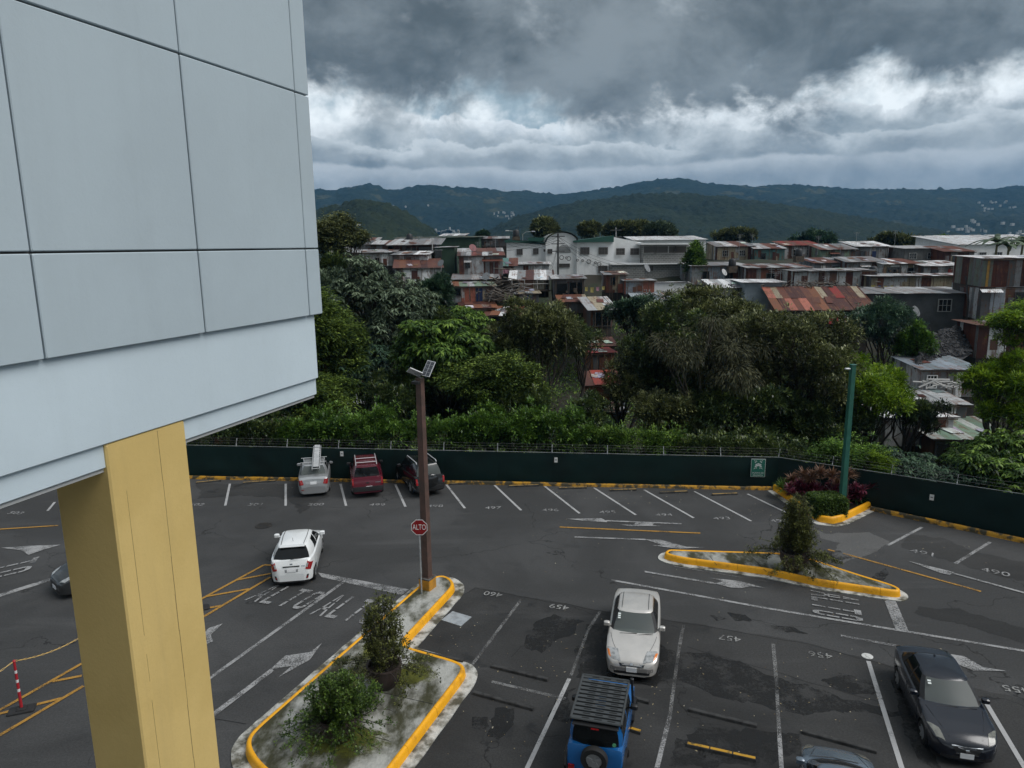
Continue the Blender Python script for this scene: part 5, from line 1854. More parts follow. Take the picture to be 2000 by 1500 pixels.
def house(key, label, px, Y, depth=5.0, yaw=0.0, wall=(GREY,), side=None, roof=(GREY,), pitch=.16, over=.35, rsw=1.0, plaster=None, feats=(), cat='shack', name='shack', rise=None, rows=1, flat=False, rjit=.05, down=2.2, ry=None, roofz=0.0, mono='front', sheetw=.95):
    x0, x1, yt, yb = px
    pl, pr, tl = at(x0, yb, Y), at(x1, yb, Y), at(x0, yt, Y)
    w = (pr - pl).length
    h = tl.z - pl.z
    t = thing(name, label, cat, tuple(pl), math.radians(yaw))
    HOUSES[key] = t
    h0, h1 = h, h + (depth * pitch if mono == 'front' else -depth * pitch if mono == 'back' else 0)
    if ry is not None:
        h1 = at(x0, ry, Y + depth * math.cos(math.radians(yaw))).z - pl.z
    # body core
    core = MB()
    prof = [(.05, -down), (depth, -down), (depth, h1), (.05, h0)]
    vs = [(x, y, z) for x in (.04, w - .04) for y, z in prof]
    core.add(vs, [(0, 1, 2, 3), (7, 6, 5, 4), (0, 4, 5, 1), (1, 5, 6, 2), (2, 6, 7, 3), (3, 7, 4, 0)])
    core.build('wall', plaster or m_core, t)
    if plaster is None:
        sd = side or wall
        me = FLATS if flat else SHEET
        panels(t, (0, 0, 0), (1, 0, 0), w, lambda u: h0, wall, me=me, sw=sheetw, odd=.16 if len(feats) < 4 else 0.0)
        panels(t, (w, 0, 0), (0, 1, 0), depth, lambda u: h0 + (h1 - h0) * u / depth, sd, me=me, sw=sheetw)
        panels(t, (0, depth, 0), (0, -1, 0), depth, lambda u: h1 + (h0 - h1) * u / depth, sd, me=me, sw=sheetw)
    # roof sheets laid from eave to ridge
    x = -over
    sl = Vector((0, depth + 2 * over, (h1 - h0) * (depth + 2 * over) / depth))
    ln = sl.length / rows
    ud = sl.normalized()
    while x < w + over - .1:
        s_ = min(rsw * rnd.uniform(.8, 1.15), w + over - x)
        for r_ in range(rows):
            c = rnd.choice(roof)
            k = rnd.uniform(.75, 1.15)
            z = h0 - (h1 - h0) * over / depth + .05 + roofz + rnd.uniform(0, rjit)
            p = Vector((x, -over - rnd.uniform(0, .12), z)) + ud * (ln * r_) + Vector((0, 0, .02 * (r_ % 2)))
            u2 = (Vector((1, 0, 0)) + Vector((0, rnd.uniform(-.02, .02), rnd.uniform(-.012, .012)))).normalized()
            piece('roof_sheet', t, p, u2, ud, s_ + .05, ln * 1.03, tuple(v * k for v in c))
        x += s_
    if plaster is None or flat:
        for q in range(rnd.randint(2, 4)):                  # loose sheets thrown over the roof
            u_, v_ = rnd.uniform(0, .85), rnd.uniform(.05, .55)
            p = Vector((u_ * w, -over + (depth + 2 * over) * v_, 0)) 
            p.z = h0 - (h1 - h0) * over / depth + .13 + roofz + (h1 - h0) * (depth + 2 * over) / depth * v_ + rnd.uniform(0, .05)
            a_ = rnd.uniform(-.25, .25)
            u2 = (Vector((math.cos(a_), 0, 0)) + ud * math.sin(a_)).normalized()
            c = rnd.choice((RUST, DRUST, ORANGE, LGREY, GREY, BROWN, RUST, WHITE))
            piece('patch_sheet', t, p, u2, ud, rnd.uniform(.5, 1.0), rnd.uniform(.8, 1.9), tuple(k_ * rnd.uniform(.8, 1.1) for k_ in c))
        for q in range(rnd.randint(1, 3) if len(feats) < 4 else 0):                  # odd boards and sheets nailed to the front
            hh_ = h0 * rnd.uniform(.3, .6)
            piece('patch_sheet', t, (rnd.uniform(.02, .8) * w, -.06 - .012 * q, rnd.uniform(.02, .35) * h0), (1, 0, rnd.uniform(-.05, .05)), (0, 0, 1), rnd.uniform(.4, .8), hh_, rnd.choice((RUST, DRUST, BROWN, GREY, CREAM, DGREY, ORANGE)), rnd.choice((SHEET, FLATS)))
        pr_ = MB()
        for q in range(rnd.randint(2, 4)):                  # props and stilts
            xx = rnd.uniform(.05, .95) * w
            pr_.tube([(xx, -over * .9, -down), (xx + rnd.uniform(-.15, .15), -over * .9, h0 - .05)], .045, 5)
        pr_.tube([(-.2, -over * .8, h0 - .1), (w + .2, -over * .8, h0 - .1 + rnd.uniform(-.06, .06))], .05, 4)
        pr_.build('prop_posts', m_wood, t)
    for ft in feats:
        kind, u0, u1, v0, v1 = ft[:5]
        xa, xb, za, zb_ = u0 * w, u1 * w, v0 * h, v1 * h
        M = Matrix.Translation((xa, -.08, za)) @ Matrix.Rotation(PI / 2, 4, 'X')
        if kind == 'win':
            window(t, M, xb - xa, zb_ - za, *(ft[5:]))
        elif kind == 'hole':
            window(t, M, xb - xa, zb_ - za, False, m_framed)
        elif kind == 'door':
            col = ft[5]
            o = MB().box(0, xb - xa, 0, zb_ - za, -.02, .05).build('door', mat('door_%d%d%d' % tuple(int(c * 999) for c in col), col, .6), t, mtx=M)
            MB().box((xb - xa) * .82, (xb - xa) * .9, (zb_ - za) * .45, (zb_ - za) * .5, .051, .08).build('handle', m_framed, o)
        elif kind == 'panel':
            piece('wall_sheet', t, (xa, -.07, za), (1, 0, 0), (0, 0, 1), xb - xa, zb_ - za, ft[5], FLATS)
        elif kind == 'awning':
            o = piece('awning', t, (xa - .1, -.85, zb_ - .25), (1, 0, 0), (0, .80, .28), xb - xa + .2, .85, ft[5])
        elif kind == 'band':
            k = ft[5]
            o = MB().box(0, xb - xa, 0, zb_ - za, -.05, .02).build('window_band', m_pane, t, mtx=M)
            b = MB()
            for i in range(k + 1):
                xx = (xb - xa) * i / k
                b.box(xx - .06, xx + .06, 0, zb_ - za, .021, .09)
            b.box(-.1, xb - xa + .1, (zb_ - za) * .74, (zb_ - za) * .79, .02, .085)
            b.build('mullion', m_frame, o)
        elif kind == 'clutter':
            mb = MB()
            for i in range(ft[5]):
                a = rnd.uniform(xa, xb)
                b_ = rnd.uniform(za, zb_)
                mb.box(a, a + rnd.uniform(.1, .5), -rnd.uniform(.1, .6), -.06, b_, b_ + rnd.uniform(.1, .5))
            mb.build('clutter', m_wood, t, kind='stuff')
    return t, w, h


# left group
house('a', 'long low shack at the far left with brown walls under grey roofing', (668, 735, 472, 492), 120, 7, 4, (LGREY, WHITE, GREY), None, (GREY, DGREY, RUST, LGREY), .10, feats=[('panel', .0, .35, 0, .95, WHITE)], ry=466)
house('b', 'row of rusty brown lean-tos below the long grey roof on the left', (715, 800, 478, 497), 114, 6, 3, (DRUST, BROWN, GREY), None, (GREY, DGREY, LGREY, RUST), .12, feats=[('hole', .50, .62, .15, .8), ('panel', .75, .98, .45, .95, ORANGE), ('hole', .1, .2, .2, .7)], ry=471)
house('b2', 'shack with wide grey overhanging roof beside the tall green box house', (772, 848, 478, 506), 109, 7, 0, (DGREY, DRUST, BROWN), None, (GREY, LGREY, GREY), .10, over=1.2, feats=[('hole', .3, .5, .1, .7), ('hole', .62, .95, .05, .8), ('clutter', .2, .95, 0, .5, 8)], ry=469)
house('c', 'pale grey corrugated shack with small window above the left tree', (690, 770, 494, 520), 104, 5, 3, (LGREY, WHITE, LGREY), None, (LGREY, GREY), .08, feats=[('hole', .55, .64, .2, .6), ('door', .25, .33, 0, .7, (.2, .2, .2))], ry=489)
house('c2', 'bleached tin shack with leaning side wall behind the green box house', (768, 836, 498, 528), 101, 5, -3, (LGREY, GREY, WHITE), None, (LGREY, GREY, WHITE), .08, feats=[('hole', .1, .2, .25, .65), ('hole', .6, .7, .2, .6), ('clutter', .3, .9, 0, .3, 6)], ry=492)
house('d', 'tall dark green box house with one square window', (849, 890, 484, 530), 104, 6, 0, (GREEN,), None, (GREY, LGREY), .03, over=.1, plaster=m_wgreen, feats=[('hole', .06, .34, .58, .88), ('panel', .04, .40, .89, .92, LGREY)], cat='house', name='house', ry=482.5)
house('e', 'long dark green warehouse wall behind the shacks', (770, 936, 466, 484), 132, 10, -2, (GREEN,), None, (GREEN, (.05, .08, .06)), .05, plaster=m_wgreen, cat='warehouse', name='warehouse', rsw=2.5, ry=464)
house('f', 'small upper house with pink and white striped wall on the skyline', (860, 906, 461, 472), 150, 6, -4, (PINK, WHITE, PINK, RUST), None, (LGREY, WHITE), -.10, feats=[('hole', .72, .8, .2, .8)], ry=457.5)
house('f2', 'low grey rooftop shed right of the yellow sign', (925, 992, 467, 482), 138, 6, 0, (GREY, DGREY, LGREY), None, (GREY, RUST, LGREY), .08, feats=[('hole', .2, .3, .2, .7)], ry=463)
house('g', 'tin hut with rusty gable roof rising behind the dark pointed tree', (773, 862, 524, 552), 95, 6, 8, (LGREY, WHITE, GREY), (LGREY, WHITE), (RUST, DRUST, RUST, ORANGE), .30, feats=[], ry=508)
house('h', 'two-storey tin house with red patched roof and red satellite dish', (898, 982, 500, 540), 100, 7, 3, (GREY, LGREY, GREY, DRUST), (DRUST, GREY), (RUST, DRUST, GREY, RUST, (.20, .05, .04), LGREY, DRUST), .22, feats=[('hole', .14, .24, .42, .68), ('awning', .12, .26, .42, .78, LGREY), ('panel', .0, .10, .0, 1.0, DRUST), ('panel', .56, .60, 0, .95, DRUST), ('door', .70, .78, 0, .68, DRUST), ('door', .82, .90, 0, .68, DRUST), ('awning', .54, .98, .5, .82, RUST)], ry=487, rsw=.7, rows=2)
house('i', 'strip of patched grey and rust roofing between two tin houses', (888, 972, 546, 556), 96, 4, 2, (DGREY, BROWN), None, (GREY, RUST, LGREY, DRUST, GREY), .30, over=.5, ry=537)
house('j', 'tin hut with pink wall panels and dark blue door', (875, 966, 560, 592), 91, 6, 5, (GREY, LGREY, GREY), (DRUST, GREY, BROWN, PINK), (PGREEN, LGREY, GREY, ORANGE, PGREEN, LGREY), .17, feats=[('hole', .12, .27, .45, .85), ('panel', .36, .46, .03, .97, PINK), ('panel', .47, .59, .05, .95, PINK), ('door', .61, .74, .0, .88, BLUE), ('panel', .75, .80, .05, .72, CREAM), ('panel', .82, .92, .1, .75, DGREY), ('panel', .28, .35, 0, .3, PINK)], ry=548.5)
house('k', 'raised hut with brown and beige panels behind white railing', (1003, 1072, 546, 567), 95, 5, -2, (BROWN, CREAM, BROWN), None, (LGREY, WHITE, RUST, LGREY, PGREEN, DRUST, GREY), .30, over=.7, flat=True, down=1.0, feats=[('panel', .18, .55, .08, .95, (.20, .11, .08)), ('panel', .60, .85, .1, .95, (.33, .32, .27)), ('hole', .03, .15, .1, .9), ('hole', .88, .98, .1, .9)], ry=531)
house('l', 'small grey hut with blue cloth under the raised hut', (1004, 1052, 574, 600), 91, 4, 4, (GREY, DGREY, LGREY), None, (GREY, LGREY, BLUE, CREAM), .3, feats=[('panel', .45, .75, .45, .95, (.04, .12, .26)), ('hole', .1, .3, .1, .6)], ry=566)
house('m', 'jumbled rust roofed hut lowest on the left slope', (905, 965, 604, 632), 86, 5, 6, (GREY, DGREY), (BROWN, GREY), (RUST, ORANGE, CREAM, DRUST, ORANGE), .26, over=.5, rows=2, rjit=.15, feats=[('panel', .75, .95, .2, .9, ORANGE), ('hole', .5, .7, .0, .8)], ry=592)
house('m2', 'lean-to with orange and red sheets beside the timber pile', (952, 1010, 616, 648), 84, 4, -6, (BROWN, DGREY), None, (ORANGE, RUST, RED, WHITE, RUST), .30, over=.5, rjit=.15, feats=[('hole', .2, .8, .0, .9), ('clutter', .1, .9, 0, .7, 10)], ry=602)
house('n', 'cluttered hut with turquoise roof and washing beside the white building', (976, 1003, 519, 541), 102, 4, 0, (DGREY, BROWN), None, (TEAL, (.16, .27, .26), RUST), .30, over=.6, feats=[('hole', .05, .95, .05, .8), ('clutter', .05, .95, 0, .8, 14)], ry=507)
house('n2', 'narrow tin annex with dark red door under the white building', (1003, 1072, 517, 541), 106, 4, 0, (WHITE, LGREY, WHITE), None, (LGREY, WHITE), .05, feats=[('door', .28, .42, 0, .95, DRUST), ('hole', .55, .62, .1, .5), ('hole', .70, .75, .1, .6), ('hole', .82, .88, .1, .6), ('clutter', .55, .98, 0, .4, 10)], ry=513)
# small sheds under the white building's right end
house('o', 'open grey shed with white posts in front of the white building', (1082, 1140, 545, 582), 92, 5, 0, (DGREY, GREY), None, (GREY, LGREY, GREY), .12, over=.4, feats=[('hole', .05, .45, .12, .75), ('hole', .52, .95, .1, .8), ('clutter', .1, .9, 0, .4, 8)], ry=538)
house('o2', 'tin hut with curved brown eave below the block house', (1183, 1222, 537, 572), 90, 4, 0, (LGREY, GREY, CREAM), None, (BROWN, GREY, LGREY), .14, feats=[('hole', .25, .45, .45, .85), ('panel', .6, .95, .0, .5, PINK)], ry=531)
house('o3', 'patchwork tin wall hut with rusty stains below the block house', (1222, 1277, 549, 575), 88, 4, 0, (LGREY, CREAM, PINK, GREY, PBLUE), None, (LGREY, GREY), .06, ry=546)
house('o4', 'low white walled yard below the block house', (1277, 1341, 553, 572), 89, 3, 0, (WHITE,), None, (LGREY, GREY), .03, plaster=m_wallw, over=.1, ry=551.5)
house('p', 'brown rust roofed hut over the crown of the dark tree', (1095, 1142, 590, 612), 86, 4, 0, (BROWN, DGREY), None, (ORANGE, CREAM, RUST), .30, rjit=.12, ry=578)
house('p2', 'hut with bleached white roof flap beside the small blue-green tree', (1155, 1196, 604, 640), 82, 4, 8, (DGREY, BROWN), None, (WHITE, CREAM, LGREY), .42, over=.6, feats=[('hole', .1, .9, .1, .8)], ry=584)
house('q', 'hut with pale blue corrugated roof over the large dark trees', (1245, 1312, 586, 606), 84, 4, 0, (DGREY, GREY), None, (PBLUE, (.33, .38, .41), PBLUE), .22, over=.5, ry=573)
house('q2', 'whitish tin hut with satellite dish on its roof', (1396, 1446, 562, 590), 82, 5, -4, (LGREY, CREAM, WHITE, DGREY), None, (LGREY, WHITE, CREAM), .26, over=.5, ry=548)
house('r', 'pale blue walled box house over the dark trees', (1452, 1524, 553, 600), 80, 6, -6, (PBLUE,), None, (WHITE, LGREY), .08, plaster=m_wblue, cat='house', name='house', feats=[('win', .68, .82, .35, .62, False, m_wblue)], ry=547)
house('s', 'hut with wide sloping roof of red rusted sheets', (1520, 1688, 603, 648), 74, 5, -6, (DGREY, BROWN, DGREY), None, (RUST, DRUST, RED, RUST, ORANGE, CREAM, DRUST, PINK, DRUST), .42, over=.6, rows=2, rsw=.85, feats=[('hole', .46, .60, .1, .85), ('hole', .64, .78, .0, .85), ('panel', .80, .95, .0, .95, LGREY), ('clutter', .4, .8, 0, .5, 10)], ry=566)
house('t', 'long dark grey wooden house with barred window and pale roof edge', (1690, 1888, 574, 628), 77, 7, -7, (DGREY,), None, (GREY, LGREY, GREY), .10, plaster=m_wgrey, cat='house', name='house', over=.4, feats=[('win', .66, .77, .38, .78)], ry=562.5)
house('u', 'row of red and grey striped tin walls behind the rusted roof', (1550, 1700, 530, 560), 95, 5, -4, (DRUST, LGREY, DRUST, RUST, LGREY), None, (GREY, LGREY), .05, ry=526)
house('u2', 'grey tin row above the long grey house', (1700, 1890, 540, 566), 92, 5, -6, (LGREY, GREY, CREAM, DRUST, LGREY), None, (WHITE, LGREY, RUST), .10, feats=[('panel', .06, .12, 0, .9, RUST)], ry=536)
house('v', 'tall tin house with red, green and grey vertical stripes at right edge', (1915, 2062, 506, 560), 72, 8, -14, (DRUST, (.16, .20, .17), DRUST, (.12, .15, .13), DRUST, GREY), (GREY, DRUST, (.16, .20, .17)), (WHITE, LGREY), .06, sheetw=.6, over=.15, down=4.5, feats=[('panel', .05, .08, .0, 1.0, (.34, .20, .04))], ry=500)
house('v2', 'grey timber lower storey with small white awning at right edge', (1912, 2062, 562, 625), 71.5, 6, -14, (GREY, DGREY, LGREY, BROWN), None, (GREY, RUST), .04, over=.05, feats=[('awning', -.02, .20, .6, .95, WHITE), ('panel', .10, .26, .15, .9, PBLUE), ('hole', .38, .5, .4, .85), ('door', .3, .36, .0, .7, DGREY)], ry=560)
house('w', 'patchwork rust and white tin hut at right edge behind the lime tree', (1905, 2062, 636, 700), 66, 5, -12, (RUST, GREY, DRUST, WHITE, LGREY), None, (RUST, BROWN, GREY), .10, feats=[('panel', .25, .32, .2, .45, WHITE)], ry=626)
house('x', 'tin hut with blue-grey roof, planks and barred white window', (1797, 1902, 722, 775), 58, 5, -4, (GREY, LGREY, GREY), None, (PBLUE, (.22, .27, .30), PBLUE), .30, over=.3, feats=[('win', .09, .25, .35, .78, True, mat('frame_white', (.75, .75, .74), .6)), ('door', .46, .60, .0, .8, (.22, .22, .22)), ('panel', .61, .72, .0, .9, WHITE)], ry=698)
house('y', 'white tin roofed shed littered with boards below the blue-grey hut', (1795, 1880, 790, 840), 54, 6, -3, (LGREY, WHITE), None, (WHITE, (.50, .52, .53), WHITE), .32, over=.3, ry=752)
house('y2', 'bright white roofed shed showing through the lime tree', (1725, 1852, 815, 872), 51, 6, -3, (WHITE, LGREY), None, (WHITE, WHITE, (.50, .52, .54)), .30, over=.3, ry=790)
house('z', 'shed with pale green roof and dark open storage below', (1820, 1962, 856, 915), 48.5, 6, -8, (DGREY, BROWN, GREEN), None, (PGREEN, (.17, .26, .19), PGREEN, (.42, .45, .42)), .34, over=.4, feats=[('hole', .02, .28, .15, .85), ('hole', .34, .6, .1, .85), ('panel', .22, .32, .2, .6, WHITE), ('clutter', .05, .6, 0, .5, 12)], ry=815)
# red huts in the gap between the dark trees
house('ra', 'dark red roofed hut high in the gap between the dark trees', (1150, 1200, 676, 700), 72, 4, 0, (BROWN, DGREY), None, (DRUST, RUST), .35, ry=661)
house('rb', 'orange-brown plank hut with bright red roof edge in the tree gap', (1158, 1198, 690, 728), 67, 4, 4, ((.22, .08, .04), (.18, .07, .03)), None, (RED, (.36, .04, .03)), .35, feats=[('door', .3, .6, 0, .8, (.12, .05, .03))], ry=681)
house('rc', 'low hut with red roof of two tones at the bottom of the tree gap', (1146, 1212, 752, 785), 60, 4, 0, (BROWN, (.25, .08, .05)), None, (RED, RUST, (.32, .05, .035)), .40, rjit=.1, ry=728)
house('rd', 'whitish patched roof low in the gap behind the fence', (1148, 1218, 806, 840), 54, 4, 0, (WHITE, LGREY), None, (WHITE, CREAM, PGREEN, WHITE), .40, rjit=.1, ry=788)
house('re', 'pale roof glimpsed between dark trunks behind the hedge', (640, 730, 790, 830), 56, 5, 4, (WHITE, LGREY), None, (WHITE, LGREY), .30, ry=770)
house('rf', 'rust roofed hut glimpsed under the white building edge', (420, 500, 838, 875), 52, 5, 0, (WHITE, PINK), None, (RUST, ORANGE, PINK), .30, ry=820)
house('rg', 'pale tin hut between trunks left of the lamp post', (660, 700, 735, 765), 64, 4, 4, (LGREY,), None, (WHITE, RUST), .30, ry=722)

# ------------------------------------------------------------------ white building with barrel roof
wb = thing('white_hall', 'white rendered hall with barrel vault roof and green roofed wing on the hilltop', 'building')
m_groof = mat('roof_green', (.02, .085, .065), .5)
m_vault = mat('roof_vault', (.30, .31, .28), .6, (.20, .20, .16), 1.5, streak=.3)


def block(px, Y, depth, name, m, parent, slope=0, base=None):
    x0, x1, yt, yb = px
    a, b, tl, tr = at(x0, yb, Y), at(x1, yb, Y), at(x0, yt, Y), at(x1, yt + slope, Y)
    vs = []
    for d_ in (0, depth):
        vs += [(a.x, Y + d_, a.z), (b.x, Y + d_, a.z), (b.x, Y + d_, tr.z), (a.x, Y + d_, tl.z)]
    return MB().add(vs, [(0, 1, 2, 3), (5, 4, 7, 6), (0, 3, 7, 4), (1, 5, 6, 2), (3, 2, 6, 7), (0, 4, 5, 1)]).build(name, m, parent)


def win_at(px, Y, parent, frame=None, bars=True):
    x0, x1, yt, yb = px
    a, b, tl = at(x0, yb, Y), at(x1, yb, Y), at(x0, yt, Y)
    M = Matrix.Translation((a.x, Y - .05, a.z)) @ Matrix.Rotation(PI / 2, 4, 'X')
    return window(parent, M, b.x - a.x, tl.z - a.z, bars, frame or m_winf, pane=m_winp)


YW = 116
m_winf = mat('frame_mid', (.16, .15, .14), .7)
m_winp = mat('pane_brown', (.060, .052, .046), .3)
block((990, 1069, 472, 541), YW, 14, 'wall', m_wallw, wb, 7)
block((986, 1074, 468, 474), YW - .5, 15, 'roof_edge', m_groof, wb, 8)
block((1032, 1068, 464, 472), YW + 5, 8, 'roof', m_groof, wb, 0)
block((1066, 1128, 473, 560), YW - .8, 16, 'wall', m_wallw, wb)
# barrel vault above the central bay
a, b, tp = at(1067, 474, YW - .8), at(1127, 474, YW - .8), at(1097, 454.5, YW - .8)
cxv, rv, hv = (a.x + b.x) / 2, (b.x - a.x) / 2, tp.z - a.z
arc = [(cxv + rv * math.cos(t), a.z + hv * math.sin(t)) for t in np.linspace(PI, 0, 19)]
MB().prism([(x, z) for x, z in arc], -.12, .0, Matrix.Translation((0, YW - .8, 0)) @ Matrix.Rotation(PI / 2, 4, 'X') @ Matrix.Translation((0, 0, .001))).build('gable', m_wallw, wb)
vs = []
for x, z in [(cxv + (rv + .25) * math.cos(t), a.z + (hv + .2) * math.sin(t)) for t in np.linspace(PI, 0, 19)]:
    vs += [(x, YW - 1.3, z), (x, YW + 15, z)]
MB().add(vs, [(2 * i, 2 * i + 1, 2 * i + 3, 2 * i + 2) for i in range(18)]).build('vault_roof', m_vault, wb, smooth=True, sharp=None)
block((1126, 1197, 473, 560), YW - 1.2, 16, 'wall', m_wallw, wb, -10)
block((1197, 1257, 463, 560), YW - 1.0, 12, 'wall', m_wallw, wb, 12)
block((1120, 1199, 470, 473.5), YW - 1.8, 15, 'roof_edge', m_groof, wb, -10)
for px in ((1010, 1020, 487, 497), (1042, 1051, 486, 496), (1062, 1067, 487, 491), (1134, 1150, 484, 496), (1170, 1186, 484, 496), (1204, 1219, 486, 497), (1232, 1247, 486, 497), (1169, 1185, 520, 532), (1092, 1112, 516, 521)):
    win_at(px, YW - (.05 if px[0] < 1066 else .85 if px[0] < 1126 else 1.25), wb)
win_at((1070, 1078, 487, 495), YW - .85, wb)
# arched louvre in the central bay
aa, bb = at(1087, 494, YW - .9), at(1115, 494, YW - .9)
cxa, ra_ = (aa.x + bb.x) / 2, (bb.x - aa.x) / 2
hz_ = at(1100, 478, YW - .9).z - aa.z
MB().prism([(cxa + ra_ * math.cos(t), aa.z + hz_ * math.sin(t)) for t in np.linspace(PI, 0, 13)], 0, .05, Matrix.Translation((0, YW - .81, 0)) @ Matrix.Rotation(PI / 2, 4, 'X')).build('arched_vent', mat('vent_grey', (.30, .31, .31), .7), wb)
for k in range(4):
    z = aa.z + .1 + k * hz_ * .2
    MB().box(cxa - ra_ * .9, cxa + ra_ * .9, YW - .92, YW - .865, z, z + .08).build('louvre', m_frame, wb)
mbp = MB()
for px in ((1097, 503), (1106, 503.5), (1111, 505), (1128, 508), (1138, 509), (1150, 511), (1163, 513), (1170, 516)):
    p = at(px[0], px[1], YW - 1.35)
    r = .32 if px[0] in (1097, 1111, 1170, 1150) else .16
    mbp.tube([(p.x + r * math.cos(t), p.y, p.z + r * math.sin(t)) for t in np.linspace(0, 2 * PI, 13)], .05, 4, False)
mbp.build('wall_ring', m_framed, wb, kind='stuff')

# grey block house with window band
gbk = thing('block_house', 'grey concrete block house with a band of windows under its roof', 'house')
YB = 112
m_blocks = bpy.data.materials.new('blockwork')
m_blocks.use_nodes = True
n = N(m_blocks.node_tree)
pos = n.new('ShaderNodeNewGeometry').outputs['Position']
sp_ = n.new('ShaderNodeSeparateXYZ', {0: pos}).outputs
cv2 = n.new('ShaderNodeCombineXYZ', {0: sp_[0], 1: sp_[2], 2: 0.0}).outputs[0]
bk = n.new('ShaderNodeTexBrick', {'Vector': cv2, 'Color1': (.17, .17, .165, 1), 'Color2': (.22, .22, .21, 1), 'Mortar': (.33, .33, .32, 1), 'Scale': 1.0, 'Mortar Size': .03, 'Brick Width': .55, 'Row Height': .28})
p = n.new('ShaderNodeBsdfPrincipled', {'Base Color': bk.outputs['Color'], 'Roughness': .9})
n.new('ShaderNodeOutputMaterial', {'Surface': p.outputs[0]})
block((1255, 1342, 478, 576), YB, 10, 'wall', m_blocks, gbk)
block((1194, 1258, 518, 556), YB - .4, 8, 'wall', m_blocks, gbk)
block((1252, 1346, 474.5, 478), YB - .7, 11, 'roof', m_wallw, gbk)
block((1192, 1343, 514, 517.5), YB - .7, 2, 'cornice', m_wallw, gbk)
for x0, x1 in ((1257, 1279), (1280, 1304), (1306, 1317), (1318, 1340)):
    win_at((x0, x1, 481, 494), YB, gbk, m_frame, False)
win_at((1264, 1276, 519, 529), YB, gbk, m_frame, False)

# skyline sheds and halls to the right (mostly distant white roofs)
house('fa', 'long white roofed hall on the skyline right of the block house', (1240, 1378, 470, 500), 150, 12, 0, (WHITE,), None, (WHITE, (.66, .68, .69)), .06, plaster=m_wallw, cat='hall', name='hall', rsw=3, ry=463)
house('fb', 'cream hall with white roof on the right skyline behind the palms', (1870, 2075, 478, 510), 128, 14, 0, (WHITE,), None, (WHITE, (.62, .64, .65)), .12, plaster=m_wallw, cat='hall', name='hall', rsw=2.5, feats=[('win', .2, .26, .1, .5), ('win', .35, .41, .1, .5)], ry=461)
for spec in [
    ('hall with cream wall and rusty roof high on the slope behind the others', (1400, 1472, 482, 508), 128, 7, (CREAM, LGREY, CREAM), (RUST, GREY, LGREY), 473, [('win', .15, .3, .3, .7), ('win', .6, .75, .3, .7)]),
    ('turquoise walled shack on the upper right slope', (1474, 1530, 486, 512), 126, 6, (TEAL, GREY, TEAL), (LGREY, RUST), 477, [('hole', .2, .35, .2, .65), ('door', .6, .72, 0, .75, DRUST)]),
    ('white shack with red roof on the upper right slope', (1532, 1600, 480, 508), 130, 6, (WHITE, WHITE, LGREY), (RED, RUST, DRUST), 472, [('win', .2, .34, .3, .7), ('win', .62, .76, .3, .7)]),
    ('pale green tin shack on the upper right slope', (1602, 1668, 488, 514), 122, 6, (PGREEN, GREY, PGREEN), (GREY, LGREY, RUST), 478, [('hole', .3, .45, .25, .7), ('awning', .25, .5, .3, .8, RUST)]),
    ('two-tone pink and grey shack with antenna on the upper right slope', (1670, 1732, 482, 512), 124, 6, (PINK, GREY, LGREY), (LGREY, WHITE), 473, [('hole', .15, .28, .3, .7), ('door', .5, .62, 0, .7, BLUE)]),
    ('small block house with flat roof high on the right slope', (1765, 1840, 486, 516), 120, 7, None, (LGREY,), 481, [('win', .12, .3, .35, .7), ('win', .6, .78, .35, .7)]),
    ('rust brown shack beside the tall striped tin house', (1842, 1898, 492, 522), 116, 6, (RUST, DRUST, GREY), (GREY, RUST), 482, [('hole', .3, .5, .3, .7)]),
    ('blue-grey shack with white door in the second tier on the right', (1590, 1650, 514, 540), 110, 5, (PBLUE, GREY), (RUST, LGREY, GREY), 505, [('door', .2, .35, 0, .8, (.5, .5, .48)), ('hole', .6, .8, .3, .7)]),
    ('grey shack with orange panels in the second tier on the right', (1652, 1722, 512, 542), 108, 5, (GREY, ORANGE, LGREY), (LGREY, DRUST, GREY), 503, [('hole', .4, .55, .25, .7), ('awning', .36, .6, .3, .8, LGREY)]),
    ('whitish shack with dark veranda in the second tier on the right', (1724, 1800, 516, 544), 106, 5, (LGREY, WHITE, CREAM), (WHITE, RUST, LGREY), 507, [('hole', .1, .45, .1, .75), ('clutter', .1, .45, 0, .5, 6), ('hole', .65, .78, .3, .7)]),
    ('dark tin shack with pale roof in the second tier at far right', (1802, 1882, 520, 546), 104, 5, (DGREY, BROWN, GREY), (LGREY, WHITE), 511, [('hole', .2, .35, .25, .7), ('door', .6, .7, 0, .75, RED)]),
]:
    lb_, px_r, Yr, dr, wr_, rf_, ryr, ft = spec
    house('x' + lb_[:6] + str(px_r[0]), lb_, px_r, Yr, dr, rnd.uniform(-5, 5), wr_ or (GREY,), None, rf_, plaster=None if wr_ else m_block, feats=ft, ry=ryr, down=2.5)
house('ff', 'low grey shed between the block house and the pale hall', (1350, 1460, 520, 556), 104, 7, 0, (GREY, LGREY, PBLUE), None, (LGREY, GREY), .10, feats=[('hole', .2, .3, .3, .7), ('hole', .6, .72, .2, .7)], ry=514)
house('fg', 'rusty tin row below the pale hall', (1460, 1580, 524, 560), 100, 6, 0, (RUST, LGREY, GREY, DRUST), None, (RUST, GREY, LGREY), .14, feats=[('hole', .3, .42, .2, .7), ('door', .6, .68, 0, .7, BROWN)], ry=517)

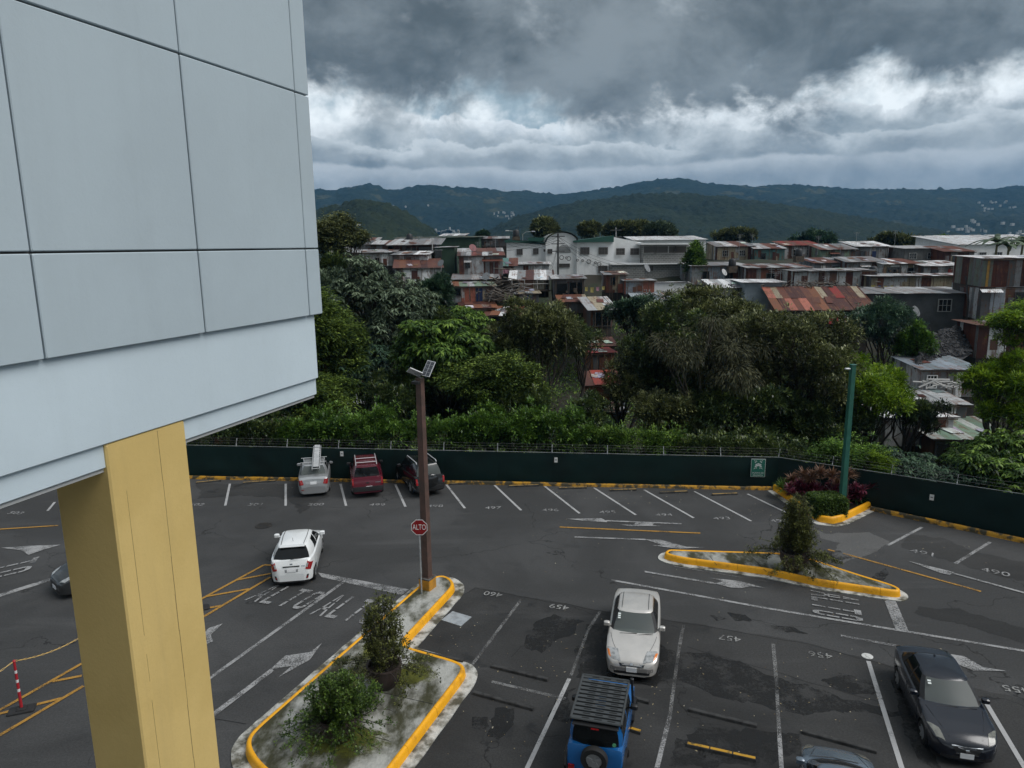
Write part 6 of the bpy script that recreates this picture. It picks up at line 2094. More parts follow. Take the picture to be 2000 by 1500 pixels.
# ------------------------------------------------------------------ details on the slope
def dish(px, Y, r, label, m, faceaz=.5):
    p = at(*px, Y)
    t = thing('satellite_dish', label, 'satellite dish', tuple(p), faceaz)
    M = Matrix.Translation((0, 0, .5)) @ Matrix.Rotation(math.radians(62), 4, 'X')
    MB().lathe([(r, r * .28), (r * .75, r * .14), (r * .4, .02), (.03, 0), (.03, -.02), (r * .4, .0), (r * .76, r * .12), (r * 1.0, r * .26)], 20, M).build('bowl', m, t, smooth=True)
    MB().tube([(0, 0, -.3), (0, 0, .5)], .03, 6).build('mast', m_galv, t)
    MB().tube([M @ Vector((0, -r * .8, r * .2)), M @ Vector((0, 0, r * .8))], .02, 4).build('feed_arm', m_galv, t)


m_dishr = mat('dish_red', (.14, .008, .014), .5)
m_dishg = mat('dish_grey', (.20, .21, .22), .5)
dish((923, 492), 100, .55, 'dark red satellite dish on the red patched roof', m_dishr)
dish((950, 548), 94, .55, 'grey satellite dish leaning on the strip of patched roofing', m_dishg, -.3)
dish((862, 522), 95, .5, 'grey satellite dish beside the green box house', m_dishg, -.6)
dish((1413, 541), 82, .42, 'pale satellite dish on the whitish tin hut', mat('dish_white', (.42, .42, .42), .5), .7)
dish((1262, 532), 90, .6, 'grey satellite dish in front of the block house', m_dishg, .9)
dish((1786, 618), 74, .6, 'small pale satellite dish beside the vine covered bush', m_dishg, .6)

t = thing('yellow_sign', 'small square yellow sign board on the skyline roofs', 'sign', tuple(at(912, 475, 140)))
s_ = 140 / FPX
MB().box(-5.5 * s_, 5.5 * s_, -.1, .1, 2 * s_, 13 * s_).build('board', mat('sign_yellow', (.50, .30, .03), .6), t)
MB().box(-2.5 * s_, 2.5 * s_, -.13, -.101, 5 * s_, 10 * s_).build('emblem', mat('sign_dark', (.04, .03, .02), .6), t)
MB().box(-.1, .1, -.1, .1, -2, 2 * s_ - .01).build('post', m_galv, t)


def pole(px0, px1, Y, label, r=.13, lamp=0, arms=0, name='utility_pole', cat='pole', m=None):
    a, b = at(*px0, Y), at(*px1, Y)
    t = thing(name, label, cat, tuple(a))
    h = (b - a).length
    MB().tube([(0, 0, -1), (0, 0, h * .5), (b.x - a.x, 0, h)], [r, r * .9, r * .75], 8).build('mast', m or m_framed, t, smooth=True)
    for k in range(arms):
        MB().box(-1.0, 1.0, -.08, .08, h - .5 - k * 1.1, h - .38 - k * 1.1).build('cross_arm', m_framed, t)
    if lamp:
        MB().tube([(0, 0, h - .05), (lamp * .5, 0, h + .3), (lamp * 1.6, 0, h + .4)], .05, 6).build('arm', m_galv, t)
        MB().bbox(min(lamp * 1.5, lamp * 2.1), max(lamp * 1.5, lamp * 2.1), -.15, .15, h + .33, h + .48, .04).build('lamp_head', m_alu, t)
    return t


pole((1090, 560), (1090, 456), 110, 'dark utility pole with crossarms before the barrel roofed hall', .17, 0, 3)
pole((846, 528), (844, 464), 106, 'pale leaning pole left of the green box house', .10, m=m_frame)
pole((679, 475), (679, 445), 112, 'curved street lamp on the left skyline above the trees', .06, 1.0, name='street_lamp', cat='street lamp', m=m_galv)
pole((1011, 466), (1011, 455), 125, 'street lamp left of the round distant tree, farther left of two', .06, -1.0, name='street_lamp', cat='street lamp', m=m_galv)
pole((1021, 466), (1021, 457), 122, 'street lamp left of the round distant tree, nearer to the tree', .06, 1.0, name='street_lamp', cat='street lamp', m=m_galv)
pole((1012, 462), (1012, 442), 126, 'thin radio mast near the two street lamps on the hilltop', .05)
pole((1203, 470), (1203, 444), 118, 'thin mast with aerials on the white hall', .07, 0, 2, m=m_frame)
pole((1886, 640), (1886, 540), 74, 'thin dark pole at the right end of the long grey house', .10)
pole((1816, 700), (1816, 640), 70, 'slanted pole standing in the dark stone slope', .07)
pole((1975, 478), (1975, 462), 124, 'curved street lamp on the right skyline above the white roof', .06, 1.0, name='street_lamp', cat='street lamp', m=m_galv)
cab = MB()
A_ = at(1090, 462, 110)
for tgt in ((992, 470, 112), (1255, 520, 111), (1200, 522, 108), (900, 478, 118), (1075, 520, 100)):
    B_ = at(*tgt)
    for dz in (0, .5):
        pts = [A_.lerp(B_, k / 10) - Vector((0, 0, dz + 1.0 * 4 * (k / 10) * (1 - k / 10))) for k in range(11)]
        cab.tube(pts, .022, 3, False)
cab.build('power_lines', mat('cable', (.02, .02, .02), .6), None, kind='stuff', label='thin black power lines strung from the dark utility pole', category='cables')

# timber and scrap piles
def pile(px, Y, w, h, k, name, label, m, ln=1.8):
    p = at(*px, Y)
    mb = MB()
    for i in range(k):
        a = rnd.uniform(0, PI)
        q = Vector((rnd.gauss(0, w), rnd.uniform(-1.5, 1.5), abs(rnd.gauss(0, h))))
        d_ = Vector((math.cos(a), .3 * math.sin(a), rnd.uniform(-.5, .5))) * rnd.uniform(.3, ln) * .5
        r = rnd.uniform(.03, .09)
        mb.tube([q - d_, q + d_], r, 4)
    mb.build(name, m, None, mtx=Matrix.Translation(p), kind='stuff', label=label, category='debris')


m_scrap = mat('scrap', (.14, .12, .10), .9, (.05, .045, .04), 1.5)
pile((984, 588), 90, 1.2, 1.3, 150, 'timber_pile', 'heap of broken timber between the blue door hut and the raised hut', m_scrap, 3.0)
pile((1330, 576), 82, 1.6, .4, 70, 'scrap_heap', 'pale scrap heap beside the pale blue corrugated roof', mat('scrap_pale', (.4, .4, .4), .8, (.1, .1, .1), 1), 1.2)
pile((1600, 562), 80, 2.8, .35, 90, 'scrap_heap', 'scrap lying on top behind the rusted sheet roof', m_scrap, 1.5)
pile((1830, 752), 55, 1.0, .15, 24, 'board_litter', 'loose boards lying on the white shed roof', m_frame, 2.2)
# railing of the raised hut
a, b = at(1000, 566, 93.6), at(1074, 566, 93.6)
rl = thing('railing', 'white pipe railing in front of the brown and beige hut', 'railing', tuple(a))
L_ = (b - a).length
hh = at(1000, 546, 93.6).z - a.z
for i in range(4):
    MB().tube([(L_ * i / 3, 0, -1.2), (L_ * i / 3, 0, hh)], .05, 5).build('post', m_frame, rl)
MB().tube([(0, 0, hh * .55), (L_, 0, hh * .55)], .05, 5).build('rail', m_frame, rl)
MB().tube([(0, 0, hh * .5), (L_ * .6, 0, .05)], .04, 5).build('brace', m_frame, rl)
MB().box(-.2, L_ + .2, -.1, 1.6, -.25, -.08).build('platform', m_wood, rl)
# dark rubble slope under netting, on the right
a = [at(1888, 632, 72), at(1895, 690, 66), at(1850, 720, 60), at(1785, 718, 59), at(1815, 655, 66)]
m_rub2 = mat('rubble', (.06, .06, .063), .9, (.02, .02, .022), 2.0, 1.0, 7)
sl = MB()
for i in range(1100):
    u, v = rnd.random(), rnd.random()
    p = (a[4].lerp(a[0], u)).lerp(a[3].lerp(a[1], u), v)
    r = rnd.uniform(.10, .26)
    M = Matrix.Translation(p + Vector((0, 0, rnd.uniform(-.12, .08)))) @ Matrix.Rotation(rnd.uniform(0, 3), 4, Vector((rnd.random(), rnd.random(), rnd.random() + .1)).normalized())
    sl.box(-r, r, -r * .7, r * .7, -r * .5, r * .5, M)
sl.add([tuple(p - Vector((0, 0, .12))) for p in a], [(0, 1, 2, 3, 4)])
sl.build('rubble_slope', m_rub2, None, kind='stuff', label='dark rubble slope running down below the long grey house', category='rubble')

# water tanks, antennas and laundry lines between the shacks
m_tank = mat('tank_black', (.02, .02, .022), .5)
for px, Y, lb in (((1008, 462), 118, 'on the green roofed wing of the white hall'), ((1560, 500), 110, 'above the red and grey striped row'), ((1705, 536), 95, 'behind the grey tin row'), ((800, 470), 116, 'on the long grey roof at left'), ((1430, 520), 103, 'on the low grey shed roof')):
    p = at(*px, Y)
    t = thing('water_tank', 'small black water tank ' + lb, 'water tank', tuple(p), 0, 'black water tanks on the hillside roofs')
    MB().lathe([(.50, 0), (.52, .1), (.52, .85), (.40, 1.02), (.15, 1.08), (.12, 1.14)], 16).build('tank', m_tank, t, smooth=True)
    MB().box(-.6, .6, -.6, .6, -.9, -.01).build('stand', m_wood, t)
cl_cols = [(.5, .5, .5), (.30, .03, .03), (.03, .08, .25), (.35, .30, .10), (.04, .20, .15), (.4, .2, .25)]
for px0, px1, Y, lb in (((978, 523), (1002, 524), 100.5, 'under the turquoise roof'), ((1588, 618), (1660, 616), 72.5, 'under the rusted sheet roof'), ((955, 634), (1000, 636), 83, 'beside the orange lean-to'), ((1140, 560), (1184, 558), 89, 'between the open shed and the curved eave hut'), ((1700, 556), (1760, 556), 90, 'before the grey tin row')):
    a_, b_ = at(*px0, Y), at(*px1, Y)
    t = thing('laundry_line', 'clothes line with washing hanging ' + lb, 'clothes line', tuple(a_))
    dl = b_ - a_
    MB().tube([(0, 0, 0), dl * .5 - Vector((0, 0, .12)), dl], .012, 4).build('line', m_framed, t)
    k = max(3, int(dl.length / .7))
    for i in range(k):
        u = (i + .5) / k
        q = dl * u - Vector((0, 0, .12 * 4 * u * (1 - u)))
        w, h = rnd.uniform(.3, .55), rnd.uniform(.4, .85)
        col = rnd.choice(cl_cols)
        o = MB()
        o.add([(q.x - w / 2, q.y, q.z), (q.x + w / 2, q.y, q.z), (q.x + w / 2 * .9, q.y + .05, q.z - h), (q.x - w / 2 * .95, q.y - .04, q.z - h * .95), (q.x, q.y + .03, q.z - h * .5)], [(0, 3, 4), (0, 4, 1), (1, 4, 2), (4, 3, 2)])
        o.build('cloth', mat('cloth_%d' % cl_cols.index(col), col, .9), t)
ant = MB()
for i in range(26):
    x, y, Y = rnd.choice([(rnd.uniform(700, 1000), rnd.uniform(470, 500), 112), (rnd.uniform(1380, 1880), rnd.uniform(478, 500), 118), (rnd.uniform(1420, 1880), rnd.uniform(540, 560), 92)])
    p = at(x, y, Y)
    h = rnd.uniform(1.0, 2.4)
    ant.tube([p - Vector((0, 0, 1)), p + Vector((0, 0, h))], .025, 4)
    for k in range(3):
        w = .5 - .1 * k
        ant.box(p.x - w, p.x + w, p.y - .015, p.y + .015, p.z + h - .05 - k * .22, p.z + h - .02 - k * .22)
ant.build('roof_antennas', m_galv, None, kind='stuff', label='thin television antennas standing on the shack roofs', category='antennas')

# ================================================================== HILLS
PXR = 1413.0


def skyline(keys, x):
    return float(np.interp(x, [k[0] for k in keys], [k[1] for k in keys]))


def hill(name, keys, Y, ybase, depth, x0, x1, nx_, ny_, m, rough, lump, seed, back=None):
    """ridge following the skyline, falling towards the viewer with spurs and gullies, real depth behind it"""
    V, xs2 = [], np.linspace(x0, x1, nx_)
    back = back or depth * .7
    for j in range(ny_ + 6):
        for x in xs2:
            ridge = at(x, skyline(keys, x), Y)
            base = at(x, ybase, Y - depth)
            base.z = min(base.z, 5.0)
            if j <= ny_:
                t = j / ny_
                zt = base.z + (ridge.z - base.z) * (t ** 1.15)
                p = Vector((base.x + (ridge.x - base.x) * t, base.y + (ridge.y - base.y) * t, zt))
                k = math.sin(PI * min(1, t)) ** .7
            else:
                t = (j - ny_) / 6
                p = Vector((ridge.x * (1 + .2 * t), ridge.y + back * t, ridge.z * (1 - t) + 0 * t))
                k = 0
            q = Vector((p.x / rough, p.y / rough * .6, seed))
            d_ = (noise.fractal(q, 1.0, 2.0, 5) * .5) * (ridge.z - base.z) * .34 * k
            sp_ = (abs(noise.noise(Vector((p.x / lump, p.y / lump, seed + 9)))) * 1.4 + .7 * abs(noise.noise(Vector((p.x / lump * 2.3, p.y / lump * 2.3, seed + 4)))) - .4) * lump * .42
            V.append((p.x, p.y, p.z + d_ + sp_ * (1 if j <= ny_ else 0)))
    Fc_ = [(j * nx_ + i, j * nx_ + i + 1, (j + 1) * nx_ + i + 1, (j + 1) * nx_ + i) for j in range(ny_ + 5) for i in range(nx_ - 1)]
    return link(name, mesh_np(name, V, Fc_, m, True), kind='structure')


def mat_forest(name, c1, c2, c3, s1, s2, bump, field=None):
    m = bpy.data.materials.new(name)
    m.use_nodes = True
    n = N(m.node_tree)
    pos = n.new('ShaderNodeNewGeometry').outputs['Position']
    a = n.noise(pos, s1, 5, .6, .4)
    vo = n.new('ShaderNodeTexVoronoi', {'Vector': pos, 'Scale': s2, 'Randomness': 1.0})
    b = n.noise(pos, s2 * 1.7, 4, .7)
    col = n.mix(n.step(a, .38, .64), c1, c2)
    col = n.mix(n.math('MULTIPLY', n.step(b, .45, .75), .6), col, c3)
    if field:
        col = n.mix(n.math('MULTIPLY', n.step(n.noise(pos, s1 * 1.9, 3, .5), .62, .68), .8), col, field)
    h = n.math('ADD', n.math('MULTIPLY', n.math('SUBTRACT', 1.0, vo.outputs['Distance']), 1.0), n.math('MULTIPLY', b, .8))
    bm = n.new('ShaderNodeBump', {'Strength': 1.0, 'Distance': bump, 'Height': h})
    p = n.new('ShaderNodeBsdfPrincipled', {'Base Color': col, 'Roughness': .85, 'Specular IOR Level': .15, 'Normal': bm.outputs[0]})
    n.new('ShaderNodeOutputMaterial', {'Surface': p.outputs[0]})
    return m


far_k = [(100, 380), (400, 376), (618, 370), (640, 372), (665, 371), (690, 365), (725, 360), (745, 368), (765, 373), (800, 367), (840, 362), (870, 364), (905, 367), (950, 368), (985, 373), (1020, 374), (1060, 377), (1100, 379), (1150, 373), (1200, 366), (1250, 356), (1310, 348), (1340, 350), (1376, 357), (1460, 364), (1560, 360), (1650, 368), (1760, 372), (1850, 370), (1895, 368), (1930, 371), (1965, 365), (2000, 362), (2300, 358)]
near_l = [(300, 470), (560, 420), (620, 408), (660, 402), (690, 391), (705, 388), (730, 392), (760, 400), (790, 412), (815, 428), (840, 444), (860, 462), (900, 480), (1000, 500)]
near_r = [(820, 500), (880, 478), (930, 460), (980, 436), (1020, 420), (1060, 408), (1110, 397), (1160, 390), (1220, 382), (1280, 378), (1340, 379), (1400, 384), (1500, 396), (1600, 410), (1700, 428), (1800, 446), (1900, 462), (2000, 474), (2300, 490)]
hill('mountain', far_k, 3000, 466, 1500, 60, 2340, 420, 90, mat_forest('forest_far', (0.0115, 0.0216, 0.0158), (0.0202, 0.0317, 0.0187), (0.0065, 0.0115, 0.0094), .004, .035, 5.0, (.065, .068, .035)), 330, 26, 3.0)
hill('hill', near_l, 900, 478, 300, 420, 1010, 260, 70, mat_forest('forest_left', (0.0115, 0.0202, 0.0101), (0.0230, 0.0331, 0.0130), (0.0050, 0.0086, 0.0058), .02, .11, 2.2), 120, 11, 12.0)
hill('hill', near_r, 1300, 474, 460, 780, 2340, 330, 60, mat_forest('forest_right', (0.0115, 0.0209, 0.0122), (0.0202, 0.0310, 0.0151), (0.0058, 0.0101, 0.0072), .012, .075, 3.2), 170, 14, 21.0)

# tiny pale houses scattered in the far valley
m_town = mat('town_white', (.55, .55, .53), .8)
tb = MB()
for cxp, cyp, sxp, syp, k, Y in ((868, 455, 26, 7, 70, 1600), (1250, 440, 90, 12, 10, 2200), (985, 415, 18, 5, 12, 2100), (810, 405, 60, 9, 9, 2300), (1925, 446, 50, 12, 22, 1600), (1940, 400, 60, 9, 16, 2300), (1560, 440, 160, 8, 30, 2100)):
    for i in range(k):
        p = at(rnd.gauss(cxp, sxp * .6), rnd.gauss(cyp, syp * .6), Y)
        s_ = rnd.uniform(1.4, 3.6)
        tb.box(p.x - s_, p.x + s_, p.y - 3, p.y + 3, p.z - 5, p.z + rnd.uniform(.2, 1.2))
tb.build('distant_town', m_town, None, kind='stuff', label='scattered tiny white houses in the far valley', category='town')
am = MB()
for x in (835, 846, 852, 858, 863, 980, 985, 900, 1024, 782):
    p = at(x, skyline(far_k, x), 2990)
    am.tube([p - Vector((0, 0, 8)), p + Vector((0, 0, rnd.uniform(9, 17)))], .55, 4)
am.build('ridge_masts', m_galv, None, kind='stuff', label='thin radio masts along the far mountain ridge', category='masts')

# ================================================================== FOLIAGE
def leaf_arrays(P, D, Nn, Lg, Wd, tint, fold=.18):
    """diamond leaves with a fold along the midrib: P base, D axis, Nn rough normal"""
    D = D / (np.linalg.norm(D, axis=1, keepdims=True) + 1e-9)
    S = np.cross(D, Nn)
    S /= (np.linalg.norm(S, axis=1, keepdims=True) + 1e-9)
    U = np.cross(S, D)
    Lg, Wd = Lg[:, None], Wd[:, None]
    mid = P + D * Lg * .5
    v = np.stack([P, mid + S * Wd * .5 + U * Wd * fold, P + D * Lg - U * Lg * .12, mid - S * Wd * .5 + U * Wd * fold], 1).reshape(-1, 3)
    k = len(P)
    f = np.arange(k * 4).reshape(k, 4)
    return v, f, tint


def rnorm(k):
    v = nrs.normal(size=(k, 3))
    return v / np.linalg.norm(v, axis=1, keepdims=True)


def crown_points(lobes, k, shell=.55, up=.15):
    """points in the lobes' outer shells, with outward directions; skips what lies deep in another lobe"""
    C_ = np.array([l[0] for l in lobes])
    R_ = np.array([l[1] for l in lobes])
    w = (R_[:, 0] * R_[:, 1] + R_[:, 0] * R_[:, 2])
    idx = nrs.choice(len(lobes), size=k * 2, p=w / w.sum())
    d = rnorm(k * 2)
    d[:, 2] += up
    d /= np.linalg.norm(d, axis=1, keepdims=True)
    r = 1 - shell * nrs.rand(k * 2) ** 1.6
    P = C_[idx] + d * R_[idx] * r[:, None]
    keep = np.ones(k * 2, bool)
    for c, rr in zip(C_, R_):
        q = ((P - c) / rr)
        keep &= ~((q ** 2).sum(1) < .42)
    P, d = P[keep][:k], d[keep][:k]
    return P, d


def foliage(P, d, per, csize, L0, W0, style, jitter=.35):
    """cluster leaves round twig ends: style 'tuft' (rosettes), 'palm' (drooping hands), 'spray' (flat sprays), 'willow' (thin hanging)"""
    k = len(P)
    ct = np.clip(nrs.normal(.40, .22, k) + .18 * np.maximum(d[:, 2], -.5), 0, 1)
    Pp = np.repeat(P, per, 0)
    dd = np.repeat(d, per, 0)
    t = np.repeat(ct, per)
    m = k * per
    rnd_v = rnorm(m)
    if style == 'tuft':
        ax = dd * .7 + rnd_v * .9 + np.array([0, 0, .25])
        nn = np.cross(ax, np.cross(np.array([0, 0, 1.0]) + rnd_v * .3, ax))
        base = Pp + rnd_v * csize * nrs.rand(m, 1) ** .6
    elif style == 'palm':
        a = nrs.rand(m) * 2 * PI
        ax = np.stack([np.cos(a), np.sin(a), -.35 - .5 * nrs.rand(m)], 1) + dd * .35
        nn = np.tile([0, 0, 1.0], (m, 1)) + dd * .3
        base = Pp + rnd_v * csize * .25
    elif style == 'spray':
        a = nrs.rand(m) * 2 * PI
        ax = np.stack([np.cos(a), np.sin(a), -.15 + .25 * nrs.normal(size=m)], 1) + dd * .5
        nn = np.tile([0, 0, 1.0], (m, 1)) + rnd_v * .45
        off = nrs.normal(size=(m, 3)) * np.array([1, 1, .28]) * csize
        base = Pp + off
    else:
        ax = dd * .4 + rnd_v * .45 + np.array([0, 0, -.55])
        nn = rnd_v + np.array([0, 0, .4])
        base = Pp + rnd_v * csize
    tint = np.clip(t + nrs.normal(0, .13, m), 0, 1)
    Lg = L0 * nrs.uniform(.65, 1.3, m)
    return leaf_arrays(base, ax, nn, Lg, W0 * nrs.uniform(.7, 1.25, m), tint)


def limb(mb, a, b, r0, r1, bend=.12, k=5):
    a, b = Vector(a), Vector(b)
    L_ = (b - a).length
    w = Vector((rnd.gauss(0, 1), rnd.gauss(0, 1), rnd.gauss(0, .4))) * bend * L_
    pts = [a.lerp(b, i / k) + w * math.sin(PI * i / k) * .6 + (Vector((rnd.gauss(0, 1), rnd.gauss(0, 1), 0)) * .02 * L_ if 0 < i < k else Vector((0, 0, 0))) for i in range(k + 1)]
    mb.tube(pts, [r0 + (r1 - r0) * i / k for i in range(k + 1)], 6, False)
    return pts


m_bark = mat('bark', (.055, .045, .036), .9, (.03, .025, .02), 3, .6, 9)
m_barkp = mat('bark_pale', (.13, .115, .095), .9, (.06, .05, .04), 3, .5, 9)
LEAF = {
    'dark': mat_leaf('leaf_dark', (0.011, 0.021, 0.007), (0.049, 0.085, 0.025), (0.217, 0.274, 0.07), 0.38, 0.18, 0.5),
    'olive': mat_leaf('leaf_olive', (0.016, 0.023, 0.008), (0.088, 0.108, 0.036), (0.383, 0.401, 0.163), 0.42, 0.2, 0.45),
    'greyg': mat_leaf('leaf_greygreen', (0.023, 0.037, 0.021), (0.088, 0.129, 0.075), (0.297, 0.372, 0.238), 0.5, 0.2, 0.4),
    'mid': mat_leaf('leaf_mid', (0.016, 0.037, 0.007), (0.078, 0.156, 0.026), (0.31, 0.466, 0.081), 0.45, 0.3, 0.4),
    'lime': mat_leaf('leaf_lime', (0.034, 0.069, 0.006), (0.149, 0.263, 0.018), (0.4, 0.54, 0.044), 0.45, 0.38, 0.35),
    'feather': mat_leaf('leaf_feather', (0.015, 0.03, 0.007), (0.081, 0.133, 0.026), (0.288, 0.389, 0.074), 0.55, 0.3, 0.3),
    'bamboo': mat_leaf('leaf_bamboo', (0.024, 0.028, 0.013), (0.066, 0.07, 0.034), (0.15, 0.15, 0.075), 0.6, 0.25, 0.3),
    'blueg': mat_leaf('leaf_bluegreen', (0.011, 0.025, 0.016), (0.049, 0.1, 0.059), (0.162, 0.265, 0.149), 0.45, 0.2, 0.4),
    'vine': mat_leaf('leaf_vine', (0.013, 0.032, 0.005), (0.068, 0.15, 0.02), (0.257, 0.424, 0.072), 0.42, 0.3, 0.45),
    'redl': mat_leaf('leaf_red', (0.03, 0.004, 0.01), (0.102, 0.014, 0.031), (0.24, 0.048, 0.084), 0.4, 0.2, 0.5),
    'rust': mat_leaf('leaf_rust', (0.06, 0.03, 0.018), (0.168, 0.084, 0.048), (0.288, 0.168, 0.096), 0.5, 0.2, 0.4),
    'hedge': mat_leaf('leaf_hedge', (0.016, 0.034, 0.007), (0.063, 0.116, 0.021), (0.17, 0.26, 0.044), 0.45, 0.25, 0.4),
    'shrub': mat_leaf('leaf_shrub', (0.021, 0.028, 0.009), (0.088, 0.102, 0.032), (0.24, 0.26, 0.07), 0.5, 0.28, 0.35),
}


def make_lobes(c, r, k, spread=.62, lr=(.30, .5), low=-.35):
    c, r = Vector(c), Vector(r)
    out = [((c.x, c.y, c.z), (r.x * .52, r.y * .52, r.z * .52))]
    for i in range(k):
        d = Vector((rnd.gauss(0, 1), rnd.gauss(0, 1), rnd.gauss(0, 1))).normalized()
        if d.z < low:
            d.z = -d.z * .6
        s_ = rnd.uniform(*lr)
        sp_ = spread * rnd.uniform(.72, 1.12)
        q = Vector((c.x + d.x * r.x * sp_, c.y + d.y * r.y * sp_, c.z + d.z * r.z * sp_))
        out.append(((q.x, q.y, q.z), (r.x * s_, r.y * s_, r.z * s_ * .8)))
        for _ in range(2):
            e = Vector((rnd.gauss(0, 1), rnd.gauss(0, 1), rnd.gauss(.3, .8))).normalized()
            s2 = s_ * rnd.uniform(.35, .6)
            w_ = Vector((q.x + e.x * r.x * s_ * .95, q.y + e.y * r.y * s_ * .95, q.z + e.z * r.z * s_ * .85))
            out.append(((w_.x, w_.y, w_.z), (r.x * s2, r.y * s2, r.z * s2 * .75)))
    return out


def tree(name, label, px, rpx, Y, leaf, style, k, per, L0, W0, csize, nl=12, bark=None, ry=None, trunk=.16, cat='tree', spread=.62, lr=(.30, .5), shell=.55, lobes=None, base_dz=None, limbs=True, low=-.35, basepx=None):
    c = at(*px, Y)
    r = Vector((rpx[0] * Y / PXR, (ry or min(rpx[0], rpx[1] * 1.2)) * Y / PXR, rpx[1] * Y / PXR))
    gx, gy = (c.x, c.y) if basepx is None else tuple(at(*basepx, Y))[:2]
    g = hz(gx, gy)
    t = thing(name, label, cat, (gx, gy, g))
    lb = lobes or make_lobes(c, r, nl, spread, lr, low)
    if lobes:
        lb = [((at(*q[0], q[2])), tuple(v * q[2] / PXR for v in (q[1][0], (q[1][0] + q[1][1]) / 2, q[1][1]))) for q in lobes]
        lb = [((p.x, p.y, p.z), rr) for p, rr in lb]
    mb = MB()
    o = Vector((gx, gy, g))
    fork = o.lerp(Vector((c.x, c.y, c.z - r.z * .9)), .75) if c.z - r.z > g + 1 else o + Vector((0, 0, .5))
    limb(mb, (0, 0, -.3), fork - o, trunk * 1.3, trunk * .9, .04)
    if limbs:
        for q, rr in lb[1::3]:
            q = Vector(q)
            pts = limb(mb, fork - o + Vector((0, 0, rnd.uniform(-.3, .2))), q - o, trunk * .55, trunk * .16, .12)
            for _ in range(4):
                e = q + Vector((rnd.gauss(0, .5) * rr[0], rnd.gauss(0, .5) * rr[1], rnd.uniform(-.1, .8) * rr[2]))
                limb(mb, rnd.choice(pts[2:]), e - o, trunk * .2, trunk * .06, .15, 3)
    mb.build('trunk', bark or m_bark, t, smooth=True, sharp=None)
    P, d = crown_points(lb, k, shell)
    # ragged outline: stray twigs beyond the lobes, and holes where the noise is low
    hole = np.array([noise.noise(Vector(p) * (1.6 / max(.6, r.x * .25)) + Vector((k, 0, 0))) for p in P])
    P, d = P[hole > -.22], d[hole > -.22]
    ext = nrs.rand(len(P)) < .10
    P[ext] += d[ext] * (nrs.rand(ext.sum(), 1) * .22 * r.x * .6)
    v, f, ti = foliage(P, d, per, csize, L0, W0, style)
    v = v - np.array([gx, gy, g])
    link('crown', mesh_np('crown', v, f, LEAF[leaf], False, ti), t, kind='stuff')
    return t


# --- behind the fence, from left to right
tree('tree', 'feathery yellow-green tree rising right behind the white building edge', (612, 680), (95, 150), 50, 'feather', 'spray', 2600, 16, .34, .10, .34, 18, spread=.7, lr=(.22, .4))
tree('tree', 'dark broad-leaved tree under the white building at the far left', (480, 790), (95, 85), 47, 'dark', 'tuft', 1300, 12, .32, .13, .30, 10, trunk=.28, basepx=(465, 860))
tree('tree', 'grey-green tree with drooping hand-shaped leaves left of the lamp post', (738, 605), (112, 116), 57, 'greyg', 'palm', 2300, 9, .50, .14, .3, 16, spread=.68, lr=(.25, .42), trunk=.2, low=-.6)
tree('tree', 'darker grey-green tree with hand-shaped leaves low behind the hedge', (700, 730), (90, 70), 52, 'blueg', 'palm', 900, 9, .52, .15, .3, 10, trunk=.2)
tree('tree', 'dark conical tree standing before the rust gable hut', (850, 580), (40, 62), 68, 'blueg', 'tuft', 1300, 12, .34, .12, .32, 10, spread=.5)
tree('tree', 'small dark tree below the blue door hut', (905, 640), (60, 62), 64, 'mid', 'palm', 700, 9, .48, .14, .3, 8)
tree('tree', 'mid-green tree with large drooping leaves above the lamp post', (875, 690), (112, 76), 50, 'mid', 'palm', 2100, 10, .48, .14, .3, 15, spread=.7, lr=(.25, .42), low=-.5)
tree('tree', 'bushy dark green tree with layered sprays right of the lamp post', (955, 765), (112, 92), 47.5, 'feather', 'spray', 3200, 14, .26, .095, .26, 18, spread=.72, lr=(.22, .4), low=-.6)
tree('tree', 'dark tree with bare forked branches below its crown, left of the tree gap', (1052, 665), (106, 90), 51, 'olive', 'tuft', 3100, 11, .26, .10, .24, 20, m_barkp, spread=.72, lr=(.2, .36), trunk=.17, shell=.5, basepx=(1075, 830))
tree('tree', 'small blue-green tree behind the gap in the trees', (1235, 620), (52, 48), 68, 'blueg', 'tuft', 1300, 11, .30, .11, .28, 10)
tree('tree', 'large dark tree on the left of the central clump', (1312, 705), (106, 126), 50, 'dark', 'tuft', 3800, 11, .26, .105, .24, 22, spread=.72, lr=(.2, .38), trunk=.2, low=-.6)
tree('tree', 'broad olive tree topping the central clump', (1400, 628), (130, 70), 56, 'olive', 'tuft', 2900, 11, .27, .10, .25, 18, spread=.75, lr=(.2, .38), low=-.3)
tree('tree', 'greyish feathery bamboo-like tree in the middle of the central clump', (1395, 705), (120, 98), 47, 'bamboo', 'willow', 2300, 11, .36, .05, .42, 26, m_barkp, spread=.85, lr=(.12, .26), low=-.6, shell=.8)
tree('tree', 'huge dark rounded tree on the right of the central clump', (1552, 705), (145, 130), 48, 'olive', 'tuft', 4400, 11, .26, .10, .24, 26, spread=.75, lr=(.2, .36), trunk=.24, low=-.6)
tree('tree', 'dark low tree filling the centre behind the fence', (1440, 810), (150, 66), 45, 'dark', 'tuft', 2300, 11, .26, .10, .26, 16, spread=.75, low=-.7)
tree('tree', 'leafy tree with lime highlights left of the green pole', (1700, 770), (92, 92), 46, 'lime', 'tuft', 2100, 11, .25, .095, .24, 18, spread=.75, lr=(.2, .36), low=-.5)
tree('tree', 'dark spreading branch tree in front of the white roofs', (1790, 810), (62, 40), 46, 'dark', 'tuft', 900, 11, .22, .09, .22, 10, spread=.8, lr=(.22, .36), basepx=(1720, 860), low=-.8)
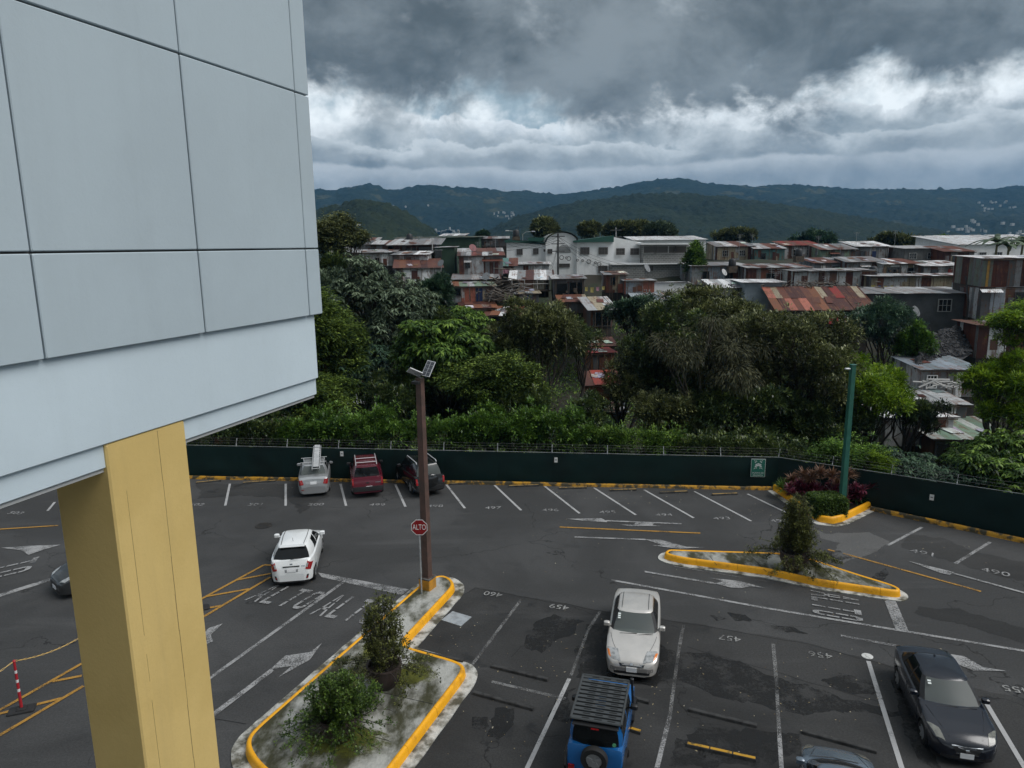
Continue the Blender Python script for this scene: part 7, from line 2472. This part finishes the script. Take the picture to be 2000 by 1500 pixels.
tree('tree', 'dark dense tree below the long grey house', (1735, 640), (78, 66), 66, 'blueg', 'tuft', 2200, 11, .28, .11, .26, 14)
tree('bush', 'vine-covered bush hanging beside the rubble slope', (1795, 672), (38, 46), 63, 'vine', 'tuft', 900, 11, .26, .12, .22, 8, cat='bush')
tree('tree', 'bright lime-green tree at the right edge', (1965, 770), (92, 92), 43, 'lime', 'tuft', 2600, 12, .23, .085, .22, 22, m_barkp, spread=.75, lr=(.2, .36), low=-.5)
tree('tree', 'lime-green upper boughs reaching in at the right edge', (2010, 625), (80, 55), 45, 'lime', 'spray', 1300, 12, .22, .08, .24, 14, m_barkp, spread=.8, lr=(.2, .34), low=-.7)
tree('tree', 'dark leafy tree at right behind the fence below the lime tree', (1955, 900), (95, 75), 40.5, 'mid', 'palm', 1500, 10, .34, .12, .22, 14, spread=.72, low=-.6)
tree('tree', 'dark shaded tree low behind the hedge, left of the lamp post', (790, 775), (85, 62), 48.5, 'dark', 'tuft', 1500, 11, .26, .10, .26, 12, spread=.75, low=-.7)
tree('tree', 'dark shaded tree low between the layered green tree and the bare forked tree', (1015, 800), (66, 58), 46, 'dark', 'tuft', 1400, 11, .24, .10, .25, 12, spread=.75, low=-.7)
tree('tree', 'dark tree low on the left of the central clump', (1290, 812), (74, 62), 46, 'olive', 'tuft', 1700, 11, .24, .10, .25, 12, spread=.75, low=-.7)
tree('tree', 'dark tree low on the right of the central clump', (1610, 830), (90, 60), 45, 'dark', 'tuft', 1700, 11, .24, .10, .25, 12, spread=.75, low=-.7)
tree('tree', 'olive tree between the two dark crowns of the central clump', (1475, 690), (95, 90), 51, 'olive', 'tuft', 2200, 11, .26, .10, .25, 14, spread=.75, low=-.6)
tree('tree', 'dark green tree filling the slope left of the blue door hut', (800, 640), (70, 60), 60, 'dark', 'tuft', 1400, 11, .30, .11, .28, 10, spread=.72, low=-.6)
tree('tree', 'feathery tree low beside the white building edge behind the fence', (640, 790), (70, 60), 47, 'feather', 'spray', 1500, 13, .28, .09, .3, 12, spread=.75, low=-.7)
tree('tree', 'dark tree filling behind the layered green tree and the fence hedge', (900, 800), (95, 55), 52, 'dark', 'tuft', 1600, 11, .27, .10, .27, 12, spread=.75, low=-.7)
tree('tree', 'grey-green tree at the foot of the left skyline tree', (630, 600), (60, 70), 66, 'greyg', 'tuft', 1400, 11, .34, .12, .32, 10, spread=.72)
tree('tree', 'thin tree hanging over the red huts in the tree gap', (1212, 745), (34, 48), 49, 'olive', 'tuft', 480, 10, .24, .09, .3, 9, spread=.8, low=-.7)
tree('tree', 'low dark tree below the red huts in the tree gap', (1150, 800), (36, 40), 46, 'dark', 'tuft', 560, 10, .24, .09, .26, 9, spread=.8, low=-.7)
tree('tree', 'small dark tree beside the bleached roof flap over the tree gap', (1140, 660), (40, 44), 58, 'dark', 'tuft', 600, 10, .26, .10, .28, 9, spread=.8, low=-.7)
# --- far trees
tree('tree', 'dark tree on the left skyline beside the white building', (645, 470), (46, 62), 86, 'olive', 'spray', 1700, 12, .42, .15, .45, 12)
tree('tree', 'low tree beside the curved street lamp on the left skyline', (690, 470), (30, 22), 96, 'olive', 'spray', 700, 12, .4, .15, .4, 8)
tree('tree', 'grey-green tree overgrowing the pale shack at left', (700, 560), (60, 48), 80, 'greyg', 'tuft', 1500, 11, .40, .14, .36, 10)
tree('tree', 'dense tree between shacks and the feathery tree at left', (650, 540), (44, 50), 74, 'dark', 'tuft', 1200, 11, .38, .14, .36, 9)
tree('tree', 'big round tree on the skyline behind the barrel roofed hall', (1062, 450), (33, 27), 175, 'olive', 'tuft', 1600, 10, .75, .32, .6, 12, spread=.5, lr=(.35, .5))
tree('tree', 'round tree on the skyline right of the barrel roof', (1152, 452), (22, 17), 180, 'olive', 'tuft', 900, 10, .75, .32, .6, 9, spread=.5)
tree('tree', 'small dark tree on the skyline beside the yellow sign', (945, 462), (12, 10), 160, 'blueg', 'tuft', 400, 10, .6, .26, .5, 7, spread=.5)
tree('tree', 'wide tree behind the right end of the white hall', (1230, 449), (48, 20), 185, 'olive', 'tuft', 1500, 10, .8, .34, .7, 12, spread=.65)
tree('tree', 'tall tree behind the long white hall roof', (1290, 454), (34, 20), 175, 'greyg', 'tuft', 1100, 10, .75, .32, .6, 10, spread=.6)
tree('tree', 'garden tree right of the grey block house', (1362, 520), (26, 36), 106, 'mid', 'tuft', 800, 10, .45, .18, .4, 9)
for i, (x, y, rx, ry_, Y, lb, lf) in enumerate([(1440, 462, 46, 18, 190, 'broad tree on the skyline above the pale hall', 'olive'), (1600, 474, 60, 20, 170, 'long low tree on the skyline over the stepped tin house', 'blueg'), (1750, 478, 50, 20, 165, 'dark tree on the skyline left of the small flat roofed house', 'olive'), (1845, 482, 34, 16, 160, 'tree on the skyline beside the right-hand white roof', 'mid')]):
    tree('tree', lb, (x, y), (rx, ry_), Y, lf, 'tuft', 1000, 10, .75, .32, .6, 10, spread=.65)


def scatter_bush(name, label, lobes, leaf, style, k, per, L0, W0, cs, cat='bush', shell=.6, kind=None):
    """low bush from lobes given as ((px,py),(rx,ry),Y)"""
    lb = []
    for (x, y), (rx, ry_), Y in lobes:
        p = at(x, y, Y)
        lb.append(((p.x, p.y, p.z), (rx * Y / PXR, max(rx, ry_) * .7 * Y / PXR, ry_ * Y / PXR)))
    g = lb[0][0]
    t = thing(name, label, cat, (g[0], g[1], hz(g[0], g[1])))
    o = Vector(t.location)
    mb = MB()
    for q, rr in lb:
        for _ in range(3):
            e = Vector(q) + Vector((rnd.gauss(0, .4) * rr[0], rnd.gauss(0, .3) * rr[1], .3 * rr[2]))
            b_ = Vector((e.x, e.y, hz(e.x, e.y)))
            limb(mb, b_ - o, e - o, .05, .02)
    mb.build('stem', m_bark, t, smooth=True, sharp=None)
    big = list(lb)
    for q, rr in big:
        for _ in range(6):
            s2 = rnd.uniform(.2, .5)
            a_ = rnd.uniform(0, 2 * PI)
            lb.append(((q[0] + math.cos(a_) * rr[0] * .95, q[1] + math.sin(a_) * rr[1] * .7, q[2] + rnd.uniform(-.3, 1.05) * rr[2]), (rr[0] * s2, rr[1] * s2, rr[2] * s2 * rnd.uniform(.7, 1.5))))
    P, d = crown_points(lb, k, shell)
    ext = nrs.rand(len(P)) < .12
    P[ext] += (d[ext] + np.array([0, 0, .8])) * (nrs.rand(ext.sum(), 1) * .5)
    v, f, ti = foliage(P, d, per, L0 if cs is None else cs, L0, W0, style)
    link('foliage', mesh_np('foliage', v - np.array(o), f, LEAF[leaf], False, ti), t, kind='stuff')


scatter_bush('bush', 'vine-covered bush behind the fence left of the lamp post', [((700, 845), (55, 34), 43.5), ((760, 850), (50, 30), 43), ((650, 855), (50, 30), 43.5), ((590, 850), (50, 34), 44)], 'vine', 'tuft', 1900, 11, .20, .09, .18)
scatter_bush('bush', 'bright vine-covered bush behind the fence right of the lamp post', [((880, 850), (55, 28), 43), ((950, 842), (52, 34), 43.2), ((1020, 848), (55, 34), 43), ((1080, 850), (48, 36), 43), ((1120, 862), (30, 20), 42.5)], 'vine', 'tuft', 2700, 11, .20, .09, .18)
scatter_bush('bush', 'dark undergrowth behind the fence below the trees at far left', [((420, 860), (55, 30), 43.5), ((500, 855), (55, 32), 44), ((560, 850), (40, 30), 45)], 'dark', 'tuft', 1300, 11, .22, .09, .2)
scatter_bush('bush', 'dark undergrowth behind the fence at the tree gap', [((1180, 862), (40, 24), 43), ((1240, 868), (46, 26), 42.8), ((1310, 872), (50, 24), 42.5)], 'mid', 'tuft', 1300, 10, .20, .08, .2)
scatter_bush('bush', 'dark undergrowth behind the fence left of the assembly sign', [((1380, 876), (52, 24), 42), ((1450, 880), (50, 24), 41.5), ((1520, 886), (46, 20), 41)], 'dark', 'tuft', 1300, 10, .20, .08, .2)
scatter_bush('bush', 'light green bush behind the fence right of the green pole', [((1660, 892), (48, 26), 40.5), ((1610, 895), (30, 18), 40.5)], 'vine', 'spray', 1300, 11, .18, .055, .18)
scatter_bush('bush', 'yellow-green small bush behind the fence beside the green pole', [((1720, 908), (16, 18), 39.5)], 'lime', 'spray', 420, 10, .15, .05, .14)
scatter_bush('bush', 'dark weedy bush behind the fence below the green roofed shed', [((1780, 915), (50, 26), 40), ((1850, 940), (46, 24), 38), ((1900, 945), (40, 26), 37)], 'blueg', 'palm', 900, 9, .30, .08, .2)
scatter_bush('bush', 'big-leaved bush at the right edge behind the fence', [((1985, 940), (50, 40), 36), ((1930, 925), (46, 34), 37)], 'mid', 'palm', 700, 9, .32, .12, .2)

# ground cover on the slopes: leaves scattered over the terrain
k = 30000
px_ = nrs.uniform(-45, 70, k)
py_ = nrs.uniform(34, 104, k)
ok = np.array([fence_dist(a, b) > .8 for a, b in zip(px_, py_)])
px_, py_ = px_[ok], py_[ok]
dens = np.array([noise.noise(Vector((a * .15, b * .15, 7))) for a, b in zip(px_, py_)]) > -.25
px_, py_ = px_[dens], py_[dens]
pz_ = np.array([hz(a, b) for a, b in zip(px_, py_)])
P = np.stack([px_, py_, pz_ + .25 * nrs.rand(len(px_))], 1)
v, f, ti = foliage(P, np.tile([0, 0, 1.0], (len(P), 1)), 5, .4, .34, .13, 'tuft')
link('undergrowth', mesh_np('undergrowth', v, f, LEAF['mid'], False, ti), kind='stuff', label='weeds and creepers covering the ravine slope behind the fence', category='undergrowth')

# --- banana plants on the right skyline
m_stem = mat('banana_stem', (.16, .15, .08), .7)


def banana(px, Y, h, label, k=9):
    b = at(*px, Y)
    t = thing('banana_plant', label, 'banana plant', tuple(b), 0, 'banana plants on the right skyline')
    MB().tube([(0, 0, -1.5), (.1, 0, h * .5)], [.16, .10], 8).build('stem', m_stem, t, smooth=True)
    for i in range(k):
        a = 2 * PI * i / k + rnd.uniform(-.3, .3)
        el_ = rnd.uniform(.5, 1.2)
        L_ = h * rnd.uniform(.55, .8)
        vs, fs = [], []
        sg_ = 9
        for j in range(sg_ + 1):
            u = j / sg_
            r = L_ * (u * math.cos(el_) + .25 * u * u)
            z = h * .5 + L_ * (u * math.sin(el_) - .75 * u * u)
            w = .30 * math.sin(PI * min(1, .12 + u * .88)) ** .6 * (1 if j < sg_ else .1)
            c_ = Vector((r * math.cos(a), r * math.sin(a), z))
            s_ = Vector((-math.sin(a), math.cos(a), 0)) * w
            vs += [tuple(c_ - s_ - Vector((0, 0, w * .35))), tuple(c_), tuple(c_ + s_ - Vector((0, 0, w * .35)))]
        for j in range(sg_):
            for q in range(2):
                fs.append((j * 3 + q, j * 3 + q + 1, j * 3 + q + 4, j * 3 + q + 3))
        link('leaf', mesh_np('leaf', vs, fs, LEAF['greyg'], True, np.full(len(fs), rnd.uniform(.25, .7))), t)


for px, Y, h, lb in (((1942, 512), 84, 4.6, 'tall banana plant on the skyline, left of the three at right'), ((1965, 516), 82, 4.0, 'middle banana plant of the three on the right skyline'), ((1992, 512), 84, 4.4, 'banana plant on the skyline at the right picture edge'), ):
    banana(px, Y, h, lb)

# --- planted bed: spiky red cordylines, purple clump, clipped hedge, tufts
def rosette(t, o, k, L0, W0, leaf, nm='leaf_rosette', tw=.75, sd=0):
    P = np.tile(np.array(o), (k, 1)) + nrs.normal(size=(k, 3)) * .02
    a = nrs.rand(k) * 2 * PI
    e = nrs.uniform(-.2, 1.35, k)
    D = np.stack([np.cos(a) * np.cos(e), np.sin(a) * np.cos(e), np.sin(e)], 1)
    v, f, ti = leaf_arrays(P, D, np.tile([0, 0, 1.0], (k, 1)) + rnorm(k) * .1, L0 * nrs.uniform(.7, 1.15, k), W0 * nrs.uniform(.8, 1.2, k), np.clip(nrs.normal(.5, .2, k), 0, 1), .1)
    return link(nm, mesh_np(nm, v, f, LEAF[leaf], False, ti), t, kind='stuff')


for i, (x, y, yh, lb) in enumerate([(1546, 969, 940, 'small rust-leaved spiky plant at the left end of the bed'), (1568, 976, 930, 'rust-leaved spiky plant, second from left in the bed'), (1583, 981, 936, 'rust-leaved spiky plant left of the middle of the bed'), (1598, 984, 926, 'tall rust-leaved spiky plant in the middle of the bed'), (1620, 989, 931, 'rust-leaved spiky plant just left of the green pole'), (1651, 993, 931, 'rust-leaved spiky plant just right of the green pole')]):
    g = gp(x, y, .1)
    h = at(x, yh, g.y).z - .1
    t = thing('spiky_plant', lb, 'plant', (g.x, g.y, .1), 0, 'rust-leaved spiky plants in the corner bed')
    MB().tube([(0, 0, 0), (.06, .02, h * .5), (.0, 0, h)], [.03, .025, .02], 6).build('stem', m_barkp, t, smooth=True)
    rosette(t, (0, 0, h), 100, .55, .055, 'rust')
    if i in (1, 4):
        MB().tube([(.02, 0, .4), (.3, .05, h * .72)], [.025, .02], 6).build('stem', m_barkp, t, smooth=True)
        rosette(t, (.3, .05, h * .72), 70, .5, .055, 'rust')
g = gp(1595, 990)
for i, (x, y, k, lb) in enumerate([(1560, 984, 5, 'left'), (1590, 990, 7, 'middle'), (1648, 990, 7, 'right')]):
    g = gp(x, y)
    t = thing('purple_plant', 'clump of purple-red broad-leaved plants, %s part of the corner bed' % lb, 'plant', (g.x, g.y, .1), 0, 'purple-red plants in the corner bed')
    for j in range(k * 3):
        rosette(t, (rnd.gauss(0, .55), rnd.gauss(0, .35), rnd.uniform(.25, 1.0)), 26, .36, .10, 'redl')
# clipped hedge block
a, b = gp(1577, 1008), gp(1646, 1008)
hc = (a + b) / 2
t = thing('clipped_hedge', 'low clipped green hedge rounded at the corners inside the bed', 'hedge', (hc.x, hc.y, .1), .08)
w, dp, hh = (b - a).length * .5, .62, .95
k = 6500
u = nrs.uniform(-1, 1, (k, 3))
ax = nrs.randint(0, 3, k)
sg_ = np.where(nrs.rand(k) > .5, 1, -1)
u[np.arange(k), ax] = sg_
u[:, 2] = np.where(ax == 2, 1, u[:, 2])
nn = np.zeros((k, 3))
nn[np.arange(k), ax] = sg_
nn[:, 2] = np.abs(nn[:, 2])
q = u.copy()
rr = (np.abs(u) ** 7).sum(1) ** (1 / 7.0)
q = q / np.maximum(rr, 1e-6)[:, None]
P = np.stack([q[:, 0] * w, q[:, 1] * dp, (q[:, 2] * .5 + .5) * hh], 1) * (1 - .08 * nrs.rand(k, 1))
v, f, ti = foliage(P, nn, 2, .04, .085, .05, 'tuft')
link('foliage', mesh_np('foliage', v, f, LEAF['hedge'], False, ti), t, kind='stuff')
MB().bbox(-w * .88, w * .88, -dp * .85, dp * .85, 0, hh * .9, .1).build('branch_core', mat('hedge_core', (.012, .016, .006), .9), t)
for x, y, lb in ((1542, 972, 'grassy tuft at the left of the corner bed'), (1676, 985, 'grassy tuft at the right end of the corner bed'), (1684, 975, 'second grassy tuft at the far right of the bed')):
    g = gp(x, y)
    t = thing('grass_tuft', lb, 'plant', (g.x, g.y, .1), 0, 'grassy tufts in the corner bed')
    for j in range(7):
        rosette(t, (rnd.gauss(0, .25), rnd.gauss(0, .2), rnd.uniform(.1, .5)), 45, .55, .035, 'mid', 'blade_tuft')

# --- potted shrubs
m_pot = mat('pot_brown', (.040, .027, .024), .6, (.06, .045, .038), 3, .3)


def potted(px, z, label, R, H, top, wide, k, per, L0, W0, leaf='shrub', trail=0, lean=0.0):
    g = gp(*px, z)
    t = thing('potted_shrub', label, 'potted shrub', (g.x, g.y, z + .004), rnd.uniform(0, 1), 'potted shrubs on the islands')
    MB().lathe([(R * .62, 0), (R * .85, H * .25), (R, H * .6), (R * .97, H * .9), (R * 1.05, H * .93), (R * 1.05, H), (R * .93, H), (R * .9, H * .9)], 28, None, False).build('pot', m_pot, t, smooth=True)
    MB().lathe([(R * .89, H * .80), (R * .88, H * .84)], 20).build('soil', m_soil, t)
    st_ = MB()
    tp, dv = [], []
    for i in range(k + trail):
        a = rnd.uniform(0, 2 * PI)
        p0 = Vector((math.cos(a) * R * rnd.random() * .8, math.sin(a) * R * rnd.random() * .8, H * .85))
        if i < k:
            q = rnd.random() ** .75
            zt = H + (top - H) * (.25 + .75 * q)
            w = wide * (1.15 - .8 * q) * rnd.uniform(.3, 1.1)
            p1 = Vector((math.cos(a) * w + lean * q, math.sin(a) * w, zt))
        else:
            L_ = rnd.uniform(.5, 1.3)
            p1 = Vector((math.cos(a) * (R + L_), math.sin(a) * (R + L_), rnd.uniform(.06, H * 1.2)))
            p0 = Vector((math.cos(a) * R * .85, math.sin(a) * R * .85, H))
        pts = limb(st_, p0, p1, .013, .004, .13, 6)
        dens = rnd.choice((.2, .7, 1.0, 1.6))
        for _ in range(int(per * dens)):
            u = rnd.uniform(.22, 1.0) * (len(pts) - 1)
            m_ = int(min(u, len(pts) - 1.001))
            p = pts[m_].lerp(pts[m_ + 1], u - m_) + Vector((rnd.gauss(0, .065), rnd.gauss(0, .065), rnd.gauss(0, .05)))
            tp.append(tuple(p))
            dv.append(tuple((p - Vector((0, 0, p.z * .7))).normalized() * .5 + Vector((0, 0, .5))))
    st_.build('stem', m_bark, t, smooth=True, sharp=None)
    v, f, ti = foliage(np.array(tp), np.array(dv), 5, .045, L0, W0, 'tuft')
    v[:, 2] = np.maximum(v[:, 2], .015)
    link('foliage', mesh_np('foliage', v, f, LEAF[leaf], False, ti), t, kind='stuff')


potted((752, 1338), .256, 'large dark pot with tall thin shrub in the middle of the long island', .50, .70, 2.9, .85, 64, 26, .072, .042, 'shrub', 24, .12)
potted((664, 1440), .256, 'pot overgrown by a low bushy shrub near the front of the long island', .46, .60, 1.75, 1.1, 84, 26, .075, .046, 'hedge', 50)
potted((1550, 1110), .256, 'dark pot with upright feathery shrub on the wedge-shaped island', .55, .75, 3.1, .72, 110, 34, .080, .038, 'shrub', 34, .1)

# fallen leaves on the asphalt
k = 1500
q = []
for x, y, sx, sy, c_ in ((1150, 1300, 180, 120, 260), (1500, 1380, 260, 110, 260), (1000, 1380, 80, 90, 90), (1200, 970, 330, 18, 200), (640, 950, 160, 12, 70), (900, 1270, 60, 60, 60), (700, 1440, 110, 60, 90), (1300, 1100, 500, 120, 120), (1800, 1060, 180, 40, 70), (1480, 1000, 160, 16, 60)):
    for i in range(int(c_ * .27)):
        p = gp(rnd.gauss(x, sx * .55), min(1520, rnd.gauss(y, sy * .55)))
        q.append((p.x, p.y, .014))
P = np.array(q)
P = P[[fence_dist(a, b) < -.6 for a, b, _ in q]]
k = len(P)
a = nrs.rand(k) * 2 * PI
D = np.stack([np.cos(a), np.sin(a), nrs.normal(0, .08, k)], 1)
v, f, ti = leaf_arrays(P, D, np.tile([0, 0, 1.0], (k, 1)), nrs.uniform(.03, .06, k) * (1 + 1.3 * (nrs.rand(k) > .85)), nrs.uniform(.02, .04, k) * 1.2, nrs.rand(k), .1)
link('fallen_leaves', mesh_np('fallen_leaves', v, f, mat_leaf('leaf_dry', (.12, .08, .04), (.34, .28, .16), (.50, .46, .36), .7, .1), False, ti), kind='stuff', label='small dry leaves scattered over the asphalt', category='leaves')

# ================================================================== HAZE
hb = MB().box(-4200, 4200, -120, 5600, -9, 520)
m_hz = bpy.data.materials.new('haze')
m_hz.use_nodes = True
n = N(m_hz.node_tree)
pv = n.new('ShaderNodeVolumePrincipled', {'Color': (.14, .43, .80, 1), 'Density': .00012, 'Anisotropy': .1})
n.new('ShaderNodeOutputMaterial', {'Volume': pv.outputs[0]})
hb.build('haze', m_hz, None, kind='stuff')
